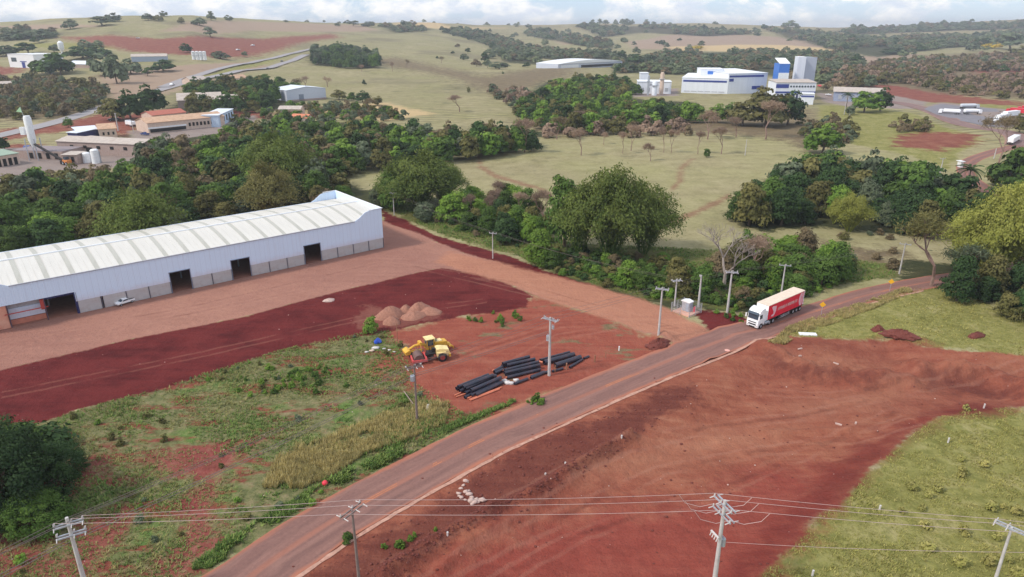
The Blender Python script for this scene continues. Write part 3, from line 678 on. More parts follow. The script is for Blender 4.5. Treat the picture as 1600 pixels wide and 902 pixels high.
wbn = wt.n('ShaderNodeBump', {'Height': wt.mth('SINE', wt.mth('MULTIPLY', sx_.outputs[0], 2 * pi / .255)), 'Strength': .35, 'Distance': .03}); wt.t.links.new(wbn.outputs[0], wb.inputs['Normal'])
wt.n('ShaderNodeOutputMaterial', {0: wb.outputs[0]})
prof = [(0, ZC)]
for a, b in DOORS: prof += [(a, ZC), (a, 4.25), (b, 4.25), (b, ZC)]
prof += [(64.3, ZC), (64.3, 4.25), (LEN, 4.25)] + top_line()
mb = MB(); mb.prism(prof, -.14, 0); mb.build('wall', m_clad, wh)
mb = MB(); mb.prism([(0, 0), (LEN, 0)] + top_line(), -DEP, -DEP + .14); mb.build('wall', m_clad, wh)
mb = MB(); mb.prism([(-DEP + .14, ZC), (-.14, ZC), (-.14, ZP - .002), (-DEP + .14, ZP - .002)], 0, .14, axis='x'); mb.build('wall', m_clad, wh)
mb = MB(); mb.prism([(-DEP + .14, 0), (-.14, 0), (-.14, ZP - .002), (-DEP + .14, ZP - .002)], LEN - .14, LEN, axis='x'); mb.build('wall', m_clad, wh)
mb = MB(); mb.box((-.05, -DEP / 2, ZP + .06), (.3, DEP + .5, .1)); mb.box((1.75, .02, ZP + .06), (3.5, .24, .1));  mb.box((1.75, -DEP - .02, ZP + .06), (3.5, .24, .1))
mb.build('parapet_cap', M['white'], wh)
mb = MB(); mb.box((LEN - 1.9, .02, ZP + .06), (3.9, .24, .1)); mb.build('parapet_cap', M['white'], wh)
mods = [(a, a + 4) for a in (0, 4, 8, 12, 20, 24, 28, 36, 40, 48, 52, 56, 60.3)]
pm = None
for a, b in mods:
    if pm is None:
        q = MB(); q.box((2, -.11, ZC / 2), (3.86, .16, ZC - .03)); q.box((2, -.02, ZC / 2), (3.6, .03, ZC - .3)); po = q.build('concrete_panel', m_panel, wh); pm = po.data
    else: po = link('concrete_panel', pm, wh)
    po.location = (a, 0, 0)
cm_ = None
for a in (0.0, 4, 8, 12, 16, 20, 24, 28, 32, 36, 40, 44, 48, 52, 56, 60.2):
    if cm_ is None:
        q = MB(); q.box((0, -.07, ZC / 2 + .02), (.13, .2, ZC)); cc_ = q.build('steel_column', mat('dark_column', (84, 82, 96), .6), wh); cm_ = cc_.data
    else: cc_ = link('steel_column', cm_, wh)
    cc_.location = (a if a else .09, .03, 0)
sidep = MB(); sidep.prism([(-DEP + .2, 0), (-.2, 0), (-.2, ZC - .02), (-DEP + .2, ZC - .02)], 0.02, .2, axis='x'); sidep.build('concrete_panel', m_panel, wh)
for a_, b2_ in DOORS:
    q = MB(); q.box((a_ + .06, .04, 2.12), (.12, .1, 4.24)); q.box((b2_ - .06, .04, 2.12), (.12, .1, 4.24)); q.box(((a_ + b2_) / 2, .05, 4.3), (b2_ - a_ + .1, .12, .12)); q.build('door_frame', mat('door_frame_steel', (120, 126, 146), .5), wh)
for k_ in range(2, 20, 3):
    q = MB(); q.box((k_ * 4.0, -8, 3.9), (.25, .25, 7.8)); q.box((k_ * 4.0, -DEP / 2, 7.3), (.2, DEP - 1, .3)); q.build('inner_frame', M['galv'], wh)
# curved roof of white sheets and duller strips
def roof_profile(side, n=7):
    out = []
    for i in range(n + 1):
        u = i / n; y = -.14 - u * (DEP / 2 - .14); z = ZE - .05 + (ZR - ZE) * sin(u * pi / 2 * .92) / sin(pi / 2 * .92)
        out.append((y if side > 0 else -DEP - y, z))
    return out
def roof_piece(wd, side, lift):
    P_ = roof_profile(side); v = []; f = []
    for y, z in P_: v += [(0, y, z + lift), (wd, y, z + lift)]
    for y, z in P_: v += [(0, y, z + lift - .05), (wd, y, z + lift - .05)]
    n = len(P_)
    for i in range(n - 1):
        a = 2 * i; f.append((a, a + 1, a + 3, a + 2)); f.append((a + 2 * n, a + 2 + 2 * n, a + 3 + 2 * n, a + 1 + 2 * n))
        f.append((a, a + 2, a + 2 + 2 * n, a + 2 * n)); f.append((a + 1, a + 1 + 2 * n, a + 3 + 2 * n, a + 3))
    e = 2 * n - 2
    f.append((0, 2 * n, 2 * n + 1, 1)); f.append((e, e + 1, e + 1 + 2 * n, e + 2 * n))
    m_ = MB(); m_.add(v, f)
    if lift == 0:      # standing seams
        for xx in (0.02, 1.05, 2.1, 3.12):
            if xx < wd: m_.tube([(xx, y, z + .01) for y, z in P_], .035, 4)
    return m_
for side in (1, -1):
    sm_ = roof_piece(3.18, side, 0).build('roof_sheet', m_sheet, wh); tm_ = roof_piece(.82, side, .012).build('roof_strip', m_strip, wh)
    k = 0; x = .14
    while x < LEN - 1:
        o = sm_ if k == 0 else link('roof_sheet', sm_.data, wh); o.location.x = x
        wlim = min(1, (LEN - .16 - x) / 3.18); o.scale.x = wlim
        x += 3.18
        if x + .82 > LEN - .2: break
        o = tm_ if k == 0 else link('roof_strip', tm_.data, wh); o.location.x = x; x += .82; k += 1
q = MB(); q.tube([(.2, -DEP / 2, ZR + .02), (LEN - .2, -DEP / 2, ZR + .02)], .18, 6); q.build('ridge_cap', M['white'], wh)
q = MB(); q.box((40.35, .06, ZE - .04), (66.4, .22, .16)); q.build('gutter', mat('gutter_steel', (170, 174, 184), .5), wh)
# open bay at the left end, navy portal, set back wall
q = MB(); q.box((64.25, -.25, 2.1), (.42, .5, 4.2)); q.box((66.7, -.3, 4.05), (4.9, .3, .3)); q.build('portal_frame', M['steel_blue'], wh)
q = MB()
for xx in (69.1, 74.6, 80.8): q.box((xx, -.1, 2.1), (.14, .16, 4.2))
q.build('bay_column', mat('bay_column_steel', (92, 72, 88), .6), wh)
q = MB(); q.box((71.85, -1.6, 3.6), (5.3, .2, 1.15)); q.build('grey_band', M['galv'], wh)
q = MB(); q.box((71.85, -1.45, 2.05), (5.3, .2, 1.95)); q.build('inner_wall', m_clad, wh)
q = MB(); q.box((71.9, -.1, 2.55), (6.6, .1, .16)); q.box((69.4, -.3, 3.1), (.7, .3, 1.9)); q.build('red_beam', M['red_steel'], wh)
q = MB(); q.box((77.8, -.3, 2.1), (6.1, .2, 4.18)); q.build('stained_panel', mat('orange_stained_panel', (205, 140, 118), .9, var=.1, scale=.5, dirt=(226, 180, 156), dirt_amt=.7), wh)
q = MB(); q.box((71.85, -1.3, .5), (5.3, .22, 1.0)); q.build('low_wall', mat('dusty_low_wall', (190, 120, 100), .9), wh)
q = MB(); q.box((40, -DEP / 2, .05), (80, DEP - 1, .05)); q.build('floor_slab', mat('dusty_floor', (150, 100, 84), .95), wh)

# ------------------------------------------------------------------ vehicles
def wheel(mb_t, mb_r, x, y, r=.5, w=.3, n=16):
    mb_t.tube([(x, y - w / 2, r), (x, y - w / 2 + .04, r), (x, y + w / 2 - .04, r), (x, y + w / 2, r)], [r * .9, r, r, r * .9], n)
    for s in (-1, 1): mb_r.tube([(x, y + s * (w / 2 - .04), r), (x, y + s * (w / 2 + .012), r)], r * .55, 10)
def wheels(parent, spots, r, w, rimm=None):
    for x, y in spots:
        e = MB(); f = MB(); wheel(e, f, 0, 0, r, w); o = e.build('wheel', M['black'], parent, smooth=True); o.location = (x, y, 0)
        f.build('rim', rimm or M['galv'], o, smooth=True)
def grp(pts):  # ground frame from two photo pixels
    a = G(*pts[0]); b = G(*pts[1]); d = b - a; return a, b, atan2(d.y, d.x)

def semi_truck():
    a = Vector((*unz(1174, 514), 0)); hd = (Vector((*unz(1100, 549), 0)) - Vector((*unz(1232, 489), 0)))
    ang = atan2(hd.y, hd.x)
    fwd = Vector((cos(ang), sin(ang), 0))
    o = empty('semi_truck', (a.x, a.y, .05 + hz(a.x, a.y)), ang, 'white cab lorry pulling a red curtain sided trailer with cream roof along the road', 'truck')
    o.scale = (.91, .91, .93)
    # cab: x=0 front bumper, body towards -x
    cabp = [(-2.3, .9), (-2.3, 3.1), (-2.25, 3.85), (-1.9, 3.98), (-1.2, 3.9), (-.55, 3.6), (-.28, 3.15), (-.06, 1.75), (0, 1.3), (0, .45), (-.35, .38), (-.5, .75), (-.85, 1.1), (-1.55, 1.1), (-1.9, .75), (-2.0, .6)]
    q = MB(); q.prism(cabp, -1.22, 1.22); q.build('cab', M['truck_white'], o, bevel=.05, smooth=True)
    q = MB(); q.prism([(-.245, 3.08), (-.215, 3.08), (-.02, 2.02), (-.055, 2.0)], -1.08, 1.08); q.build('windscreen', M['glass'], o)
    for s in (-1, 1):
        q = MB(); q.prism([(-.42, 2.9), (-.28, 2.1), (-1.35, 2.1), (-1.35, 2.9)], s * 1.22 - .02, s * 1.22 + .02); q.build('side_window', M['glass'], o)
        q = MB(); q.box((-.02, s * .95, .75), (.1, .36, .22)); q.build('headlight', M['porcelain'], o, bevel=.02)
        q = MB(); q.box((.12, s * 1.42, 2.5), (.12, .22, .75)); q.tube([(-.2, s * 1.2, 2.85), (.1, s * 1.4, 2.8)], .03, 5); q.build('mirror', M['truck_white'], o)
        q = MB(); q.tube([(-2.6, s * .98, .75), (-3.9, s * .98, .75)], .33, 12); q.build('fuel_tank', M['galv'], o, smooth=True)
        q = MB(); q.prism([(-2.3, 1.3), (-2.3, 3.4), (-2.9, 3.3), (-2.9, 1.3)], s * 1.2 - .03, s * 1.2 + .03); q.build('side_fairing', M['truck_white'], o)
    q = MB(); q.prism([(-.2, 3.42), (-.16, 3.2), (.2, 3.02), (.22, 3.08)], -1.12, 1.12); q.build('sun_visor', M['glass'], o)
    q = MB(); q.box((.012, 0, 1.42), (.06, 1.7, .16)); q.box((.012, 0, .98), (.06, 1.6, .24)); q.box((.012, 0, .55), (.06, 1.2, .14)); q.build('grille', M['dark'], o)
    q = MB(); q.box((-3.0, 0, .85), (5.6, .9, .3)); q.box((-4.2, 0, 1.1), (1, 1.6, .14)); q.build('chassis', M['black'], o)
    wheels(o, [(-1.25, 1.03), (-1.25, -1.03), (-4.2, 1.0), (-4.2, -1.0), (-5.5, 1.0), (-5.5, -1.0)], .52, .36)
    # trailer: curtain sides, front bulkhead, cream top
    x0, x1 = -3.05, -16.3
    q = MB(); q.box(((x0 + x1) / 2, 0, 1.22), (x0 - x1, 2.5, .16)); q.box(((x0 + x1) / 2 - 1, 0, 1.0), (9, 1.0, .3)); q.build('trailer_frame', M['black'], o)
    q = MB(); q.box((x0 - .04, 0, 2.72), (.08, 2.56, 2.9)); q.build('bulkhead', M['truck_white'], o)
    for s in (-1, 1):
        q = MB(); n = 22; L_ = x0 - x1 - .3; vs = []
        for i in range(n + 1):
            xx = x0 - .1 - L_ * i / n; yy = s * (1.27 + (.018 if i % 2 else 0))
            vs += [(xx, yy, 1.3), (xx, yy, 4.12)]
        q.add(vs, [(2 * i, 2 * i + 1, 2 * i + 3, 2 * i + 2) for i in range(n)]); cur_ = q.build('side_curtain', M['red_tarp'], o)
        # printed emblem, illegible pale lettering and rear chevrons
        pk = mat('pale_pink_print', (236, 186, 196), .6, var=.05); y_ = s * 1.297
        def plate(pts): g = MB(); g.prism(pts, y_ - .004, y_ + .004); return g
        e = plate([(-4.3, 3.6), (-4.7, 3.75), (-5.5, 3.62), (-5.95, 3.6), (-5.9, 2.6), (-5.5, 1.9), (-5.0, 1.62), (-4.3, 1.75), (-4.35, 2.0), (-5.0, 2.15), (-5.05, 2.6), (-4.7, 3.0)]); e.build('emblem', pk, cur_)
        g = MB(); random.seed(4)
        for (xa, xb) in ((-6.6, -9.4), (-10.1, -13.6)):
            xx = xa
            while xx > xb:
                w_ = .34; hgt = .62
                g.box((xx - .05, y_, 2.75), (.11, .01, hgt)); k_ = random.randrange(4)
                if k_ != 1: g.box((xx - .3, y_ + s * .002, 2.75), (.1, .01, hgt))
                if k_ in (0, 2): g.box((xx - .18, y_ - s * .002, 3.0), (.2, .01, .11))
                if k_ != 2: g.box((xx - .18, y_ - s * .002, 2.76), (.2, .01, .1))
                if k_ in (1, 3): g.box((xx - .18, y_ - s * .002, 2.49), (.2, .01, .1))
                xx -= .46
        g.build('lettering', mat('pale_lettering', (222, 190, 186), .6), cur_)
        for k_, (w0, w1) in enumerate(((0, .75), (.95, 1.35), (1.5, 1.7))):
            c_ = []
            for i in range(9):
                u = i / 8; c_.append((-14.6 - w0 - .55 * sin(u * pi) * -1 + -.35 * (1 - u) * 0 - (.6 - .6 * abs(2 * u - 1)) * 0, 1.4 + 2.6 * u))
            c2 = []
            for i in range(9):
                u = 1 - i / 8; c2.append((-14.6 - w1 + .55 * sin(u * pi), 1.4 + 2.6 * u))
            plate([(a_ - .25, b_) for a_, b_ in c_] + [(a_ - .25, b_) for a_, b_ in c2]).build('chevron', pk, cur_)
    q = MB(); q.box(((x0 + x1) / 2, 0, 4.2), (x0 - x1, 2.62, .12))
    for i in range(12): q.tube([(x0 - .6 - i * 1.15, -1.28, 4.265), (x0 - .6 - i * 1.15, 0, 4.29), (x0 - .6 - i * 1.15, 1.28, 4.265)], .03, 4)
    q.build('trailer_roof', M['tarp_top'], o)
    q = MB(); q.box((x1 + .03, 0, 2.72), (.1, 2.56, 2.9)); q.build('rear_door', M['truck_white'], o)
    q = MB(); q.box((x1 + .1, 0, .75), (.1, 2.4, .14)); q.build('rear_bumper', M['red_tarp'], o)
    for s in (-1, 1):
        q = MB()
        for zz_ in (.55, .85): q.box((-9.3, s * 1.2, zz_), (4.2, .05, .12))
        for xx in (-7.5, -9.3, -11.1): q.box((xx, s * 1.18, .85), (.1, .05, .7))
        q.build('side_guard', M['galv'], o)
        q = MB(); q.box((-7.6, s * 1.0, .8), (.9, .45, .5)); q.build('tool_box', M['black'], o)
    wheels(o, [(x_, y_) for x_ in (-12.9, -14.2, -15.5) for y_ in (-1.0, 1.0)], .52, .36)
semi_truck()

def pickup(px_a, px_b, label, paint, bed=True, cat='pickup truck', zoff=0, name='pickup_truck'):
    a, b, ang = grp((px_a, px_b)); Lg = (b - a).length; k = min(Lg / 5.2, 1.25); mid_ = (a + b) / 2
    o = empty(name, (mid_.x, mid_.y, hz(mid_.x, mid_.y) + .03 + zoff), ang, label, cat)
    if bed: pr_ = [(2.6, .55), (2.62, .95), (1.45, 1.12), (.75, 1.72), (-.55, 1.75), (-.8, 1.12), (-2.55, 1.1), (-2.6, .5)]
    else: pr_ = [(2.3, .5), (2.35, .85), (1.2, 1.0), (.5, 1.45), (-1.1, 1.47), (-2.0, 1.05), (-2.3, .95), (-2.3, .5)]
    q = MB(); q.prism(pr_, -.9, .9); q.build('body', paint, o, bevel=.06, smooth=True)
    for s in (-1, 1):
        q = MB(); wn = [(1.2, 1.16), (.7, 1.62), (-.5, 1.64), (-.68, 1.16)] if bed else [(1.0, 1.03), (.45, 1.38), (-1.05, 1.4), (-1.75, 1.05)]
        q.prism(wn, s * .9 - .02, s * .9 + .02); q.build('side_window', M['glass'], o)
    q = MB(); wz = [(1.5, 1.14), (.82, 1.68), (.78, 1.66), (1.44, 1.11)] if bed else [(1.22, 1.03), (.55, 1.44), (.5, 1.42), (1.15, 1.0)]
    q.prism(wz, -.78, .78); q.build('windscreen', M['glass'], o)
    if bed: q = MB(); q.box((-1.7, 0, 1.15), (1.66, 1.62, .12)); q.build('bed_cover', M['black'], o, bevel=.03)
    for s in (-1, 1): q = MB(); q.box((2.6 if bed else 2.32, s * .65, .82), (.06, .34, .16)); q.build('headlight', M['porcelain'], o)
    wheels(o, [(x, y) for x in ((1.6, -1.6) if bed else (1.4, -1.4)) for y in (-.82, .82)], .36, .24)
    o.scale = (k, k, k); return o
pickup((209, 470.5), (182, 479.5), 'white pickup with black bed cover parked against the long warehouse wall', M['truck_white'])
CARS = [((190, 188), (166, 190), 'dark car parked on the red yard under the big trees', M['car_black'], False),
        ((38, 237), (50, 231), 'blue and white car parked beside the tall white silo', M['car_blue'], False),
        ((98, 224), (106, 219), 'small silver car parked left of the navy and white shed', M['car_silver'], False),
        ((232, 212), (221, 211), 'dark van with white cabin standing in the concrete yard', M['car_blue'], True),
        ((262, 137), (276, 131), 'white car driving on the highway below the long cream roof', M['truck_white'], False),
        ((302, 133), (291, 138), 'dark car on the highway beside a white van', M['car_black'], False),
        ((416, 110), (421, 107.5), 'small dark car on the lower highway lane near the bushes', M['car_black'], False),
        ((438, 98), (443, 96), 'distant black car higher up the highway', M['car_black'], False),
        ((368, 79), (376, 79), 'white car parked on the far red earthworks', M['truck_white'], False),
        ((388, 72), (402, 72), 'white lorry standing at the right end of the far red earthworks', M['truck_white'], True),
        ((212, 60.5), (219, 60.5), 'white vehicle at the upper edge of the far red earthworks', M['truck_white'], False),
        ((1290, 149), (1299, 150), 'white car parked left of the low grey roofed hall', M['truck_white'], False),
        ((1283, 137), (1277, 135), 'red car parked behind the blue and white office block', M['car_red'], False),
        ((1462, 137), (1470, 138), 'white car left of the dark bush on the distant red slope', M['truck_white'], False),
        ((1302, 152), (1310, 153), 'silver car parked against the low grey roofed hall', M['car_silver'], False)]
for a, b, lb, mt, bd in CARS: pickup(a, b, lb, mt, bd, 'car', name='parked_car')

def lorry(pa, pb, label, paint, tank=True, h=3.2):
    a, b, ang = grp((pa, pb)); Lg = min((b - a).length, 17); m_ = (a + b) / 2
    o = empty('lorry', (m_.x, m_.y, hz(m_.x, m_.y) + .2), ang, label, 'truck'); hl = Lg / 2
    q = MB(); q.prism([(hl, .6), (hl, 1.6), (hl - .3, 2.7), (hl - 1.9, 2.8), (hl - 1.9, .6)], -1.2, 1.2); q.build('cab', paint, o, bevel=.06)
    q = MB(); q.prism([(hl + .02, 1.65), (hl - .28, 2.5), (hl - .33, 2.5), (hl - .04, 1.65)], -1, 1); q.build('windscreen', M['glass'], o)
    q = MB()
    if tank: q.tube([(hl - 2.3, 0, 2.0), (hl - 2.6, 0, 2.0), (-hl + .3, 0, 2.0), (-hl, 0, 2.0)], [.7, 1.15, 1.15, .7], 14)
    else: q.box((-1.1, 0, h / 2 + .55), (Lg - 2.3, 2.5, h - .6))
    q.build('tank' if tank else 'cargo_box', paint, o, smooth=tank)
    q = MB(); q.box((-.5, 0, .85), (Lg - 1, 1.2, .3)); q.build('chassis', M['black'], o)
    wheels(o, [(x, y) for x in (hl - 1.1, -hl + 1.2, -hl + 2.4) for y in (-1, 1)], .5, .35)
    return o
lorry((1500, 180), (1466, 178), 'white tanker lorry at the left end of the grey parking lot', M['truck_white'])
lorry((1505, 179.5), (1532, 178.5), 'white tanker lorry facing right on the grey parking lot', M['truck_white'])
lorry((1500, 170.5), (1528, 170), 'long pale tanker parked behind two white tankers', M['car_silver'])
lorry((1578, 186), (1548, 193), 'white box lorry parked at the right side of the grey lot', M['truck_white'], False)
lorry((1592, 182), (1562, 186), 'white cab lorry between the white box lorry and the red lorry', M['truck_white'], False)
lorry((1620, 182), (1572, 177), 'red box lorry at the right edge of the far parking lot', M['car_red'], False)
lorry((1618, 176), (1588, 174), 'red lorry with pale roof partly hidden behind the red box lorry', M['car_red'], False)
lorry((1575, 228), (1590, 219), 'white lorry driving down the bend by the far parking lot', M['truck_white'], False, 2.6)
lorry((192, 231), (172, 229), 'white mixer lorry in front of the cream site office', M['truck_white'])
lorry((210, 199), (200, 196), 'white lorry by the street lamp on the red yard', M['truck_white'], False, 2.2)

# ------------------------------------------------------------------ yellow machines
def grader():
    a = G(634, 560); b = G(703, 545); ang = atan2(a.y - b.y, a.x - b.x); L_ = (a - b).length; s = L_ / 8.6; m_ = (a + b) / 2
    o = empty('motor_grader', (m_.x, m_.y, hz(m_.x, m_.y)), ang, 'yellow motor grader with cream cab roof standing behind the roller', 'grader'); o.scale = (s,) * 3
    q = MB(); q.prism([(4.5, .95), (4.6, 1.5), (3.9, 1.85), (3.6, 1.75), (3.6, .95)], -.95, .95); q.build('front_block', M['yellow'], o, bevel=.05)
    q = MB(); q.tube([(3.7, 0, 1.6), (2.6, 0, 2.1), (1.4, 0, 2.25), (.3, 0, 1.7)], [.2, .24, .26, .3], 8)
    for sy in (-1, 1): q.tube([(3.6, sy * .3, 1.2), (.8, 0, 1.0)], .12, 6)
    q.build('frame', M['yellow'], o)
    q = MB(); q.box((1.5, 0, 2.5), (.5, 1.1, .5)); q.tube([(1.5, .5, 2.6), (1.6, .9, 1.0)], .06, 6); q.tube([(1.5, -.5, 2.6), (1.6, -.9, 1.0)], .06, 6); q.build('lift_cylinders', M['yellow'], o)
    q = MB(); q.tube([(1.7, 0, .95), (1.7, 0, 1.05)], .8, 18); q.build('turntable', M['drum'], o)
    q = MB(); q.prism([(1.55, .15), (1.75, .2), (1.7, .5), (1.85, .8), (1.75, .82), (1.6, .5)], -1.9, 1.9); q.build('blade', M['drum'], o)
    q = MB()
    for x in (-.95, .35):
        for y in (-.68, .68): q.box((x, y, 2.1), (.1, .1, 1.9))
    q.box((-.3, 0, 1.25), (1.5, 1.5, .4)); q.box((-.3, 0, 2.0), (1.3, 1.36, .12)); cb = q.build('cab', M['yellow'], o)
    q = MB()
    for y in (-.69, .69): q.box((-.3, y, 2.35), (1.1, .04, 1.0))
    for x in (-.97, .37): q.box((x, 0, 2.35), (.04, 1.1, 1.0))
    q.build('window', M['glass'], cb)
    q = MB(); q.box((-.3, 0, 3.12), (1.8, 1.8, .16)); q.build('roof', M['yellow_pale'], cb, bevel=.05)
    q = MB(); q.prism([(-1.15, 1.1), (-1.15, 2.3), (-3.5, 2.1), (-3.7, 1.2)], -.72, .72); q.build('engine_hood', M['yellow'], o, bevel=.06)
    q = MB(); q.box((-2.0, 0, 2.3), (1.2, 1.1, .16)); q.build('hood_cover', M['yellow_pale'], o, bevel=.03)
    q = MB(); q.tube([(-1.5, .35, 2.2), (-1.5, .35, 2.9)], .1, 8); q.build('exhaust', M['black'], o)
    q = MB(); q.box((-4.1, 0, 1.0), (.5, 1.8, .25)); 
    for y in (-.8, -.3, .3, .8): q.tube([(-4.1, y, 1.0), (-4.6, y, .9), (-4.75, y, .35)], .08, 5)
    q.box((-3.8, 0, 1.1), (.6, .5, .4)); q.build('ripper', M['yellow'], o)
    wheels(o, [(x, y) for x in (3.3, -1.6, -3.0) for y in (-.98, .98)], .62, .4, M['rim'])
def roller():
    a = G(652, 569); b = G(692, 557); ang = atan2(a.y - b.y, a.x - b.x) - .32; m_ = (a * .45 + b * .55)
    o = empty('road_roller', (m_.x, m_.y, hz(m_.x, m_.y)), ang, 'yellow single drum road roller with dusty red drum frame', 'roller'); o.scale = (1.05,) * 3
    q = MB(); q.tube([(2.0, -1.0, .75), (2.0, 1.0, .75)], .75, 28); q.build('drum', M['drum'], o, smooth=True)
    q = MB(); q.box((2.98, 0, .62), (.22, 2.5, .42)); q.box((1.9, -1.2, .62), (2.2, .18, .4)); q.box((1.9, 1.2, .62), (2.2, .18, .4)); q.box((.95, 0, .7), (.3, 2.4, .45)); q.build('drum_frame', M['machine_red'], o, bevel=.03)
    q = MB(); q.box((.3, 0, .85), (1.2, .8, .5)); q.box((.1, 0, 1.3), (1.2, 1.5, .1)); q.build('articulation', M['black'], o)
    q = MB(); q.box((-.35, 0, 1.65), (.5, .55, .6)); q.tube([(.35, 0, 1.3), (.25, 0, 2.0)], .05, 6); q.tube([(.25, -.2, 2.05), (.25, .2, 2.05)], .05, 6); q.build('seat', M['black'], o)
    q = MB(); q.prism([(-.7, .9), (-.7, 1.95), (-1.2, 2.0), (-2.6, 1.75), (-2.75, 1.0), (-2.55, .7)], -.78, .78); q.build('engine_hood', M['yellow_pale'], o, bevel=.07)
    q = MB(); q.box((-2.7, 0, .85), (.3, 1.9, .5)); q.build('rear_bumper', M['yellow'], o, bevel=.04)
    for s in (-1, 1): q = MB(); q.prism([(-.75, .85), (-.75, 1.55), (-2.1, 1.5), (-2.35, .95), (-2.1, 1.35), (-1.0, 1.35)], s * 1.0 - .2, s * 1.0 + .2); q.build('fender', M['yellow_pale'], o)
    wheels(o, [(-1.5, -1.0), (-1.5, 1.0)], .72, .5, M['rim'])
grader(); roller()

# ------------------------------------------------------------------ pipe stacks by the road pole
def zp(x, y): return (700 + x / 6.957, 540 + y / 6.957)
def pipe(a, b, r, lab, grp_, m=None, lift=0.0):
    pa, pb = G(*zp(*a), dz=r + lift), G(*zp(*b), dz=r + lift)
    zA = r + lift + .02; pa.z += zA; pb.z += zA
    mid_ = (pa + pb) / 2; d = pb - pa; L_ = d.length; d.normalize()
    q = MB(); n = 12; vv = []; 
    rings = []; k = int(L_ / .32)
    pts = []; rad = []
    if r > .2:
        for i in range(k + 1):
            x = -L_ / 2 + L_ * i / k; pts.append((x, 0, 0)); rad.append(r * (1.0 if i % 2 else .955))
    else: pts = [(-L_ / 2, 0, 0), (L_ / 2, 0, 0)]; rad = [r, r]
    q.tube(pts, rad, n, cap=False); q.tube([(-L_ / 2, 0, 0), (L_ / 2, 0, 0)], r * .84, n, cap=False)
    b0 = len(q.v) - 2 * n; e0 = b0 - n
    for j in range(n):
        q.f.append((j, (j + 1) % n, b0 + (j + 1) % n, b0 + j)); q.f.append((e0 + j, e0 + (j + 1) % n, b0 + n + (j + 1) % n, b0 + n + j))
    o = q.build('drain_pipe', m or M['pipe'], smooth=True)
    o.location = mid_; o.rotation_euler = d.to_track_quat('X', 'Z').to_euler(); return tag(o, lab, 'pipe', grp_)
g1 = 'black pipes in the lower left stack'
for a, b, l in [((90, 470), (425, 340), 0), ((130, 500), (455, 360), 0), ((185, 520), (510, 372), 0), ((245, 545), (560, 400), 0), ((300, 540), (590, 402), 0), ((110, 452), (440, 322), .42), ((190, 472), (520, 328), .42), ((250, 490), (575, 350), .5), ((165, 455), (490, 325), .7)]:
    pipe(a, b, .3, 'black ribbed pipe in the lower left stack nearest the road', g1, lift=l)
pipe((180, 565), (300, 510), .24, 'short black pipe poking out under the lower left stack', None)
g2 = 'black pipes in the middle stack'
for a, b, l in [((585, 225), (880, 140), 0), ((640, 232), (940, 160), 0), ((605, 290), (985, 192), 0), ((625, 320), (1000, 228), 0), ((640, 350), (1000, 262), 0), ((592, 198), (885, 122), .45), ((640, 215), (945, 148), .45), ((612, 272), (985, 178), .4), ((615, 300), (995, 212), .42)]:
    pipe(a, b, .27, 'black ribbed pipe in the middle stack left of the concrete pole', g2, lift=l)
pipe((500, 285), (590, 235), .28, 'short black pipe standing between the left and middle stacks', None)
pipe((510, 305), (600, 262), .26, 'second short black pipe between the left and middle stacks', None)
pipe((1000, 158), (1322, 72), .2, 'thin black pipe at the back of the right stack', None)
pipe((1045, 185), (1370, 98), .42, 'thick black pipe behind the concrete pole', None)
pipe((1165, 218), (1440, 128), .42, 'thick black pipe right of the concrete pole', None)
pipe((1320, 238), (1462, 152), .2, 'thin black pipe rightmost of the stacks near a wooden stake', None)
pipe((1478, 140), (1532, 118), .18, 'short thin black pipe at the far right tip of the pile', None)
pipe((720, 418), (868, 362), .22, 'black pipe lying beside the white bags along the road side', None)
pipe((900, 355), (1045, 296), .24, 'black pipe on the road side below the middle stack', None)
pipe((905, 340), (1050, 285), .2, 'black pipe leaning on another below the middle stack', None)
pipe((1045, 300), (1090, 285), .22, 'short black pipe touching the foot of the concrete pole', None)
pipe((1130, 282), (1250, 250), .2, 'grey black pipe just right of the concrete pole foot', None, M['pipe'])
go = 'orange pipes under the black stack'
for a, b in [((225, 592), (580, 455)), ((210, 575), (450, 488)), ((240, 598), (560, 474)), ((70, 545), (170, 500)), ((85, 560), (190, 525))]:
    pipe(a, b, .11, 'thin orange pipe lying under the lower left black stack', go, M['pipe_orange'])
for a, b in [((625, 352), (650, 340)), ((598, 275), (640, 262)), ((480, 285), (500, 265)), ((1150, 212), (1175, 195)), ((965, 165), (1030, 185))]:
    pipe(a, b, .13, 'short orange pipe end showing between the black pipes', 'orange pipe ends between the stacks', M['pipe_orange'], lift=.2)
def blob(name, c, rr, m, lab, cat, seed=0, sub=2, lump=.25, grp_=None, kind=None):
    bm = bmesh.new(); bmesh.ops.create_icosphere(bm, subdivisions=sub, radius=1); rnd = random.Random(seed); ph = [rnd.uniform(0, 6) for _ in range(6)]
    for v in bm.verts:
        n = sin(v.co.x * 3 + ph[0]) * sin(v.co.y * 3.3 + ph[1]) + .6 * sin(v.co.z * 5 + ph[2] + v.co.x * 4) + .3 * sin(v.co.y * 9 + ph[3])
        v.co *= 1 + lump * n * .5; v.co = Vector((v.co.x * rr[0], v.co.y * rr[1], v.co.z * rr[2]))
    me = bpy.data.meshes.new(name); bm.to_mesh(me); bm.free()
    for p in me.polygons: p.use_smooth = True
    o = link(name, me, None, m, c); return tag(o, lab, cat, grp_, kind)
for i, (x, y, s) in enumerate([(615, 395, .5), (650, 415, .55), (690, 420, .5), (740, 388, .45)]):
    blob('sack', G(*zp(x, y)) + Vector((0, 0, .15)), (s, s * .7, .3), M['porcelain'], ['white sack leftmost beside the pipe stacks', 'white sack second in the heap by the pipe stacks', 'white sack third in the heap by the pipe stacks', 'white plastic sack touching the roadside black pipe'][i], 'sack', i, 2, .4)
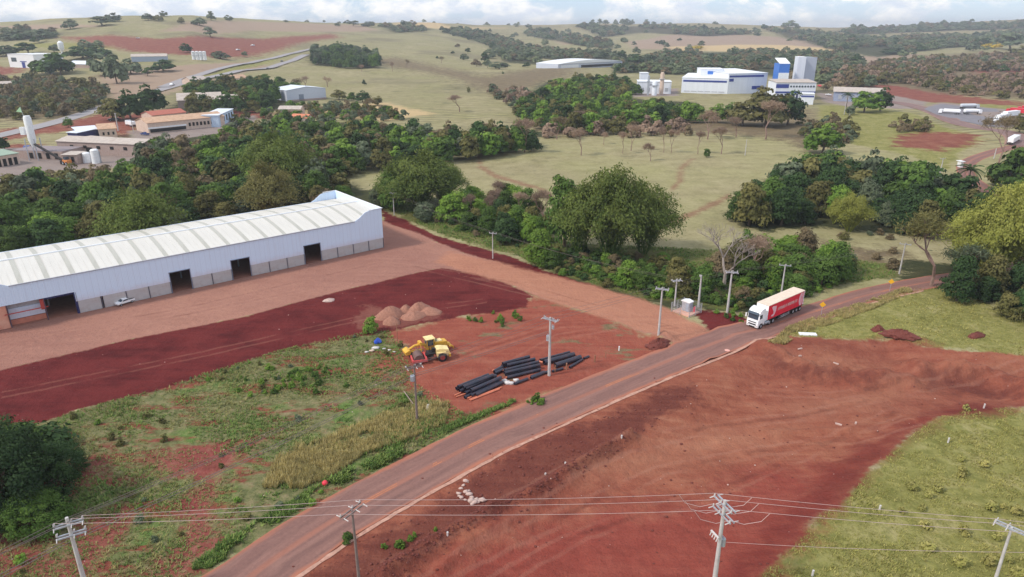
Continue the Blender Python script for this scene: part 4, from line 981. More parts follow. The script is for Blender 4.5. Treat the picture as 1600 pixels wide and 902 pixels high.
def stake(px, py, pyt, m, lab, r=.06, name='stake', cat='stake'):
    b = G(px, py); d = (b - Vector((0, 0, HC))).length; h = (py - pyt) * d / F * 1.05
    q = MB(); q.tube([(0, 0, -.2), (0.03, 0, h)], r, 6); o = q.build(name, m); o.location = b; return tag(o, lab, cat)
stake(885, 578, 567, M['wood'], 'wooden stake between the thick pipe and the thin pipe', .12)
stake(929, 566, 555, M['wood'], 'wooden stake on orange soil right of the pipe stacks', .12)
stake(946, 559, 550, M['wood'], 'thin wooden stake beyond the stake right of the pipes', .07)
stake(867, 582, 570, M['wood'], 'short stake just right of the concrete pole foot', .08)
stake(621, 533, 505, M['wood'], 'tall thin stake between the gravel piles and the grader', .06)
stake(967, 548, 541, M['white'], 'white marker peg on the orange soil near the earth mound', .1)

# ------------------------------------------------------------------ gravel piles, mounds, rubble
def pile(px, py, pxr, pyt, lab, m, cat='gravel pile', sq=.8, seed=0, rot=.5):
    b = G(px, py - (4 if m is M['gravel'] else 0)); dd = (b - Vector((0, 0, HC))).length; R = pxr * dd / F; h = max(.5, ((py - pyt) * dd / F * 1.25 - R * sq * .3) * 1.0)
    n = 30; m_ = 9; rnd = random.Random(seed); ph = [rnd.uniform(0, 6) for _ in range(5)]; v = []; f = []
    for i in range(m_ + 1):
        u = i / m_
        for j in range(n):
            a = 2 * pi * j / n; w_ = 1 + .12 * sin(2 * a + ph[0]) + .08 * sin(3 * a + ph[1]) + .04 * sin(7 * a + ph[2])
            rr = R * (1 - u) * w_
            zz_ = h * (1 - (1 - u) ** 1.35) * (1 + .05 * sin(5 * a + ph[3] + 4 * u)) - .15 * (i == 0)
            if u > .85: zz_ = h * (1 - .15 ** 1.35) + (u - .85) * h * .3
            jt = .05 if m is M['gravel'] else .16
            rr *= 1 + rnd.uniform(-jt, jt); zz_ *= 1 + rnd.uniform(-jt, jt)
            v.append((rr * cos(a), rr * sin(a) * sq, zz_))
    for i in range(m_):
        for j in range(n): f.append((i * n + j, i * n + (j + 1) % n, (i + 1) * n + (j + 1) % n, (i + 1) * n + j))
    q = MB(); q.add(v, f); o = q.build('gravel_pile' if m is M['gravel'] else 'soil_mound', m, smooth=True); o.location = (b.x, b.y, b.z); o.rotation_euler.z = rot
    return tag(o, lab, cat)
pile(610, 498, 24, 480, 'pink gravel pile behind the round green bush', M['gravel'], seed=1)
pile(634, 491, 14, 479, 'small gravel pile in the middle of the back row', M['gravel'], seed=2)
pile(655, 490, 21, 474, 'tallest pink gravel pile at the back', M['gravel'], seed=3)
pile(647, 499, 21, 488, 'low wide gravel pile in the front of the group', M['gravel'], seed=4)
pile(671, 492, 20, 481, 'rightmost pink gravel pile', M['gravel'], seed=5)
pile(612, 508, 16, 496, 'low gravel pile right of the green bush in front', M['gravel'], seed=6)
pile(1030, 540, 22, 527, 'dark red soil mound at the corner of dirt drive and road', M['soilclod'], 'soil mound', seed=7, sq=.6)
pile(514, 470, 9, 467, 'small pale heap on the dark red strip', M['stone'], 'soil mound', seed=8)
pile(1405, 524, 24, 514, 'dark brush and soil heap at the edge of the bright grass', M['soilclod'], 'soil mound', seed=9, sq=.5, rot=-.3)
pile(1372, 516, 9, 508, 'small dark clod heap left of the brush heap', M['soilclod'], 'soil mound', seed=10)
pile(1525, 526, 14, 519, 'red earth heap beside a hollow in the bright grass', M['soilclod'], 'soil mound', seed=11, sq=.5)
random.seed(3)
for i, (x, y, s) in enumerate([(728, 753, .32), (724, 759, .2), (720, 764, .24), (717, 772, .25), (718, 776, .2), (721, 778, .26), (727, 782, .18), (728, 770, .34), (733, 773, .34), (737, 778, .26), (732, 768, .2), (736, 783, .38), (742, 786, .34), (747, 785, .3), (753, 783, .38), (744, 781, .26), (756, 783, .3), (738, 788, .24)]):
    blob('rubble_stone', G(x, y) + Vector((0, 0, s * .3)), (s * 1.3, s * .9, s * .7), M['stone'], 'pale rubble stone in the heap on dark soil beside the road', 'stone', i, 1, .5, 'rubble stones beside the road')
tag(blob('ball', G(508, 758) + Vector((0, 0, .28)), (.32, .32, .32), M['red_plastic'], 'bright red ball lying on the verge left of the road', 'ball', 1, 3, .1))
q = MB(); q.tube([(0, 0, 0), (0, 0, .75)], .5, 16, r2=.55); q.tube([(0, 0, .76), (0, 0, .78)], .3, 12); dr = q.build('blue_barrel', M['blue_plastic'], smooth=True); dr.location = G(588, 536); dr.rotation_euler = (.7, .3, 1); tag(dr, 'blue and white drum tipped over left of the grader', 'barrel')
for i, (x, y, s) in enumerate([(587, 545, .7), (581, 549, .45), (573, 551, .35), (600, 546, .3), (608, 548, .3), (616, 551, .25)]):
    blob('debris_bag', G(x, y) + Vector((0, 0, .12)), (s, s * .6, s * .4), M['porcelain'] if i != 1 else M['wall_cream'], 'pale plastic bag among debris left of the grader', 'debris', i + 9, 2, .5, 'debris left of the grader')
blob('debris_bag', G(669, 640) + Vector((0, 0, .3)), (.3, .9, .35), M['porcelain'], 'long white sack in the straw grass near the dark pole', 'debris', 30, 2, .4)
def box_at(px, py, dims, rz, m, name, lab, cat, tilt=0):
    q = MB(); q.box((0, 0, dims[2] / 2), dims); o = q.build(name, m, bevel=min(dims) * .1); o.location = G(px, py); o.rotation_euler = (tilt, 0, rz); return tag(o, lab, cat)
box_at(1262, 523, (2.9, 1.0, .2), -.1, M['white'], 'concrete_slab', 'white slab lying at the grass edge above the red bank', 'slab')
box_at(1583, 484, (1.9, .7, .2), -.5, M['white'], 'concrete_slab', 'pale slab lying by the dark trees at the right edge', 'slab')
for i, (x, y, r_) in enumerate([(1250, 546, .4), (1306, 569, -.8), (1310, 664, -.6), (1250, 557, .2), (1337, 662, 1)]):
    box_at(x, y, (.85 if i < 3 else .5, .22, .2), r_, M['stone'], 'broken_post', ['short broken concrete post on the red bank under the white slab', 'short broken post lying in the middle of the red bank', 'broken pale post on the dirt next to the grading ridge', 'small pale block low on the red bank', 'small pale block right of the broken post'][i], 'post')
for i, (x, y, yt) in enumerate([(1537, 638, 632), (1481, 692, 685), (1374, 797, 790), (1269, 900, 891), (852, 742, 739), (971, 684, 680), (699, 836, 831), (883, 725, 722)]):
    stake(x, y, yt, M['porcelain'], ['white boundary post on red soil at the right', 'white boundary post in the right grass, upper one', 'white boundary post at the corner of the grass hummock', 'white boundary post by the bottom edge of the grass', 'white peg on the soil ridge, lower one', 'white peg at the upper end of the soil ridge', 'yellowish peg in the tyre tracks near the road', 'white peg halfway along the soil ridge'][i], .11, 'boundary_post', 'post')
blob('white_globe', G(1322, 437) + Vector((0, 0, .5)), (.45,) * 3, M['white'], 'white globe on the dark verge left of the road bend', 'globe', 1, 3, 0)
blob('white_globe', G(1511, 410) + Vector((0, 0, .8)), (.5,) * 3, M['white'], 'white globe among the trees at the right', 'globe', 1, 3, 0)
q = MB(); q.tube([(0, 0, 0), (0, 0, .09)], .42, 20); q.tube([(0, 0, .09), (0, 0, .13)], .2, 16); mk = q.build('manhole_cover', mat('pink_white_cover', (226, 170, 156), .7)); mk.location = G(1136, 549) + Vector((0, 0, .1)); tag(mk, 'pale round cover on the road in front of the truck', 'manhole cover')
def sign(px, py, lab):
    b = G(px, py); o = empty('road_sign', b, atan2(b.y, b.x) + pi / 2 + .2, lab, 'road sign')
    q = MB(); q.tube([(0, 0, 0), (0, 0, 1.6)], .04, 6); q.build('post', M['galv'], o)
    q = MB(); q.box((0, -.05, 2.0), (.8, .03, .8), rot=Matrix.Rotation(pi / 4, 3, 'Y')); q.build('panel', M['sign_yellow'], o)
    q = MB(); q.prism([(-.08, 1.75), (.08, 1.75), (.08, 2.05), (.2, 2.05), (0, 2.3), (-.2, 2.05), (-.08, 2.05)], -.075, -.068); q.build('arrow', M['black'], o)
sign(1283, 492, 'yellow warning sign in the straw grass beside the truck'); sign(1390, 455, 'yellow warning sign near the end of the visible road')

# fenced transformer cabinet
b = G(1072, 488); e1 = G(1052, 489); e2 = G(1074, 497); e3 = G(1088, 493)
ax = (e2 - e1); ang = atan2(ax.y, ax.x)
cbn = empty('transformer_cabinet', (b.x, b.y, hz(b.x, b.y)), ang, 'pale grey transformer cabinet with sloped lid on a fenced concrete pad', 'cabinet')
q = MB(); q.box((0, .0, .12), (3.6, 3.4, .24)); q.build('pad', mat('pinkish_pad', (206, 160, 142), .9), cbn)
q = MB(); q.box((-.1, .3, 1.15), (1.7, 1.1, 1.8)); q.build('body', M['galv'], cbn, bevel=.03)
q = MB(); q.prism([(-1.1, 2.05), (.85, 2.05), (.85, 2.2), (-.1, 2.45), (-1.1, 2.2)], -.35, .95); q.build('lid', M['white'], cbn)
q = MB(); q.box((.77, .3, 1.1), (.04, .9, 1.5)); q.box((.3, -.27, 1.1), (.6, .04, 1.5)); q.build('door', mat('cabinet_door', (160, 168, 182), .5), cbn)
fence = empty('wire_fence', (b.x, b.y, hz(b.x, b.y)), ang, 'low galvanised mesh fence around the transformer cabinet', 'fence')
ps = [(-2.0, -1.9), (0, -1.9), (2.0, -1.9), (2.0, 0), (2.0, 1.9), (0, 1.9), (-2.0, 1.9), (-2.0, 0)]
for i, (x, y) in enumerate(ps):
    q = MB(); q.tube([(0, 0, 0), (0, 0, 1.95)], .055, 6); po = q.build('post', M['galv'], fence); po.location = (x, y, 0)
    x2, y2 = ps[(i + 1) % 8]
    if i == 1: continue
    q = MB(); d_ = Vector((x2 - x, y2 - y, 0))
    for k in range(6): z_ = .15 + .34 * k; q.tube([(x, y, z_), (x2, y2, z_)], .014, 4)
    for k in range(1, 9): p_ = Vector((x, y, 0)) + d_ * k / 9; q.tube([(p_.x, p_.y, .1), (p_.x, p_.y, 1.9)], .012, 4)
    q.build('mesh_panel', M['galv'], fence)
q = MB(); q.tube([(0, 0, 0), (0, 0, .9), (0, 0, 1.0)], [.22, .22, .1], 10); ex = q.build('fire_extinguisher', M['red_plastic'], smooth=True); ex.location = G(1084.5, 489) + Vector((0, 0, .25)); tag(ex, 'red cylinder standing beside the grey transformer cabinet', 'extinguisher')

# ------------------------------------------------------------------ poles and wires
def solve_h(base, pyt):
    lo, hi = 0, 30
    for _ in range(30):
        m_ = (lo + hi) / 2; z_ = base.z + m_ - HC; fw = base.y * cos(PITCH) - z_ * sin(PITCH); up_ = base.y * sin(PITCH) + z_ * cos(PITCH)
        if 451 - F * up_ / fw < pyt: hi = m_
        else: lo = m_
    return lo
def insul(q, p, s=1.0): q.tube([p, (p[0], p[1], p[2] + .1 * s), (p[0], p[1], p[2] + .28 * s)], [.05 * s, .09 * s, .04 * s], 8)
PC = {}
def put_part(nm, par, loc, fn, m, rz=0):
    if nm not in PC:
        q = MB(); fn(q); o = q.build(nm, m, par, smooth=True); PC[nm] = o.data
    else: o = link(nm, PC[nm], par)
    o.location = loc; o.rotation_euler.z = rz
POLE = {}
def pole(key, lab, base=None, pyt=None, top=None, h=10.5, arm=None, armlen=2.2, arms=1, double=False, m='pole_concrete', r=.17, trans=None, zarm=.35, name='utility_pole', s=1.0):
    if top: xy = unz(top[0], top[1], h); b_ = Vector((xy[0], xy[1], 0)); b_.z = hz(b_.x, b_.y); hh = h - b_.z
    else: b_ = G(*base); hh = solve_h(b_, pyt)
    ang = arm if arm is not None else 0
    o = empty(name, b_, ang, lab, 'utility pole')
    q = MB(); q.tube([(0, 0, -.4), (0, 0, hh)], r * 1.25, 10, r2=r * .72); q.build('shaft', M[m], o, smooth=True)
    att = []
    if arm is not None:
        for k in range(arms):
            z_ = hh - zarm - k * 1.1
            for yy in ((-.2, .2) if double else (.2,)):
                q = MB(); q.box((0, yy, z_), (armlen, .11, .13)); ca = q.build('crossarm', M['galv'] if m != 'pole_dark' else M['pole_dark'], o)
            xs = (-armlen * .46, armlen * .1, armlen * .46)
            for xx in xs:
                put_part('insulator', o, (xx, .2, z_ + .06), lambda q: insul(q, (0, 0, 0), 1.0), M['porcelain'])
                if double:
                    for sy in (-1, 1): put_part('strain_insulator', o, (xx, sy * .2, z_ + .05), lambda q, sy=sy: q.tube([(0, 0, 0), (0, .5, -.05)], .045, 6), M['porcelain'], 0 if sy > 0 else pi)
            if k == 0: att = [Matrix.Rotation(ang, 4, 'Z') @ Vector((xx, .2, z_ + .36)) + b_ for xx in xs]
    if trans:
        for (tx, ty, tz, dims) in trans:
            q = MB(); q.tube([(tx, ty, hh - tz - dims[1]), (tx, ty, hh - tz)], dims[0], 14)
            for k in range(3): q.tube([(tx - .15 + .15 * k, ty, hh - tz), (tx - .15 + .15 * k, ty, hh - tz + .22)], .04, 6)
            q.build('transformer', M['galv'], o, smooth=True)
    POLE[key] = (o, att, b_, hh); return o
R90 = pi / 2
pole('A', 'concrete power pole with transformer box standing among the black pipes', base=(858, 587), pyt=496, arm=-.62, armlen=2.6, double=True, trans=[(-.34, .05, 3.1, (.3, .8)), (.5, 0, 1.3, (.2, .45))], r=.2)
pole('B', 'concrete pole with white crossarm at the corner of the dirt drive', base=(1029, 523), pyt=449, arm=-.35, armlen=2.2, double=True, r=.17)
pole('C', 'pole with flat crossarm behind the fenced transformer cabinet', base=(1054, 478), pyt=436, arm=.25, armlen=1.9, double=True, r=.15)
pole('D', 'bare concrete pole directly right of the fenced cabinet', base=(1091, 480), pyt=430, arm=R90, armlen=.8, r=.19)
pole('E', 'white concrete pole with crossarm left of the truck cab', base=(1136, 490), pyt=423, arm=-.15, armlen=2.2, double=True, r=.2)
pole('F', 'concrete pole rising behind the red trailer', base=(1220, 463), pyt=413, arm=-.3, armlen=2.2, r=.16)
pole('Gp', 'concrete pole beside the dry bush near the road bend', base=(1405, 428), pyt=380, arm=-.5, armlen=2.2, r=.15)
pole('H', 'pole near the far right corner of the white warehouse', base=(616, 336), pyt=300, arm=-.3, armlen=2.0, double=True, r=.13)
pole('I', 'slim pole in the grass strip behind the dirt yard', base=(770, 404), pyt=363, arm=-.35, armlen=1.8, r=.12)
pole('J', 'weathered dark pole with white transformer in the green field', base=(652, 660), pyt=570, arm=.45, armlen=2.2, double=True, m='pole_dark', r=.15, trans=[(-.42, -.35, 1.35, (.3, .75))], arms=1)
pole('K', 'large concrete pole with stacked crossarms at the lower left', top=(104, 809), h=10.5, arm=.52, armlen=2.3, arms=2, double=True, zarm=.7, r=.19)
pole('Lp', 'concrete pole with slanted double crossarm in front of the road', top=(550, 797), h=10.6, arm=1.0, armlen=2.5, double=True, zarm=.1, r=.14, m='pole_dark')
pole('Mp', 'concrete pole with several crossarms and meter box at bottom centre right', top=(1133, 782), h=11.0, arm=R90 + .35, armlen=2.6, arms=2, double=True, zarm=.4, r=.2, trans=[(.0, -.42, 4.3, (.2, .8))])
pole('N', 'concrete pole with double crossarm at the lower right edge', top=(1581, 824), h=10.6, arm=R90 + .72, armlen=2.5, double=True, zarm=.1, r=.14)
pole('P', 'distant light pole on the pasture left of the bamboo', base=(1164, 243), pyt=218, r=.16)
pole('Q', 'light concrete pole in the dry grass above the palm', base=(1468, 275), pyt=247, arm=.1, armlen=2, r=.17)
pole('S', 'leaning looking pole in the grass below the twin green trees', base=(1319, 179), pyt=160, r=.2)
pole('T', 'slim pole right of the palm beside the far bend', base=(1553, 248), pyt=232, r=.18)
pole('U', 'tall street light pole in the concrete works yard', base=(185, 205), pyt=177, arm=0, armlen=1.2, r=.28)
pole('V', 'slim lamp post by the white lorry in the yard', base=(209, 208), pyt=188, arm=0, armlen=3, r=.16)
pole('W', 'slim lamp post left of the wood beside the shed', base=(1325, 196), pyt=178, r=.18)
# pendent gear on the many-armed pole
o_, at_, b_, hh_ = POLE['Mp']
q = MB(); q.box((.1, .55, hh_ - 3.6), (1.1, .16, .12))
for xx in (-.4, -.1, .2, .5): q.tube([(xx, .62, hh_ - 3.6), (xx, .75, hh_ - 3.95)], .05, 6)
q.build('switch_gear', M['porcelain'], o_)
def wire(pts, lab, m='wire', r=.018, grp_=None, sag=.8):
    out = []
    for i in range(len(pts) - 1):
        a, b_ = Vector(pts[i]), Vector(pts[i + 1]); n = 14; L_ = (b_ - a).length; s_ = sag * (L_ / 45) ** 2
        for k in range(n + (i == len(pts) - 2)):
            u = k / n; p = a.lerp(b_, u); p.z -= s_ * 4 * u * (1 - u); out.append(p)
    q = MB(); q.tube(out, r, 4); o = q.build('power_line', M[m]); return tag(o, lab, 'power line', grp_)
def att(k): return sorted(POLE[k][1], key=lambda p: p.y)
def extend(p, q_, d): v = (q_ - p).normalized(); return q_ + v * d
for i, nm in enumerate(('nearest', 'middle', 'farthest')):
    K_, L_, M_, N_ = [att(k)[i] for k in ('K', 'Lp', 'Mp', 'N')]
    N2 = N_ + (N_ - M_).normalized() * 40
    wire([K_, L_, M_, N_, N2], nm + ' of the three pale wires crossing the foreground from left to right', sag=.55)
    if i == 0: jq = MB()
    inv_ = Matrix.Rotation(-POLE['Mp'][0].rotation_euler.z, 4, 'Z')
    for far_ in (L_, N_):
        d_ = (far_ - M_).normalized(); w0 = M_ + d_ * 3.2 + Vector((0, 0, -.12)); w1 = M_ + d_ * 2.6 + Vector((0, 0, -1.0)); w2 = M_ + d_ * 1.2 + Vector((0, 0, -1.45)); w3 = M_ + Vector((0, 0, -1.15))
        jq.tube([inv_ @ (p_ - POLE['Mp'][2]) for p_ in (w0, w1, w2, w3)], .022, 4)
    if i == 2: jq.build('jumper_wires', M['wire'], POLE['Mp'][0])
    J_, A_, B_ = [sorted(POLE[k][1], key=lambda p: -p.x + p.y)[i] for k in ('J', 'A', 'B')]; Kx = sorted(POLE['K'][1], key=lambda p: -p.x + p.y)[i]
    wire([K_ + (K_ - J_).normalized() * 45, Kx, J_, A_, B_], nm + ' of the grey wires running from the lower left pole over the field', 'wire_dark', r=.02, sag=.7)
    E_, F_, G_ = [att(k)[i] for k in ('E', 'F', 'Gp')]
    wire([B_, E_, F_, G_, extend(F_, G_, 60)], nm + ' of the thin wires following the road past the truck', 'wire_dark', r=.014)
    H_, I_, C_ = [sorted(POLE[k][1], key=lambda p: p.y)[i] for k in ('H', 'I', 'C')]
    wire([H_, I_, C_], nm + ' of the thin wires over the grass strip behind the yard', 'wire_dark', r=.012)
Kb = POLE['K'][2] + Vector((0, 0, 8.1)); Jb = POLE['J'][2] + Vector((0, 0, 7.0)); Ab = POLE['A'][2] + Vector((0, 0, 7.2))
for i in range(2):
    wire([Kb + (Kb - Jb).normalized() * 40 + Vector((0, 0, i * .3)), Kb + Vector((0, 0, i * .3)), Jb + Vector((0, 0, i * .3)), Ab + Vector((0, 0, i * .3))], ('lower', 'upper')[i] + ' telephone cable hung below the grey wires over the field', 'wire_dark', r=.03, sag=.6)
Mb_ = POLE['Mp'][2] + Vector((0, 0, 7.0)); Nb = POLE['N'][2] + Vector((0, 0, 9.0))
wire([Mb_, Nb + Vector((0, 0, -1)), Nb + (Nb - Mb_).normalized() * 30], 'single low wire between the two lower right poles', r=.016)
q = MB(); pw = G(655, 640); q.tube([(0, 0, 0), (-1.6, .6, 2.2)], .06, 6); pl = q.build('leaning_plank', M['stone']); pl.location = G(649, 636); tag(pl, 'pale plank leaning against the weathered dark pole', 'plank')
# ------------------------------------------------------------------ buildings beyond the wood
BOXES = []
def building(pa, pb, h, depth, lab, wall, roof, name='building', cat='building', rtype='gable', rise=.18, over=.4, feats=(), slope_to=None, extra=None):
    """pa, pb: photo pixels of the base line of the wall facing us (left, right)"""
    a = G(*pa); b = G(*pb); z = min(a.z, b.z); d = b - a; d.z = 0; L_ = d.length; ang = atan2(d.y, d.x)
    o = empty(name, (a.x, a.y, z), ang, lab, cat)
    q = MB(); hh = h
    q.box((L_ / 2, depth / 2, h / 2 - 1), (L_, depth, h + 2)); q.build('wall', wall, o)
    q = MB(); t_ = .18
    if rtype == 'gable':      # ridge along x
        r_ = depth * rise
        q.prism([(-over, h), (depth / 2, h + r_), (depth + over, h), (depth + over, h + t_), (depth / 2, h + r_ + t_), (-over, h + t_)], -over, L_ + over, axis='x')
        g = MB(); g.prism([(0, h - .01), (depth / 2, h + r_ - .02), (depth, h - .01)], .02, L_ - .02, axis='x'); g.build('gable', wall, o)
    elif rtype == 'gabley':   # ridge along depth
        r_ = L_ * rise
        q.prism([(-over, h), (L_ / 2, h + r_), (L_ + over, h), (L_ + over, h + t_), (L_ / 2, h + r_ + t_), (-over, h + t_)], -over, depth + over)
        g = MB(); g.prism([(0, h - .01), (L_ / 2, h + r_ - .02), (L_, h - .01)], .02, depth - .02); g.build('gable', wall, o)
    elif rtype == 'arch':
        r_ = L_ * rise; pr_ = []
        for i in range(13): u = i / 12; pr_.append((L_ * u, h + r_ * sin(pi * u)))
        q.prism(pr_ + [(L_, h - .02), (0, h - .02)], -over, depth + over)
    elif rtype == 'shed': q.prism([(-over, h), (depth + over, h + depth * rise), (depth + over, h + depth * rise + t_), (-over, h + t_)], -over, L_ + over, axis='x'); 
    else: q.box((L_ / 2, depth / 2, h + t_ / 2), (L_ + over * 2, depth + over * 2, t_))
    q.build('roof', roof, o)
    for f in feats:           # (name, x0, x1, z0, z1, material[, side])
        nm, x0, x1, z0, z1, m_ = f[:6]
        q = MB(); q.box(((x0 + x1) / 2 * L_, -.06, (z0 + z1) / 2 * h), ((x1 - x0) * L_, .2, (z1 - z0) * h)); q.build(nm, m_, o)
    c = a + Vector((cos(ang), sin(ang), 0)) * L_ / 2 + Vector((-sin(ang), cos(ang), 0)) * depth / 2
    BOXES.append((c.x, c.y, L_ / 2 + 2, depth / 2 + 2, ang))
    return o, L_
dk, gl = M['dark'], M['glass']
def wins(n, x0, x1, z0, z1, m_=None, frac=.5, nm='window'):
    return [(nm, x0 + (x1 - x0) * (i + .5 - frac / 2) / n, x0 + (x1 - x0) * (i + .5 + frac / 2) / n, z0, z1, m_ or gl) for i in range(n)]
shedw = mat('pale_metal_wall', (198, 204, 218), .5, var=.05); shedr = mat('pale_metal_roof', (222, 228, 238), .45, var=.04)
o, L_ = building((449, 159), (510, 155), 7.5, 22, 'small white metal shed with grey door on red ground before the pasture', shedw, shedr, 'shed', 'shed', 'gabley', .06, .3,
                 [('door', .30, .42, 0, .6, mat('grey_door', (130, 140, 158), .6)), ('plinth', 0, 1, 0, .16, mat('shed_plinth', (172, 150, 145), .9))])
# concrete works at the left
building((92, 239), (222, 245), 4.8, 13, 'long low block building with pale roof and two white tanks before it', M['wall_pink'], M['roof_fibre'], rtype='gable', rise=.1,
         feats=wins(5, .1, .9, .5, .75, dk, .25) + [('door', .35, .42, 0, .6, dk)])
building((108, 221), (123, 222), 4, 10, 'navy and white shed with curved white roof', M['steel_blue'], shedr, 'shed', 'shed', 'shed', .05)
building((123, 219), (157, 216), 4.2, 9, 'navy walled workshop wing joining the curved white roof', M['steel_blue'], shedr, 'shed', 'shed', 'shed', .08)
building((157, 218), (184, 216), 4.5, 10, 'cream site office with terracotta roof and small windows', M['wall_cream'], M['roof_tile'], 'house', 'house', 'gable', .2, feats=wins(3, .1, .95, .4, .7, dk, .4))
building((125, 226), (160, 229), 3, 6, 'low cream wall shed in front of the navy workshop', M['wall_cream'], M['roof_fibre'], 'shed', 'shed', 'flat')
building((-6, 262), (32, 256), 4, 9, 'open shed with grey green roof at the left edge', M['wall_cream'], mat('greenish_roof', (150, 168, 150), .7), 'shed', 'shed', 'shed', .1, feats=wins(4, .05, .95, 0, .7, dk, .6, 'opening'))
building((20, 247), (100, 250), 3.2, 12, 'grey aggregate bunker with low walls below the silo', M['wall_pink'], mat('bunker_roof', (140, 128, 130), .9), 'bunker', 'bunker', 'flat', 0, 0, feats=wins(4, .3, .95, .1, .8, dk, .4, 'opening'))
building((100, 257), (122, 257), 3.6, 6, 'small grey block hut right of the conveyor', M['wall_pink'], M['roof_fibre'], 'hut', 'hut', 'shed', .05, feats=wins(2, .1, .9, .3, .8, dk, .5, 'opening'))
# silo
b = G(58, 250); si = empty('silo', b, 0, 'tall white cylindrical cement silo with green flag on top', 'silo')
hs = solve_h(b, 181)
q = MB(); q.tube([(0, 0, 5), (0, 0, 8), (0, 0, hs - 1), (0, 0, hs)], [.6, 1.4, 1.4, 1.1], 20); q.build('body', M['white'], si, smooth=True)
q = MB()
for s1 in (-1, 1):
    for s2 in (-1, 1): q.tube([(s1 * 1.8, s2 * 1.8, 0), (s1 * 1.8, s2 * 1.8, 8.5)], .2, 6)
q.build('leg', M['galv'], si)
q = MB(); q.tube([(-1.2, 0, hs), (-1.6, 0, hs + 3.4)], .08, 5); q.build('flag_pole', M['galv'], si)
q = MB(); q.prism([(-1.6, hs + 3.4), (-3.6, hs + 1.6), (-1.3, hs + 1.2)], -.04, .04); q.build('flag', mat('green_white_flag', (176, 214, 170), .7), si)
q = MB(); q.box((-2.9, 0, hs * .66), (1.5, 1.2, 3)); q.build('filter_box', M['white'], si)
q = MB(); q.tube([(1.5, -1.5, 6.5), (14, -6, 1)], .5, 6); q.build('conveyor', M['black'], si)
for i, (x, y) in enumerate([(137, 254), (151, 255)]):
    b = G(x, y); tk = empty('tank', b, .2, ['left of two white box tanks in front of the low block building', 'taller right one of two white tanks before the block building'][i], 'tank')
    q = MB(); q.tube([(0, 0, 0), (0, 0, 3.5 + 1.5 * i), (0, 0, 3.9 + 1.5 * i)], [1.5, 1.5, 1.1], 16); q.build('body', M['white'], tk, smooth=True)
    q = MB(); q.tube([(1.6, 0, 0), (1.6, 0, 3.5 + i)], .1, 5); q.tube([(1.6, .6, 0), (1.6, .6, 3.5 + i)], .1, 5); q.build('ladder', M['galv'], tk)
b = G(106, 258); lo_ = empty('wheel_loader', b, 2.6, 'small orange wheel loader below the conveyor in the concrete yard', 'loader')
q = MB(); q.box((0, 0, 1.4), (3.4, 1.8, 1.2)); q.build('body', mat('loader_orange', (206, 130, 70), .6), lo_, bevel=.1)
q = MB(); q.box((.3, 0, 2.5), (1.3, 1.4, 1.2)); q.build('cab', M['glass'], lo_, bevel=.05)
q = MB(); q.prism([(2.2, .2), (3.2, .2), (3, 1.4), (2.3, 1)], -1.1, 1.1); q.build('bucket', M['black'], lo_)
wheels(lo_, [(1.1, .9), (1.1, -.9), (-1.1, .9), (-1.1, -.9)], .7, .5)
# tile roofed yard complex
building((233, 209), (352, 197), 5.0, 15, 'long cream roofed hall with open lattice side near the green wood', M['wall_cream'], M['roof_tile'], rtype='gable', rise=.13,
         feats=[('awning', .0, .48, .45, .6, M['white']), ('opening', .02, .47, .1, .42, dk)] + wins(9, .5, .95, .35, .7, dk, .55))
building((343, 199), (366, 186), 6, 8, 'white and sky blue end block with dark window slits', mat('pale_blue_wall', (190, 208, 228), .7), shedr, 'annex', 'building', 'shed', .02, feats=wins(5, .08, .95, .3, .8, dk, .3))
building((240, 193), (292, 187), 4, 12, 'low house with long red tile roof under the big trees', M['wall_cream'], mat('red_tiles', (176, 104, 88), .9), 'house', 'house', 'gable', .15, feats=wins(3, .1, .9, .3, .7, dk))
building((257, 188), (278, 186), 4, 8, 'small white outbuilding right of the red roofed house', M['white'], M['roof_fibre'], 'house', 'house', 'flat', feats=wins(2, .1, .9, .3, .7, dk))
building((279, 170), (348, 168), 5, 20, 'grey brown fibre roofed barn behind dry bushes', M['wall_pink'], M['roof_fibre'], 'barn', 'barn', 'gable', .18, feats=wins(3, .5, .95, .1, .6, dk, .6, 'opening'))
building((352, 170), (388, 169), 5, 14, 'second fibre roofed barn half hidden by trees', M['wall_pink'], M['roof_fibre'], 'barn', 'barn', 'gable', .22)
building((300, 134), (326, 132), 4, 12, 'small pale house beside the highway at the wood corner', M['wall_cream'], M['roof_fibre'], 'house', 'house', 'gable', .2, feats=wins(3, .1, .9, .3, .7, dk))
building((360, 131), (388, 129), 4, 10, 'small cream roofed house above the wood left of the shed', M['wall_cream'], M['roof_tile'], 'house', 'house', 'gable', .25)
building((436, 180), (470, 181), 3.6, 8, 'small grey roofed hut with red hedge at its left', M['wall_cream'], M['roof_fibre'], 'house', 'house', 'gable', .2, feats=wins(3, .3, .95, .1, .7, dk, .4, 'opening'))
building((455, 193), (480, 194), 3, 7, 'low cottage with orange tile roof hidden in trees', M['wall_cream'], mat('orange_tiles', (206, 130, 100), .9), 'house', 'house', 'gable', .25)
building((2, 141), (20, 140), 4, 10, 'pale roofed house at the left edge above the scrub', M['wall_cream'], M['roof_fibre'], 'house', 'house', 'gable', .2)
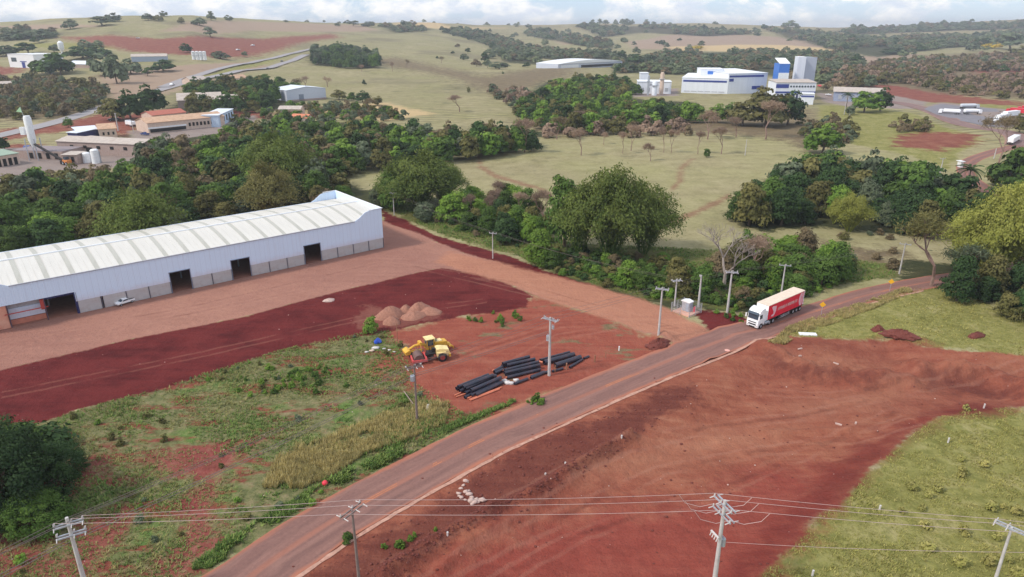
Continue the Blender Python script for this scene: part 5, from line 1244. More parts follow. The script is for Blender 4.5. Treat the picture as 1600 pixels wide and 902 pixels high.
# hilltop left
building((16, 105), (56, 107), 13, 30, 'white slab sided hall with one dark window at far left', M['white'], M['white'], 'hall', 'building', 'flat', feats=[('window', .12, .32, .45, .75, gl), ('door', .5, .62, 0, .42, M['blue']), ('porch_roof', .45, .7, .44, .5, M['blue'])])
building((107, 107), (147, 107), 4, 14, 'long low white roofed shed under trees at far left', M['wall_pink'], shedr, 'shed', 'shed', 'gable', .2)
building((206, 97), (262, 96), 5, 16, 'long low pale roofed hall with pale blue front among trees', mat('pale_blue_front', (160, 172, 190), .7), M['roof_fibre'], 'hall', 'building', 'gable', .15)
b = G(312, 94); sg = empty('silo_group', b, 0, 'four white storage silos standing in a row by the far highway', 'silo')
hs = solve_h(b, 80); wS = 20 * (b - Vector((0, 0, HC))).length / F
for k in range(4):
    q = MB(); q.tube([(0, 0, 0), (0, 0, hs * .92), (0, 0, hs)], [wS / 8.6, wS / 8.6, wS / 16], 12); so_ = q.build('silo_tube', M['white'], sg, smooth=True); so_.location = ((k - 1.5) * wS / 4, 0, 0)
for k, zf in enumerate((.55, .9)):
    q = MB(); q.box((0, -wS / 7, hs * zf), (wS * .96, .5, hs * .05)); q.build('platform', M['galv'], sg)
b = G(99, 91); q = MB(); q.tube([(0, 0, 0), (0, 0, 2)], 7, 20, r2=7); wt = empty('water_tower', b, 0, 'white oval water tank on a stem above the trees at far left', 'water tower'); q = MB(); q.tube([(0, 0, 0), (0, 0, 8)], 1, 8); q.build('stem', M['white'], wt)
q = MB(); q.tube([(0, 0, 7), (0, 0, 10), (0, 0, 16), (0, 0, 18)], [1.2, 3, 3, 1], 14); q.build('tank', M['white'], wt, smooth=True)
# arched hall in the valley
building((872, 107), (972, 103), 6, 38, 'wide white shallow arched hall in the green valley', shedw, M['white'], 'hall', 'building', 'arch', .03, 1, feats=[('opening', .04, .3, 0, .75, M['white']), ('opening', .34, .98, .1, .6, dk)])
# blue and white factory
wf = mat('factory_white', (226, 230, 238), .5, var=.03, dirt=(200, 206, 220), dirt_amt=.3, scale=.2, stretch=(4, 4, .3))
building((1064, 145), (1136, 147), 11.5, 40, 'lower white factory hall with one long blue window band', wf, M['white'], 'factory_hall', 'factory', 'shed', .03, .3, feats=[('band', .03, .97, .74, .86, M['blue'])] + wins(6, .05, .95, .1, .14, M['galv'], .85, 'sill'))
building((1136, 147), (1196, 146), 15.5, 46, 'taller white factory hall with blue band and blue square', wf, M['white'], 'factory_hall', 'factory', 'shed', .02, .3, feats=[('band', .02, .9, .82, .91, M['blue']), ('blue_panel', .02, .13, .62, .76, M['blue']), ('door', .62, .86, .22, .38, M['blue'])])
building((1092, 143.5), (1128, 143.5), 17.5, 20, 'rear white factory block with bright blue roof strip', wf, M['white'], 'factory_hall', 'factory', 'flat', 0, .2, feats=[('band', .3, 1.0, .78, .92, M['blue_light'])])
building((996, 146), (1048, 147), 9, 20, 'pale stepped process building left of the factory', wf, M['white'], 'factory_annex', 'factory', 'flat', feats=[('band', .35, .6, .7, .85, M['galv'])] + wins(5, .05, .95, .2, .5, M['galv'], .5))
building((1000, 140), (1012, 140), 13, 12, 'small white block behind the stepped process building', wf, M['white'], 'factory_annex', 'factory', 'flat')
def tower(px, py, pyt, rad, lab, m, nm='tower', n=12):
    b = G(px, py); h = solve_h(b, pyt); o = empty(nm, b, 0, lab, nm.replace('_', ' '))
    q = MB(); q.tube([(0, 0, 0), (0, 0, h * .9), (0, 0, h)], [rad, rad, rad * .7], n); q.build('body', m, o, smooth=True)
    q = MB(); q.box((0, 0, h * .7), (rad * 2.5, rad * 2.5, .4)); q.build('platform', M['galv'], o)
tower(1033, 148, 113, 1.6, 'cream round process tower left of the factory', M['wall_cream'], 'process_tower')
tower(1022, 149, 127, 2.0, 'short white process tower beside the cream tower', wf, 'process_tower')
tower(1012, 149, 118, .8, 'thin grey chimney left of the cream tower', M['galv'], 'chimney')
building((1212, 150), (1228, 150), 23.5, 14, 'bright blue tower block with white roof and white lower face', M['blue_light'], M['white'], 'tower_block', 'building', 'shed', .25, .2, feats=[('white_face', .0, 1.0, .35, .72, M['white'])])
sw = mat('pale_silo_wall', (216, 220, 230), .6, var=.05, scale=.3, stretch=(4, 4, .2))
building((1240, 147), (1252, 147), 27.5, 12, 'left pale grey silo block beside the blue tower', sw, M['white'], 'silo_block', 'silo', 'flat', 0, 0)
building((1250, 146), (1269, 146), 27, 14, 'right wide grey silo block with slanted top', mat('grey_silo_wall', (180, 186, 200), .6, var=.05), M['galv'], 'silo_block', 'silo', 'shed', -.1, 0)
building((1210, 155), (1272, 156), 12, 18, 'blue and white banded factory office with rows of windows', wf, M['roof_fibre'], 'factory_office', 'factory', 'shed', .06, .5,
         feats=[('band', .0, .32, .68, .9, M['blue']), ('band', .0, 1.0, .38, .48, M['blue'])] + wins(9, .34, .98, .72, .82, gl, .6) + wins(7, .02, .7, .02, .34, M['steel_blue'], .5, 'loading_door'))
building((1250, 163), (1270, 164), 7, 10, 'white annex with blue stripe at the front right of the office', wf, M['white'], 'factory_annex', 'factory', 'flat', feats=[('band', .0, 1, .7, .85, M['blue'])])
building((1302, 158), (1380, 160), 6.5, 26, 'low hall with wide grey white gable roof behind twin green trees', mat('bluish_wall', (150, 160, 184), .7), M['roof_fibre'], 'hall', 'building', 'gable', .09, 1, feats=wins(6, .05, .95, .2, .7, M['galv'], .5))
building((1500, 262), (1504, 262), 2.2, 2, 'tiny white hut on the inner side of the road bend', M['white'], M['white'], 'hut', 'hut', 'flat')
b = G(1462, 158); 

# ------------------------------------------------------------------ plants
rng = np.random.default_rng(7)
def leaf_quads(C, N, S, asp=1.0, T=None):
    """C centres, N normals, S half sizes -> quad vertices"""
    n = len(C); N = N / (np.linalg.norm(N, axis=1, keepdims=True) + 1e-9)
    R = rng.normal(size=(n, 3)) if T is None else T
    U = np.cross(N, R); U /= (np.linalg.norm(U, axis=1, keepdims=True) + 1e-9); V = np.cross(N, U)
    S = np.asarray(S)[:, None]; a = S; b = S * asp
    P = np.stack([C - U * a * .9, C - V * b + U * a * .15, C + U * a, C + V * b - U * a * .1], 1)   # kite shaped leaves
    return P.reshape(-1, 3)
def crown_pts(R, H, z0, K, M_, cr, seed, flat=.0, gaps=.0):
    """clumps spread through an ellipsoid; leaves over each clump"""
    g = np.random.default_rng(seed)
    d = g.normal(size=(K, 3)); d /= np.linalg.norm(d, axis=1, keepdims=True); d[:, 2] = np.abs(d[:, 2]) * 1.35 - .5
    rr = g.uniform(.45, 1.0, K) ** .6; lob = 1 + .22 * np.sin(d[:, 0] * 3 + seed) * np.cos(d[:, 1] * 4 + seed * 2)
    cc = d * rr[:, None] * lob[:, None] * np.array([R - cr * .8, R - cr * .8, H * .6]) * np.where(d[:, 2:3] < 0, .92, 1) ; cc[:, 2] += z0 + H / 2 * .62
    csz = cr * g.uniform(.6, 1.3, K)
    L = g.normal(size=(K, M_, 3)); L /= np.linalg.norm(L, axis=2, keepdims=True); L[:, :, 2] = np.where(L[:, :, 2] < -.2, -L[:, :, 2] * .7, L[:, :, 2])
    lr = g.uniform(.55, 1.08, (K, M_, 1))
    P = cc[:, None] + L * lr * csz[:, None, None] * np.array([1.05, 1.05, .75])
    N = L * .9 + (cc - np.array([0, 0, z0 + H * .3]))[:, None] * (.5 / R) + g.normal(size=L.shape) * .32 + np.array([0, 0, .2])
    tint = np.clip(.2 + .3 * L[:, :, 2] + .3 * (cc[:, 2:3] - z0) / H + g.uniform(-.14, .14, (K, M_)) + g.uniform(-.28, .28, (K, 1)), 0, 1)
    return P.reshape(-1, 3), N.reshape(-1, 3), tint.reshape(-1), cc
def quads_mesh(name, V, tint, tv=None):
    n = len(V) // 4; at_ = {'tint': np.repeat(tint, 4)}
    if tv is not None: at_['tvar'] = np.repeat(tv, 4)
    return mesh_np(name, V, np.arange(n * 4).reshape(-1, 4), at_)
def slotmesh(me): me.materials.append(L['green']); return me
def trunk_mesh(H, r, cc, n=6, wob=.3, seed=0):
    rnd = random.Random(seed); q = MB(); top = Vector((rnd.uniform(-wob, wob), rnd.uniform(-wob, wob), H))
    fork = top * .55; q.tube([(0, 0, -.5), (0, 0, .15), fork * .5 + Vector((rnd.uniform(-.1, .1), 0, 0)), fork], [r * 1.5, r * 1.1, r * .9, r * .75], 7)
    idx = list(range(len(cc))); rnd.shuffle(idx)
    for i in idx[:n]:
        c = Vector(cc[i]); m_ = fork.lerp(c, .5) + Vector((0, 0, .3)); q.tube([fork * .96, m_, c], [r * .55, r * .36, r * .12], 5)
    me = bpy.data.meshes.new('trunk'); me.from_pydata(q.v, [], q.f); me.materials.append(M['bark']); 
    for p in me.polygons: p.use_smooth = True
    return me
def broadleaf(seed, lod):
    K, M_, S = {'xhi': (170, 130, .10), 'hi': (72, 66, .25), 'mid': (40, 32, .45), 'lo': (20, 18, .85)}[lod]
    shp = [(4.0, 7.4, .4, 1.25), (4.3, 6.8, .3, 1.3), (3.7, 7.8, .5, 1.15), (4.4, 6.2, .6, 1.25)][seed % 4]
    P, N, tint, cc = crown_pts(shp[0], shp[1], shp[2], K, M_, shp[3] * (.62 if lod == 'xhi' else 1), seed)
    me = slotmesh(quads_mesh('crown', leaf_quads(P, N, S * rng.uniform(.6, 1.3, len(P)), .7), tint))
    return me, trunk_mesh(shp[2] + 2.5, .24, cc, 7, .3, seed)
TREES = {l: [broadleaf(s, l) for s in range(n)] for l, n in (('xhi', 2), ('hi', 5), ('mid', 4), ('lo', 4))}
def shrub_mesh(seed, lod):
    K, M_, S = {'hi': (22, 46, .17), 'mid': (12, 24, .32), 'lo': (8, 10, .6)}[lod]
    P, N, tint, cc = crown_pts(1.7, 2.4, .1, K, M_, .75, 50 + seed); P[:, 2] = np.maximum(P[:, 2], .05)
    return slotmesh(quads_mesh('foliage', leaf_quads(P, N, S * rng.uniform(.6, 1.3, len(P)), .7), tint))
SHRUBS = {l: [shrub_mesh(s, l) for s in range(3)] for l in ('hi', 'mid', 'lo')}; SHRUBS['xhi'] = SHRUBS['hi']
def bamboo(seed, stems, per, R, H, S):
    g = np.random.default_rng(seed); th = g.uniform(0, 2 * pi, stems); ln = g.uniform(.75, 1.05, stems) * H; out = np.sqrt(g.uniform(.0, 1, stems)) * R
    Cs, Ns, Ts, St = [], [], [], []
    q = MB()
    for i in range(stems):
        dx, dy = cos(th[i]), sin(th[i]); o_ = out[i]; hh = ln[i] * (1 - .46 * (o_ / R) ** 2)
        t_ = g.uniform(.12, 1.0, per) ** .9
        r_ = .8 + o_ * t_ ** 1.8; z_ = hh * (np.sin(t_ * pi * .62))
        puff = g.uniform(0, 1, per); k_ = np.floor(puff * 5) / 5; tt = .3 + .85 * k_; rr = .8 + o_ * tt ** 1.6; zz_ = hh * np.sin(tt * pi * .62)
        mixp = g.random(per) < .72; r_ = np.where(mixp, rr, r_); z_ = np.where(mixp, zz_, z_)
        off = g.normal(size=(per, 3)) * np.array([.6, .6, .5]); off[:, 2] -= (np.abs(off[:, 0]) + np.abs(off[:, 1])) * .45 - .3
        C = np.stack([dx * r_, dy * r_, z_], 1) + off; C[:, 2] = np.maximum(C[:, 2], .3)
        N = np.stack([dx * np.ones(per), dy * np.ones(per), .45 * np.ones(per)], 1) + g.normal(size=(per, 3)) * .55
        Cs.append(C); Ns.append(N); Ts.append(np.clip(.25 + .5 * z_ / H + g.uniform(-.2, .2) + g.uniform(-.2, .2, per), 0, 1))
        St.append(np.stack([dx * np.ones(per) * .9 + g.normal(size=per) * .7, dy * np.ones(per) * .9 + g.normal(size=per) * .7, -.8 + g.normal(size=per) * .6], 1))
        if i % 3 == 0: q.tube([(dx * .6, dy * .6, 0), (dx * (.8 + o_ * .3), dy * (.8 + o_ * .3), hh * .6), (dx * (.8 + o_ * .8), dy * (.8 + o_ * .8), hh * .93)], [.07, .06, .03], 4)
    C = np.concatenate(Cs); N = np.concatenate(Ns); tint = np.concatenate(Ts); D = np.concatenate(St)
    T = np.cross(N, D)
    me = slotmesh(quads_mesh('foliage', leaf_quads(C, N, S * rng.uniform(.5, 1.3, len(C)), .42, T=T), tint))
    ms_ = bpy.data.meshes.new('culms'); ms_.from_pydata(q.v, [], q.f); ms_.materials.append(L['bamboo'])
    return me, ms_
BAMB = [bamboo(11, 120, 230, 7.0, 14.5, .25), bamboo(12, 110, 210, 6.2, 14, .25), bamboo(13, 90, 200, 5.6, 12.5, .25)]
def branching(seed, H, spread, depth, r, twig=True, ratio=.74, up=.25, kids=(2, 3), thin=.62):
    rnd = random.Random(seed); q = MB(); tips = []
    def rec(p, d, l, r_, k):
        m_ = p + d * l * .5 + Vector((rnd.uniform(-1, 1), rnd.uniform(-1, 1), 0)) * l * .08; e = p + d * l
        q.tube([p, m_, e], [r_, r_ * .85, r_ * .68], 5 if k < 2 else 3, cap=False)
        if k >= depth: tips.append((e, d)); return
        for j in range(2 if k < 1 else rnd.choice(kids)):
            a = rnd.uniform(0, 2 * pi); o_ = Vector((cos(a), sin(a), 0)) * spread
            rec(e, (d + o_ * rnd.uniform(.6, 1.2) + Vector((0, 0, up))).normalized(), l * ratio * rnd.uniform(.8, 1.1), r_ * thin, k + 1)
    rec(Vector((0, 0, -.3)), Vector((rnd.uniform(-.1, .1), rnd.uniform(-.1, .1), 1)).normalized(), H * .3, r, 0)
    me = bpy.data.meshes.new('branches'); me.from_pydata(q.v, [], q.f)
    return me, tips
def bare_pair(seed, H, spread, depth, r, hz_n, S, bark, rad=1.0, squash=.7):
    me, tips = branching(seed, H, spread, depth, r); me.materials.append(bark)
    T = np.array([tuple(t[0]) for t in tips]); g = np.random.default_rng(seed)
    idx = g.integers(0, len(T), hz_n); C = T[idx] + g.normal(size=(hz_n, 3)) * rad * np.array([1, 1, squash])
    N = g.normal(size=(hz_n, 3)) + np.array([0, 0, .2])
    tw = slotmesh(quads_mesh('twigs', leaf_quads(C, N, S * g.uniform(.5, 1.4, hz_n), .14), g.uniform(0, 1, hz_n)))
    return me, tw
BARE = [bare_pair(s, 8 + s % 3, .75, 5, .2, 1500, .34, M['bark_pink'], .5) for s in (1, 2, 3)]
BARE_LO = [bare_pair(s, 8, .8, 3, .25, 420, .5, M['bark_pink'], .8) for s in (4, 5)]
def setmat(o, m): o.material_slots[0].link = 'OBJECT'; o.material_slots[0].material = m
def nlod(r): return 'xhi' if r < 90 else 'hi' if r < 230 else ('mid' if r < 520 else 'lo')
def place_tree(x, y, s, leaf, lab, grp_=None, kind='broadleaf_tree', cat='tree', sz=None, seed=None, lod=None, z=None):
    sd_ = random.randrange(100) if seed is None else seed; r_ = hypot(x, y); l_ = lod or nlod(r_)
    z = hz(x, y) if z is None else z
    o = empty(kind, (x, y, z), random.uniform(0, 6.28), lab, cat, grp_); o.scale = (s, s, s * (sz or 1))
    if kind in ('broadleaf_tree', 'flowering_tree'):
        a, b_ = TREES[l_][sd_ % len(TREES[l_])]
        c = link('crown', a, o); setmat(c, L[leaf]); link('trunk', b_, o)
    elif kind == 'shrub':
        a = SHRUBS[l_][sd_ % 3]; c = link('foliage', a, o); setmat(c, L[leaf])
        if 'shrub_stem' not in globals():
            q = MB()
            for k in range(4): q.tube([(0, 0, -.2), (.4 * cos(k * 1.6), .4 * sin(k * 1.6), .7), (.9 * cos(k * 1.6), .9 * sin(k * 1.6), 1.5)], [.08, .05, .02], 4)
            globals()['shrub_stem'] = bpy.data.meshes.new('stem'); shrub_stem.from_pydata(q.v, [], q.f); shrub_stem.materials.append(M['bark'])
        link('stem', shrub_stem, o)
    elif kind == 'bamboo_clump':
        a, b_ = BAMB[sd_ % 3]; c = link('foliage', a, o); setmat(c, L[leaf]); d_ = link('culms', b_, o); setmat(d_, L[leaf])
    elif kind == 'bare_tree':
        a, b_ = (BARE if l_ != 'lo' else BARE_LO)[sd_ % (3 if l_ != 'lo' else 2)]; link('trunk', a, o); c = link('twigs', b_, o); setmat(c, L[leaf])
    return o
def T_(px, py, hpx, leaf, lab, kind='broadleaf_tree', wpx=None, grp_=None, cat='tree', seed=None, nomH=None):
    """tree with its foot at pixel (px,py), hpx photo pixels tall, wpx wide"""
    b_ = G(px, py); dd = (b_ - Vector((0, 0, HC))).length; Hm = hpx * dd / F
    n_ = {'broadleaf_tree': 7.8, 'flowering_tree': 7.8, 'shrub': 2.6, 'bamboo_clump': 14, 'bare_tree': 8.5}[kind] if nomH is None else nomH
    nw = {'broadleaf_tree': 8.6, 'flowering_tree': 8.6, 'shrub': 3.8, 'bamboo_clump': 13, 'bare_tree': 8}[kind]
    s = Hm / n_; sx = (wpx * dd / F) / nw if wpx else s
    o = place_tree(b_.x, b_.y, sx, leaf, lab, grp_, kind, cat, sz=s / sx, seed=seed); return o

random.seed(21)
# named prominent plants
T_(952, 402, 132, 'bamboo', 'largest bamboo clump, centre of the picture, arching over the field edge', 'bamboo_clump', 130, seed=0)
T_(1005, 396, 112, 'bamboo', 'right flank of the big central bamboo, next to the dirt track', 'bamboo_clump', 108, seed=1)
T_(905, 398, 118, 'bamboo', 'left flank of the big central bamboo beside the dark tree', 'bamboo_clump', 90, seed=2)
T_(882, 385, 122, 'green', 'tall dark green tree touching the left side of the central bamboo', wpx=80, seed=0)
T_(655, 330, 92, 'bamboo', 'bamboo clump behind the pole at the far end of the warehouse', 'bamboo_clump', 118, seed=1)
T_(622, 322, 64, 'bamboo', 'smaller bamboo clump leaning left of the one behind the pole', 'bamboo_clump', 80, seed=2)
T_(695, 322, 66, 'bamboo', 'bamboo clump on the right of the one behind the pole', 'bamboo_clump', 66, seed=0)
T_(426, 343, 82, 'olive', 'rounded olive bamboo clump behind the middle of the warehouse roof', 'bamboo_clump', 92, seed=1)
T_(440, 300, 82, 'bamboo', 'yellowish bamboo clump rising above the rounded olive clump', 'bamboo_clump', 110, seed=0)
T_(226, 395, 98, 'bamboo', 'wide round bamboo clump behind the left part of the warehouse roof', 'bamboo_clump', 122, seed=2)
T_(1326, 362, 60, 'bamboo_y', 'small bright yellow bamboo in the clearing at the right', 'bamboo_clump', 64, seed=2)
T_(1302, 350, 36, 'bamboo_y', 'thin yellow bamboo spray left of the small yellow bamboo', 'bamboo_clump', 22, seed=1)
T_(1548, 440, 118, 'bamboo_y', 'tall yellow green bamboo at the right edge behind the dark trees', 'bamboo_clump', 96, seed=0)
T_(1595, 430, 128, 'bamboo_y', 'yellow green bamboo cut by the right edge of the picture', 'bamboo_clump', 110, seed=1)
T_(1500, 420, 88, 'bamboo_y', 'lower yellow green bamboo left of the tall one', 'bamboo_clump', 70, seed=2)
T_(14, 806, 150, 'deep', 'large dark tree at the left edge above the lower field', wpx=160, seed=0)
T_(74, 786, 104, 'deep', 'dark tree right of the large dark tree at the left edge', wpx=100, seed=1)
T_(-20, 770, 110, 'green', 'dark tree cut off by the left edge of the picture', wpx=130, seed=2)
T_(98, 742, 62, 'deep', 'small dark tree at the upper right of the left edge group', wpx=70, seed=1)
T_(30, 716, 52, 'green', 'dark tree top at the upper end of the left edge group', wpx=90, seed=0)
T_(60, 826, 66, 'green', 'low green tree at the foot of the left edge group', wpx=90, seed=1)
T_(60, 700, 36, 'deep', 'low dark bush at the top of the left edge trees', 'shrub', 100, cat='shrub', seed=1)
T_(580, 519, 29, 'fresh', 'round bright green bush in front of the gravel piles', 'shrub', 33, cat='shrub', seed=0)
# big contorted bare tree and the sparse one by the bend
me_, tips_ = branching(8, 12, .8, 6, .36, ratio=.78, up=.16, kids=(2, 3, 3), thin=.64); me_.materials.append(M['bark_pale'])
b_ = G(1134, 452); o = empty('bare_tree', b_, 1.0, 'big pale leafless tree with twisted branches behind the cabinet', 'tree'); s_ = 86 * (b_ - Vector((0, 0, HC))).length / F / 11.5; o.scale = (s_ * 1.2, s_ * 1.2, s_); link('trunk', me_, o)
T_(1168, 440, 70, 'pink', 'second leafless tree right of the big pale one', 'bare_tree', 70, seed=0)
o = T_(1455, 447, 92, 'olive', 'sparse tree with thin olive leaves at the end of the road', 'bare_tree', 105, seed=1)
T_(1485, 448, 70, 'greyg', 'sparse grey tree right of the sparse olive one', 'bare_tree', 80, seed=2)
T_(1395, 420, 18, 'brown', 'dark dry bush left of the pole by the bend', 'shrub', 26, cat='shrub')
# palm
def palm(px, py, hpx, lab):
    b_ = G(px, py); dd = (b_ - Vector((0, 0, HC))).length; H = hpx * dd / F; s = H / 9
    o = empty('palm_tree', b_, 0, lab, 'palm'); o.scale = (s, s, s)
    q = MB(); q.tube([(0, 0, -.3), (.1, 0, 3), (0, .1, 7)], [.28, .2, .17], 7); q.build('trunk', M['bark'], o)
    me = None
    for k in range(15):
        if me is None:
            C = []; N = []; T = []
            for i in range(16):
                u = i / 15; p = np.array([3.4 * u, 0, 1.3 * u - 2.2 * u * u])
                for s2 in (-1, 1): C.append(p + np.array([0, s2 * .45, -.15])); N.append([0, -s2 * .5, 1]); T.append([0, 1, 0])
            me = quads_mesh('frond', leaf_quads(np.array(C), np.array(N, float), np.full(len(C), .5), .22, T=np.tile([1.0, 0, 0], (len(C), 1))), np.random.rand(len(C))); me.materials.append(L['deep'])
        f_ = link('frond', me, o); f_.location = (0, .1, 7); f_.rotation_euler = (0, -.5 + (k % 3) * .45, k * 2.4)
palm(1508, 306, 44, 'palm tree standing dark in front of the far red road bend')
palm(1322, 168, 22, 'small palm beside the white annex of the blue factory')
# pasture trees
PB = [(820, 238, 50, 44, 'leftmost of the bare pinkish trees on the lower pasture'), (908, 243, 40, 36, 'broad bare pinkish tree standing alone in mid pasture'), (943, 226, 20, 20, 'small bare tree right of the broad one'),
      (973, 240, 32, 20, 'narrow bare tree right of mid pasture'), (986, 236, 40, 28, 'bare tree with forked trunk beside the narrow one'), (1016, 252, 30, 26, 'bare thin tree standing nearest in the pasture'),
      (1037, 239, 38, 20, 'left of two slim bare trees in the pasture'), (1049, 239, 36, 20, 'right of two slim bare trees in the pasture'), (1090, 241, 32, 24, 'bare tree left of the small round green tree'),
      (1127, 241, 40, 34, 'brown tree right of the small round green tree'), (870, 218, 34, 38, 'pinkish bare tree at the upper pasture edge'), (760, 222, 30, 34, 'pinkish bare tree at the left end of the upper pasture'),
      (1105, 218, 46, 50, 'large pinkish bare tree below the factory'), (1196, 218, 52, 52, 'large pinkish round bare tree below the dark green giants'), (1150, 215, 30, 34, 'bare tree between two large pinkish ones'),
      (905, 200, 24, 34, 'bare tree against the green valley wood'), (465, 140, 22, 30, 'bare tree left of the white shed'), (478, 136, 18, 22, 'bare tree above the white shed'), (512, 136, 20, 20, 'bare tree right of and above the white shed'),
      (576, 178, 26, 26, 'bare tree in the dry grass right of the white shed'), (565, 112, 14, 16, 'bare tree below the dark hill wood'), (613, 112, 20, 12, 'slim bare tree right of the dark hill wood'), (636, 106, 14, 12, 'second slim bare tree right of the dark hill wood'), (690, 99, 14, 14, 'bare tree in the upper pasture'),
      (718, 175, 24, 34, 'pinkish bare tree at the pasture foot'), (830, 165, 24, 34, 'bare bushy tree at the pasture right edge'), (800, 162, 20, 30, 'bare bushy tree left of the valley wood'), (1560, 258, 62, 50, 'large bare tree beside the far road bend')]
for x, y, h, w_, lb in PB: T_(x, y, h, 'pink' if x % 3 else 'brown', lb, 'bare_tree', w_)
GT = [(1104, 246, 15, 14, 'green', 'small round green tree on red soil in the pasture'), (1285, 240, 46, 66, 'fresh', 'dense round bright green tree above the right wood'), (1350, 176, 36, 44, 'fresh', 'bright green round tree before the low grey hall'),
      (1375, 174, 34, 36, 'deep', 'dark tree right of the bright one before the low grey hall'), (1328, 180, 14, 18, 'greyg', 'small grey green bush below the twin trees'),
      (1160, 196, 42, 62, 'olive', 'olive crowned giant tree left of the factory front'), (1195, 198, 60, 84, 'olive', 'tallest olive crowned giant tree in front of the factory'), (1230, 196, 52, 60, 'deep', 'dark giant tree right of the tallest olive one'),
      (1120, 192, 30, 44, 'fresh', 'light green bushy tree below the factory'), (1140, 186, 26, 30, 'green', 'dark tree between light green one and olive giant'),
      (178, 188, 36, 44, 'olive', 'left tree of the big dark group over the red yard'), (205, 187, 42, 46, 'deep', 'middle tree of the big dark group over the red yard'), (240, 178, 42, 50, 'deep', 'right tree of the big dark group over the red yard'), (226, 184, 22, 26, 'green', 'small tree under the big dark group'),
      (107, 199, 14, 16, 'green', 'small round tree on the red verge left of the shed'), (4, 235, 20, 24, 'deep', 'dark tree at the left edge above the red yard'),
      (80, 116, 34, 56, 'green', 'wide green tree right of the white hall'), (95, 117, 28, 36, 'deep', 'dark tree beside the wide green one'), (165, 118, 36, 40, 'greyg', 'tall grey green tree left of the pale blue hall'), (183, 131, 44, 36, 'greyg', 'drooping grey green tree below the pale blue hall'),
      (205, 116, 26, 36, 'greyg', 'grey green tree in front of the pale blue hall'), (255, 112, 20, 36, 'deep', 'dark low tree at the right end of the pale blue hall'), (231, 119, 12, 18, 'green', 'small green bush below the pale blue hall'), (135, 152, 14, 18, 'green', 'bluish green small tree in the left scrub'),
      (45, 84, 14, 34, 'deep', 'dark tree behind the white hall'), (10, 88, 16, 30, 'deep', 'dark tree left behind the white hall'), (130, 92, 20, 50, 'deep', 'dark trees right behind the white tank'), (155, 88, 16, 40, 'deep', 'dark tree at the end of the row behind the tank'), (85, 84, 12, 20, 'greyg', 'grey tree behind the white hall'),
      (110, 46, 16, 20, 'greyg', 'pale tree on the slope under the left skyline'), (160, 40, 12, 40, 'greyg', 'low spreading trees on the left slope'), (178, 34, 14, 22, 'greyg', 'tree near the left hilltop'), (232, 32, 10, 20, 'greyg', 'tree on the grassy hilltop'), (256, 26, 9, 12, 'greyg', 'round tree on the hilltop skyline'), (248, 33, 10, 16, 'olive', 'olive tree on the hilltop'),
      (312, 40, 12, 24, 'greyg', 'dark tree below the twin skyline trees'), (330, 32, 15, 15, 'greyg', 'tall tree of the twin skyline trees'), (358, 33, 10, 13, 'greyg', 'small tree right of the twin skyline trees'), (329, 58, 14, 24, 'greyg', 'round tree by the white lorries on the red works'), (283, 37, 10, 12, 'olive', 'small tree on the slope of the hilltop'),
      (25, 62, 14, 42, 'greyg', 'grey trees at the far left slope'), (70, 60, 13, 36, 'greyg', 'grey tree right of the far left slope group'), (345, 92, 13, 26, 'greyg', 'grey bush right of the white silos'),
      (734, 63, 9, 10, 'deep', 'small dark round tree on the upper pasture'), (707, 84, 5, 8, 'deep', 'tiny dark bush on the pasture fence line'), (683, 92, 5, 6, 'deep', 'tiny dark bush left of the fence line bush'), (757, 100, 18, 18, 'deep', 'round dark tree above the brown bushes'), (745, 104, 14, 20, 'brown', 'brown bush left of the round dark tree'), (780, 108, 12, 40, 'greyg', 'grey thicket right of the round dark tree'),
      (569, 133, 10, 8, 'deep', 'tiny dark tree alone in the pasture'), (732, 145, 10, 8, 'olive', 'small olive tree in mid pasture'), (714, 47, 5, 8, 'deep', 'small round bush near the top of the pasture'), (786, 116, 5, 4, 'deep', 'tiny dark shrub below the grey thicket'), (715, 74, 6, 10, 'brown', 'little brown tree on the pasture'),
      (530, 156, 18, 28, 'olive', 'round bush right of the white shed'), (550, 158, 16, 16, 'green', 'green bush beside the round bush'), (567, 160, 18, 30, 'deep', 'dark bush right of the white shed'), (590, 165, 15, 22, 'olive', 'olive bush at the end of the row by the shed'),
      (992, 100, 18, 34, 'deep', 'dark tree at the right end of the arched hall'), (907, 90, 5, 8, 'deep', 'tiny tree on the brown field'), (1027, 69, 6, 9, 'deep', 'small round tree on the far brown field'), (1183, 56, 5, 12, 'deep', 'small tree on the far field edge'), (1338, 100, 15, 12, 'deep', 'dark tall tree behind the silo blocks'),
      (1255, 86, 7, 14, 'deep', 'bush on the pale field behind the silos'), (1275, 87, 6, 14, 'olive', 'olive bush on the pale field behind the silos'), (1290, 76, 6, 8, 'greyg', 'thin tree on the far field'), (1395, 85, 9, 40, 'deep', 'wide dark tree on the far right pale field'), (1520, 80, 12, 22, 'greyg', 'grey green tree left of the yellow flowering tree'), (1578, 78, 22, 50, 'greyg', 'pale green tree crowns at the right edge skyline'), (1600, 90, 18, 40, 'olive', 'olive tree below the skyline crowns at the right'),
      (1480, 138, 12, 15, 'deep', 'dark bush on the distant red slope'), (1592, 208, 26, 26, 'olive', 'small tree on the grass left of the lorry bend'), (1583, 300, 70, 70, 'green', 'big green tree inside the far road bend'), (1610, 296, 66, 60, 'deep', 'dark green tree cut by the right edge near the bend'), (1560, 290, 34, 40, 'olive', 'olive bushy tree left of the big green bend tree'),
      (1232, 43, 12, 26, 'greyg', 'broad tree clump on the far right skyline'), (1245, 43, 6, 10, 'greyg', 'small tree right of the broad skyline clump')]
for x, y, h, w_, lf, lb in GT: T_(x, y, h, lf, lb, 'broadleaf_tree', w_)
T_(1550, 76, 10, 'yflower', 'yellow flowering tree on the far right hillside', 'flowering_tree', 26)
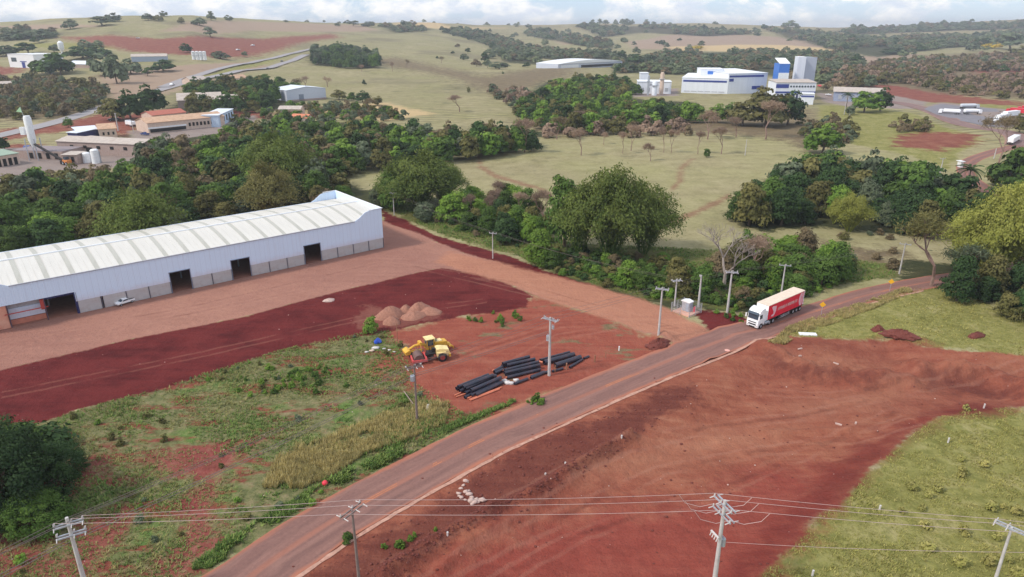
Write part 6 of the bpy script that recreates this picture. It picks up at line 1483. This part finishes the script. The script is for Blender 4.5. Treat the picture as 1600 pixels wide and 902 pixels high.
T_(1090, 77, 6, 'yflower', 'yellow blossoming tree by the far pale field', 'flowering_tree', 24)
for i, (x, h) in enumerate([(925, 8), (937, 9), (946, 7), (962, 9), (973, 10), (980, 10), (988, 8), (1010, 8)]):
    T_(x, 40 - i * .2, h + 1, 'greyg', ['dark', 'tall', 'thin', 'broad', 'round', 'dense', 'low', 'last'][i] + ' tree in the skyline row above the valley, number ' + ['one', 'two', 'three', 'four', 'five', 'six', 'seven', 'eight'][i] + ' from left', 'broadleaf_tree', 9 + (i % 3) * 3)
for x, y, h, w_, lb in [(552, 41, 8, 22, 'dark tree clump on the middle skyline, left one'), (575, 42, 9, 24, 'dark tree clump on the middle skyline, right one'), (507, 36, 4, 6, 'tiny tree on the skyline left of the dark clumps'), (447, 35, 4, 8, 'tiny pale tree on the bare skyline'), (530, 37, 4, 6, 'tiny tree close to the dark skyline clumps')]:
    T_(x, y, h, 'greyg', lb, 'broadleaf_tree', w_)

# woods
RCN = np.array([(p.x, p.y) for p in RC])
def CLR(x, y, r): return float(np.min(np.hypot(RCN[:, 0] - x, RCN[:, 1] - y))) < RW / 2 + r or hypot(x - cbn.location.x, y - cbn.location.y) < 4.5 + r * .6
PPX = [(1220, 463), (1136, 490), (1091, 480), (1054, 478), (1405, 428), (770, 404), (616, 336), (1134, 456), (1326, 362), (462, 160, 16), (480, 160, 16), (498, 158, 14), (270, 212, 34), (320, 208, 14), (120, 246, 40), (180, 248, 30), (1240, 160, 30), (144, 262, 12), (1030, 152, 40)]
def VIEW(x, y, r):
    z = hz(x, y) - HC; fw = y * cos(PITCH) - z * sin(PITCH); px = 800 + F * x / fw; py = 451 - F * (y * sin(PITCH) + z * cos(PITCH)) / fw; w_ = r * F / fw
    return all(not (abs(px - q_[0]) < w_ + (q_[2] if len(q_) > 2 else 3) and q_[1] - 3 < py < q_[1] + 2.3 * w_) for q_ in PPX)
def OFFDIRT(x, y, r): return float(sdf(LIGHT, np.array([x]), np.array([y]))[0]) > r
BOX = lambda x, y: any(abs((x - c[0]) * cos(c[4]) + (y - c[1]) * sin(c[4])) < c[2] and abs(-(x - c[0]) * sin(c[4]) + (y - c[1]) * cos(c[4])) < c[3] for c in BOXES)
wc = C0 + WD * LEN / 2; wn = Vector((-WD.y, WD.x, 0)); wn = wn if wn.y > 0 else -wn; wc = wc + wn * DEP / 2
BOXES.append((wc.x, wc.y, LEN / 2 + 4, DEP / 2 + 4, WROT))
def poisson(poly, sp, seed, grow=0.0, jit=.42):
    p = np.array(poly); x0, y0 = p.min(0); x1, y1 = p.max(0); g = np.random.default_rng(seed)
    xs = np.arange(x0, x1, sp); ys = np.arange(y0, y1, sp * .87)
    X, Y = np.meshgrid(xs, ys); X = X + (np.arange(len(ys))[:, None] % 2) * sp / 2
    X = X + g.uniform(-jit, jit, X.shape) * sp; Y = Y + g.uniform(-jit, jit, Y.shape) * sp
    X, Y = X.ravel(), Y.ravel(); k = sdf(poly, X, Y) < grow; return X[k], Y[k], g
WOODS = [ # region polygon (pixel outline of crowns at mid height), spacing, size range, leaf mix, group
    ([(-60, 320), (0, 292), (60, 278), (180, 264), (225, 222), (330, 203), (420, 200), (560, 200), (680, 206), (800, 208), (845, 212), (830, 220), (740, 232), (640, 243), (560, 253), (510, 266), (560, 285), (600, 300), (720, 320), (600, 318), (552, 312), (480, 330), (200, 385), (0, 430), (-60, 450)], 6.4, (.75, 1.35),
     ['green', 'deep', 'green', 'olive', 'fresh', 'green', 'deep', 'olive', 'brown', 'greyg'], 'the long wood behind the white warehouse'),
    ([(800, 170), (850, 135), (900, 126), (960, 124), (1000, 136), (985, 152), (1080, 160), (1110, 176), (1050, 184), (980, 192), (930, 198), (850, 190)], 9, (.9, 1.4), ['green', 'fresh', 'green', 'olive', 'deep', 'fresh'], 'the valley wood left of the factory'),
    ([(1165, 300), (1225, 262), (1300, 245), (1340, 262), (1410, 255), (1500, 290), (1545, 318), (1520, 342), (1420, 344), (1370, 322), (1290, 316), (1200, 336), (1150, 325)], 6.4, (.8, 1.4), ['green', 'deep', 'olive', 'deep', 'fresh', 'green', 'greyg', 'deep'], 'the dark wood left of the far road bend'),
    ([(835, 372), (880, 385), (930, 404), (1040, 410), (1080, 400), (1150, 385), (1200, 372), (1300, 378), (1328, 415), (1250, 450), (1180, 474), (1100, 462), (1050, 464), (960, 452), (885, 435), (845, 410)], 4.5, (.65, 1.1), ['green', 'deep', 'fresh', 'olive', 'green', 'brown', 'fresh'], 'the thicket between dirt yard and road'),
    ([(720, 300), (760, 290), (800, 295), (850, 310), (870, 350), (800, 352), (730, 330)], 5.0, (.65, .95), ['green', 'deep', 'fresh', 'pink', 'olive'], 'the bushy trees left of the central bamboo'),
    ([(1440, 405), (1500, 380), (1660, 360), (1660, 480), (1600, 468), (1500, 440)], 5.5, (.6, 1.0), ['olive', 'deep', 'green', 'green', 'olive'], 'the trees at the right edge above the bright grass'),
    ([(488, 80), (530, 74), (590, 84), (590, 100), (530, 100), (492, 94)], 11, (1.2, 1.7), ['deep', 'green', 'greyg', 'deep'], 'the dark wood on the hillside pasture'),
    ([(290, 140), (330, 128), (400, 126), (465, 134), (472, 150), (400, 164), (300, 166)], 10, (1.0, 1.5), ['deep', 'green', 'deep', 'olive'], 'the dark trees left of the small white shed'),
]
dt_ = G(1134, 452); DTX, DTY = dt_.x, dt_.y
cand = []
for k, (pl, sp, (sa, sb), mixl, gname) in enumerate(WOODS):
    X, Y, g = poisson(UW(pl, 5.0), sp, 100 + k)
    for x, y in zip(X, Y):
        s_ = g.uniform(sa, sb)
        if BOX(x, y) or CLR(x, y, s_ * 4.3) or not VIEW(x, y, s_ * 3.6) or not OFFDIRT(x, y, s_ * 3.6 + .5) or (k == 3 and hypot(x - DTX, y - DTY) < 5.5) or (k == 3 and abs(x - DTX * y / DTY) < 5 and 0 < DTY - y < 9 and s_ > .75): continue
        cand.append((hypot(x, y), x, y, s_, mixl[g.integers(len(mixl))], gname, g.random()))
SHR = [ ([(-20, 128), (60, 124), (150, 134), (175, 150), (150, 168), (100, 182), (0, 186)], 9, (1.5, 3.0), ['brown', 'olive', 'greyg', 'olive', 'brown'], 'the brown scrub at the left'),
        ([(400, 178), (500, 160), (600, 172), (640, 185), (560, 188), (430, 190)], 7, (1.2, 2.2), ['olive', 'greyg', 'green', 'fresh', 'brown'], 'the scrub below the small white shed'),
        ([(1290, 140), (1330, 112), (1400, 98), (1500, 92), (1620, 84), (1620, 112), (1500, 112), (1420, 128), (1330, 140)], 13, (2.4, 4.2), ['brown', 'brown', 'olive', 'greyg', 'pink'], 'the brown woodland on the right slope'),
        ([(1400, 130), (1500, 120), (1620, 120), (1620, 156), (1500, 148)], 14, (1.6, 3.0), ['brown', 'olive', 'pink'], 'the dry scrub above the parking lot'),
        ([(850, 205), (1010, 190), (1100, 196), (1080, 210), (930, 214), (860, 218)], 10, (1.6, 2.6), ['brown', 'pink', 'olive', 'pink'], 'the bare scrub at the top of the pasture'),
        ([(1250, 190), (1300, 188), (1340, 200), (1330, 225), (1260, 225)], 9, (1.2, 2.2), ['olive', 'brown', 'greyg'], 'the scrub around the round bright tree'),
        ([(1380, 195), (1460, 190), (1480, 200), (1400, 208)], 9, (1.4, 2.2), ['olive', 'brown'], 'the scrub on the grass above the red patch'),
        ([(1290, 355), (1400, 362), (1420, 385), (1400, 402), (1330, 410), (1310, 380)], 7, (.5, .9), ['olive', 'brown', 'greyg'], 'the low scrub in the right clearing'),
        ([(1060, 462), (1130, 470), (1170, 478), (1300, 450), (1390, 432), (1310, 440), (1180, 462)], 2.6, (.4, .8), ['green', 'deep', 'olive', 'fresh'], 'the roadside bushes behind the truck'),
        ([(845, 385), (890, 385), (960, 396), (1040, 402), (1050, 425), (1150, 420), (1300, 400), (1320, 430), (1180, 476), (1050, 468), (950, 458), (870, 436)], 3.0, (.6, 1.15), ['green', 'olive', 'fresh', 'deep', 'brown'], 'the undergrowth of the thicket by the road'),
        ([(615, 330), (700, 340), (830, 360), (900, 400), (960, 440), (880, 425), (800, 385), (700, 352)], 4.5, (.4, .85), ['green', 'olive', 'deep', 'brown', 'fresh'], 'the bushes on the grass strip behind the yard'),
        ([(20, 282), (180, 262), (215, 245), (230, 255), (190, 275), (40, 300)], 4.5, (1.1, 1.7), ['olive', 'green', 'brown'], 'the bushes at the edge of the concrete yard'),
        ([(280, 182), (340, 176), (400, 184), (340, 190)], 7, (1.5, 2.2), ['olive', 'greyg'], 'the grey bushes before the fibre roofed barn'),
        ([(760, 140), (830, 150), (850, 170), (800, 172)], 9, (2.0, 3.0), ['brown', 'pink', 'greyg'], 'the brown thicket at the pasture right edge')]
shr = []
for k, (pl, sp, (sa, sb), mixl, gname) in enumerate(SHR):
    X, Y, g = poisson(UW(pl, 1.0), sp, 300 + k)
    for x, y in zip(X, Y):
        s_ = g.uniform(sa, sb)
        if BOX(x, y) or CLR(x, y, s_ * 1.9) or not VIEW(x, y, s_ * .9) or not OFFDIRT(x, y, s_ * 1.7 + .5): continue
        shr.append((hypot(x, y), x, y, s_, mixl[g.integers(len(mixl))], gname, g.random()))
cand.sort(); shr.sort()
MARKS = [((600, 350), 'the right end of the warehouse'), ((300, 400), 'the middle of the warehouse roof'), ((30, 420), 'the left end of the warehouse'), ((655, 290), 'the bamboo behind the pole'), ((430, 260), 'the yellowish bamboo clump'),
         ((226, 330), 'the round bamboo behind the roof'), ((60, 220), 'the white silo'), ((170, 235), 'the low block building'), ((300, 200), 'the lattice sided hall'), ((478, 150), 'the white shed'), ((950, 330), 'the big central bamboo'),
         ((1136, 390), 'the pale leafless tree'), ((1072, 480), 'the fenced cabinet'), ((1205, 490), 'the truck'), ((1221, 440), 'the pole behind the trailer'), ((1405, 410), 'the pole by the bend'), ((1326, 330), 'the small yellow bamboo'),
         ((1507, 280), 'the palm'), ((1285, 215), 'the round bright tree'), ((1190, 165), 'the olive giants'), ((1130, 130), 'the factory'), ((1020, 130), 'the cream tower'), ((920, 100), 'the arched hall'), ((1240, 140), 'the silo blocks'),
         ((820, 215), 'the leftmost bare pasture tree'), ((760, 330), 'the grass strip pole'), ((1455, 400), 'the sparse olive tree'), ((1545, 380), 'the tall yellow bamboo'), ((1500, 175), 'the tanker lorries'), ((560, 270), 'the grass gap in the wood'), ((700, 215), 'the upper pasture edge')]
def where(x, y, z=0):
    z = hz(x, y) + 2 - HC; fw = y * cos(PITCH) - z * sin(PITCH); up_ = y * sin(PITCH) + z * cos(PITCH); px, py = 800 + F * x / fw, 451 - F * up_ / fw
    (mx, my), nm = min(MARKS, key=lambda m: (m[0][0] - px) ** 2 + 2.5 * (m[0][1] - py) ** 2)
    dx, dy = px - mx, (py - my) * 1.6; m_ = hypot(dx, dy); k = 'just' if m_ < 40 else ('slightly' if m_ < 75 else ('somewhat' if m_ < 120 else 'far'))
    lr = ('right' if dx > 0 else 'left') + ' of'; fb = 'in front of' if dy > 0 else 'behind'
    dr = lr if abs(dx) > 2.2 * abs(dy) else (fb if abs(dy) > 2.2 * abs(dx) else ('in front and ' if dy > 0 else 'behind and ') + lr)
    return k + ' ' + dr + ' ' + nm
WORD = {'green': 'green', 'deep': 'dark green', 'fresh': 'light green', 'olive': 'olive', 'brown': 'dry brown', 'greyg': 'grey green', 'pink': 'pink leafless'}
def bake(items, meshes, name, lab, cat, tall=1.0):
    tall = .62 if name == 'far_woodland' else 1.0
    """the rest of a kind joined into one object per leaf colour family"""
    Vs, Ts, Tv = [], [], []
    src = []
    for me in meshes:
        co = np.zeros(len(me.vertices) * 3, np.float32); me.vertices.foreach_get('co', co); ti = np.zeros(len(me.vertices), np.float32); me.attributes['tint'].data.foreach_get('value', ti); src.append((co.reshape(-1, 3), ti))
    for i, (r_, x, y, s, lf, gn, u) in enumerate(items):
        co, ti = src[i % len(src)]; a = u * 6.28; R = np.array([[cos(a), -sin(a), 0], [sin(a), cos(a), 0], [0, 0, tall * (.85 + .6 * ((u * 7.7) % 1))]]) * s
        Vs.append((co @ R.T + np.array([x, y, hz(x, y)])).astype(np.float32)); Ts.append(ti); Tv.append(np.full(len(ti), u))
    V = np.concatenate(Vs); n = len(V) // 4
    return V, np.concatenate(Ts), np.concatenate(Tv)
def bake_obj(items, meshes, name, lab, cat):
    fam = {}
    for it in items: fam.setdefault({'green': 'green', 'deep': 'deep', 'fresh': 'fresh', 'olive': 'olive', 'greyg': 'greyg', 'brown': 'brown', 'pink': 'pink', 'far': 'far'}[it[4]], []).append(it)
    keys = sorted(fam); Vs, Ts, Tv, Mi = [], [], [], []
    for k, f in enumerate(keys):
        V, T, U = bake(fam[f], meshes, name, lab, cat); Vs.append(V); Ts.append(T); Tv.append(U); Mi.append(np.full(len(V) // 4, k, np.int32))
    V = np.concatenate(Vs); me = mesh_np(name, V, np.arange(len(V)).reshape(-1, 4), {'tint': np.concatenate(Ts), 'tvar': np.concatenate(Tv)})
    for f in keys: me.materials.append(L[f])
    me.polygons.foreach_set('material_index', np.concatenate(Mi)); me.update()
    return tag(link(name, me), lab, cat, kind='stuff')
NB = 190
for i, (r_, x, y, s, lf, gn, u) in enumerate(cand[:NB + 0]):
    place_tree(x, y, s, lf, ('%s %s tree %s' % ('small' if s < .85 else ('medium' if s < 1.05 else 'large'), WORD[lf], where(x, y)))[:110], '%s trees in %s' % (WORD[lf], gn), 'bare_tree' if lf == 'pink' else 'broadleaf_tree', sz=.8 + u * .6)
print('woods', len(cand), 'shrubs', len(shr))
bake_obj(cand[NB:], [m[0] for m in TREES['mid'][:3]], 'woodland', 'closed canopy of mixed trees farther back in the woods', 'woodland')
NS = 250
for i, (r_, x, y, s, lf, gn, u) in enumerate(shr[:NS]):
    place_tree(x, y, s, lf, '%s %s shrub %s' % ('low' if s < .75 else ('big' if s > 1.1 else 'medium'), WORD[lf], where(x, y)), '%s shrubs in %s' % (WORD[lf], gn), 'shrub', 'shrub')
bake_obj(shr[NS:], SHRUBS['mid'], 'scrubland', 'far brown and olive scrub reading as one mass', 'scrub')
far = []
for k, pl in enumerate(FARWOOD):
    rm = float(np.mean([hypot(*p) for p in pl])); sp = 6 + rm * .0075
    X, Y, g = poisson(pl, sp, 500 + k)
    for x, y in zip(X, Y):
        if fbm(np.array([x / (rm * .06)]), np.array([y / (rm * .06)]), 3, 41)[0] > .14: continue
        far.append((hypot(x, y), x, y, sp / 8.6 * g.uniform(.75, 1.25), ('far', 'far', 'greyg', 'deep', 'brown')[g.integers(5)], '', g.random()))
# loose scattered trees over the far hills
g = np.random.default_rng(9)
for i in range(420):
    az = g.uniform(-.62, .62); r_ = 900 * (3.6) ** g.random(); x, y = r_ * sin(az), r_ * cos(az)
    if fbm(np.array([x / 170]), np.array([y / 170]), 2, 77)[0] < .05: continue
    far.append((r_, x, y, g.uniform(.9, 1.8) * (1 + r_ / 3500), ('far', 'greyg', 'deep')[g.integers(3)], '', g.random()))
print('far', len(far))
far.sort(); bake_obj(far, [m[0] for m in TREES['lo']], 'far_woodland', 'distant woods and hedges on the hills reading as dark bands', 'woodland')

# ------------------------------------------------------------------ grass and weeds
def tuft_field(name, polys, n, hgt, wid, leafm, lab, seed, thr=None, blades=5, flat_=.5, clump=None, inset=.3):
    g = np.random.default_rng(seed); Xs, Ys = [], []
    for poly in polys:
        p = np.array(poly); x0, y0 = p.min(0); x1, y1 = p.max(0); A = abs(sum(p[i][0] * p[(i + 1) % len(p)][1] - p[(i + 1) % len(p)][0] * p[i][1] for i in range(len(p)))) / 2
        m_ = int(n / len(polys) * (x1 - x0) * (y1 - y0) / A * 1.0); m_ = min(m_, n * 12)
        X = g.uniform(x0, x1, m_); Y = g.uniform(y0, y1, m_); r_ = np.hypot(X, Y); pz = Y * cos(PITCH) + (HC) * sin(PITCH)
        vis = (np.abs(X) < pz * .80) & (Y > 42)
        X, Y = X[vis], Y[vis]; k = sdf(poly, X, Y) < -inset; X, Y = X[k], Y[k]
        if clump: k = fbm(X / clump[0], Y / clump[0], 3, seed) + g.uniform(-.15, .15, len(X)) > clump[1]; X, Y = X[k], Y[k]
        Xs.append(X); Ys.append(Y)
    X = np.concatenate(Xs); Y = np.concatenate(Ys); N = len(X); Z = Hf(X, Y)
    sc = g.uniform(.5, 1.3, N) * (1 + .5 * fbm(X / 5, Y / 5, 2, seed + 3))
    V = []; T = []
    for b in range(blades):
        a = g.uniform(0, 6.28, N); lean = g.uniform(.1, flat_, N) * hgt * sc; w_ = wid * g.uniform(.6, 1.2, N) * sc; hh = hgt * sc * g.uniform(.6, 1.1, N)
        dx, dy = np.cos(a), np.sin(a); ox = g.uniform(-.2, .2, N) * wid * 3; oy = g.uniform(-.2, .2, N) * wid * 3
        bx, by = X + ox, Y + oy; z0 = Z - .03
        V.append(np.stack([np.stack([bx - dy * w_, by + dx * w_, z0], 1), np.stack([bx + dy * w_, by - dx * w_, z0], 1),
                           np.stack([bx + dx * lean + dy * w_ * .25, by + dy * lean - dx * w_ * .25, z0 + hh], 1), np.stack([bx + dx * lean - dy * w_ * .25, by + dy * lean + dx * w_ * .25, z0 + hh], 1)], 1).reshape(-1, 3))
        T.append(g.uniform(0, 1, N))
    tv = np.clip(.5 + .6 * fbm(X / 4, Y / 4, 3, seed + 9), 0, .99)
    me = quads_mesh(name, np.concatenate(V), np.concatenate(T), np.tile(tv, blades)); me.materials.append(L[leafm])
    print(name, len(me.polygons)); return tag(link(name, me), lab, 'grass', kind='stuff')
YG = UW([(418, 764), (425, 735), (440, 712), (520, 690), (600, 655), (650, 628), (700, 638), (692, 658), (620, 690), (565, 705), (520, 738), (460, 762)])
tuft_field('yellow_grass', [YG], 9500, .7, .035, 'straw', 'tall yellow straw grass beside the road in the left field', 1, blades=7, clump=(2.4, -.18), inset=-.8)
tuft_field('straw_weeds', [YG], 2600, .5, .07, 'weed', 'green weeds mixed into the yellow straw grass', 11, blades=4, flat_=1.0, clump=(2.4, .0), inset=-1.5)
tuft_field('field_weeds', [NEARVEG], 26000, .26, .06, 'weed', 'low green weeds spreading over the red left field', 2, blades=4, flat_=1.4, clump=(5, .0))
tuft_field('dry_grass', [NEARVEG], 24000, .26, .045, 'grass', 'dull dry grass tufts over the left field', 3, blades=4, flat_=1.2, clump=(7, -.12))
tuft_field('meadow_grass', [RG1], 12000, .22, .045, 'ygrass', 'short yellow green grass on the bank right of the road', 4, blades=3, flat_=1.1)
tuft_field('lawn_grass', [RG2], 60000, .2, .04, 'ygrass', 'rough yellow green grass covering the lower right slope', 5, blades=3, flat_=1.3, clump=(2.2, -.22))
tuft_field('verge_grass', [VERGE], 14000, .4, .1, 'weed', 'green grass strip behind the red dirt yard', 6, blades=3, flat_=1.1, clump=(6, -.2))
RS = UW([(1200, 536), (1236, 511), (1296, 492), (1356, 472), (1415, 452), (1424, 455), (1366, 480), (1306, 503), (1256, 518), (1222, 538)])
tuft_field('straw_edge', [RS], 5000, .42, .04, 'straw', 'pale straw grass along the right kerb by the truck', 7, blades=5, clump=(2, -.15), inset=-.4)
VG = UW([(330, 885), (420, 822), (530, 760), (712, 668), (800, 630), (830, 612), (800, 628), (712, 662), (600, 712), (480, 770), (380, 830), (300, 890)])
tuft_field('roadside_weeds', [VG], 9000, .4, .1, 'weed', 'bright green weeds along the left road edge', 8, blades=4, flat_=1.2, clump=(3, -.1), inset=-.2)
g = np.random.default_rng(31)
wp = []
X, Y, _ = poisson(NEARVEG, 2.6, 77)
for x, y in zip(X, Y):
    f_ = fbm(np.array([x / 6]), np.array([y / 6]), 3, 2)[0]
    if f_ > .1 and y > 40 and g.random() < .6: wp.append((hypot(x, y), x, y, g.uniform(.14, .4), ('fresh', 'greyg', 'olive', 'olive')[g.integers(4)], '', g.random()))
for px1, py1, n_ in ((480, 590, 26), (430, 600, 18), (790, 500, 14), (840, 630, 8), (540, 850, 1), (550, 848, 2), (650, 840, 3), (612, 858, 3), (1150, 492, 10), (1175, 505, 5)):
    c_ = G(px1, py1)
    for i in range(n_):
        x, y = c_.x + g.normal() * (2.6 if n_ > 9 else .8), c_.y + g.normal() * (1.6 if n_ > 9 else .5); wp.append((0, x, y, g.uniform(.16, .4), ('fresh', 'green')[g.integers(2)], '', g.random()))
X, Y, _ = poisson(RG2, 3.2, 78)
for x, y in zip(X, Y):
    if fbm(np.array([x / 7]), np.array([y / 7]), 3, 5)[0] > .3 and y > 40 and abs(x) < 70: wp.append((0, x, y, g.uniform(.25, .5), 'yg', '', g.random()))
wp1 = [w_ for w_ in wp if w_[4] != 'yg']; wp2 = [w_[:4] + ('olive',) + w_[5:] for w_ in wp if w_[4] == 'yg']
bake_obj(wp1, SHRUBS['mid'][:2], 'weed_patches', 'bushy green weed patches in the left field and by the road', 'weeds')
hm = bake(wp2, SHRUBS['mid'][:2], '', '', ''); me = mesh_np('grass_hummocks', hm[0], np.arange(len(hm[0])).reshape(-1, 4), {'tint': hm[1], 'tvar': hm[2]}); me.materials.append(L['ygrass']); tag(link('grass_hummocks', me), 'yellow green hummocks in the lower right grass', 'grass', kind='stuff')
# stones and clods loose on the soil
ico = bmesh.new(); bmesh.ops.create_icosphere(ico, subdivisions=1, radius=1); IV = np.array([v.co[:] for v in ico.verts]); IF = np.array([[v.index for v in f.verts] for f in ico.faces]); ico.free()
def stones(name, pts, smin, smax, m_, lab, seed):
    g = np.random.default_rng(seed); Vs = []; Fs = []; X = np.array([p[0] for p in pts]); Y = np.array([p[1] for p in pts]); Z = Hf(X, Y)
    for i in range(len(X)):
        s = smin * (smax / smin) ** (g.random() ** 2); Vs.append(IV * (1 + g.uniform(-.25, .25, (len(IV), 1))) * np.array([s, s * g.uniform(.6, 1), s * .6]) + np.array([X[i], Y[i], Z[i] + s * .2])); Fs.append(IF + i * len(IV))
    me = mesh_np(name, np.concatenate(Vs), np.concatenate(Fs), mat=m_); return tag(link(name, me), lab, 'stones', kind='stuff')
def scat(poly, n, seed):
    p = np.array(poly); g = np.random.default_rng(seed); X = g.uniform(p[:, 0].min(), p[:, 0].max(), n * 4); Y = g.uniform(p[:, 1].min(), p[:, 1].max(), n * 4); k = (sdf(poly, X, Y) < 0) & (Y > 42); return list(zip(X[k][:n], Y[k][:n]))
stones('soil_clods', [(p[0] + g.normal() * .7, p[1] + g.normal() * .7) for p in (Vector(BERM[i]).lerp(Vector(BERM[i + 1]), u) for i in range(len(BERM) - 1) for u in np.random.default_rng(i).random(240))] + scat(DKBAND, 1300, 5) + scat(BROWN, 600, 12), .04, .22, M['soilclod'], 'dark soil clods along the graded ridge', 1)
stones('loose_stones', scat(BROWN, 120, 6) + scat(RDARK, 40, 7) + scat(NEARVEG, 120, 8) + [(p[0], p[1]) for p in off_left(ctr, RW / 2 + .9)[3:] for _ in range(1)], .03, .13, M['stone'], 'small pale stones scattered over the bare soil', 2)

by_label = {}
for o in bpy.data.objects:
    if o.parent is None and 'label' in o: by_label.setdefault(o['label'], []).append(o)
for lb_, os_ in by_label.items():
    if len({o.get('group') for o in os_}) > 1:
        for o in os_: o['group'] = os_[0].get('group') or 'look alike plants'
# ------------------------------------------------------------------ air
hb = MB(); hb.box((0, 0, 22), (19000, 19000, 140)); ho = hb.build('haze', None)
hm_ = bpy.data.materials.new('haze'); hm_.use_nodes = True; t = NT(hm_.node_tree)
pv = t.n('ShaderNodeVolumePrincipled', {'Color': (.9, .94, 1, 1), 'Density': .00016, 'Anisotropy': .2}); o_ = t.n('ShaderNodeOutputMaterial'); t.t.links.new(pv.outputs[0], o_.inputs['Volume'])
ho.data.materials.clear(); ho.data.materials.append(hm_); tag(ho, kind='stuff')
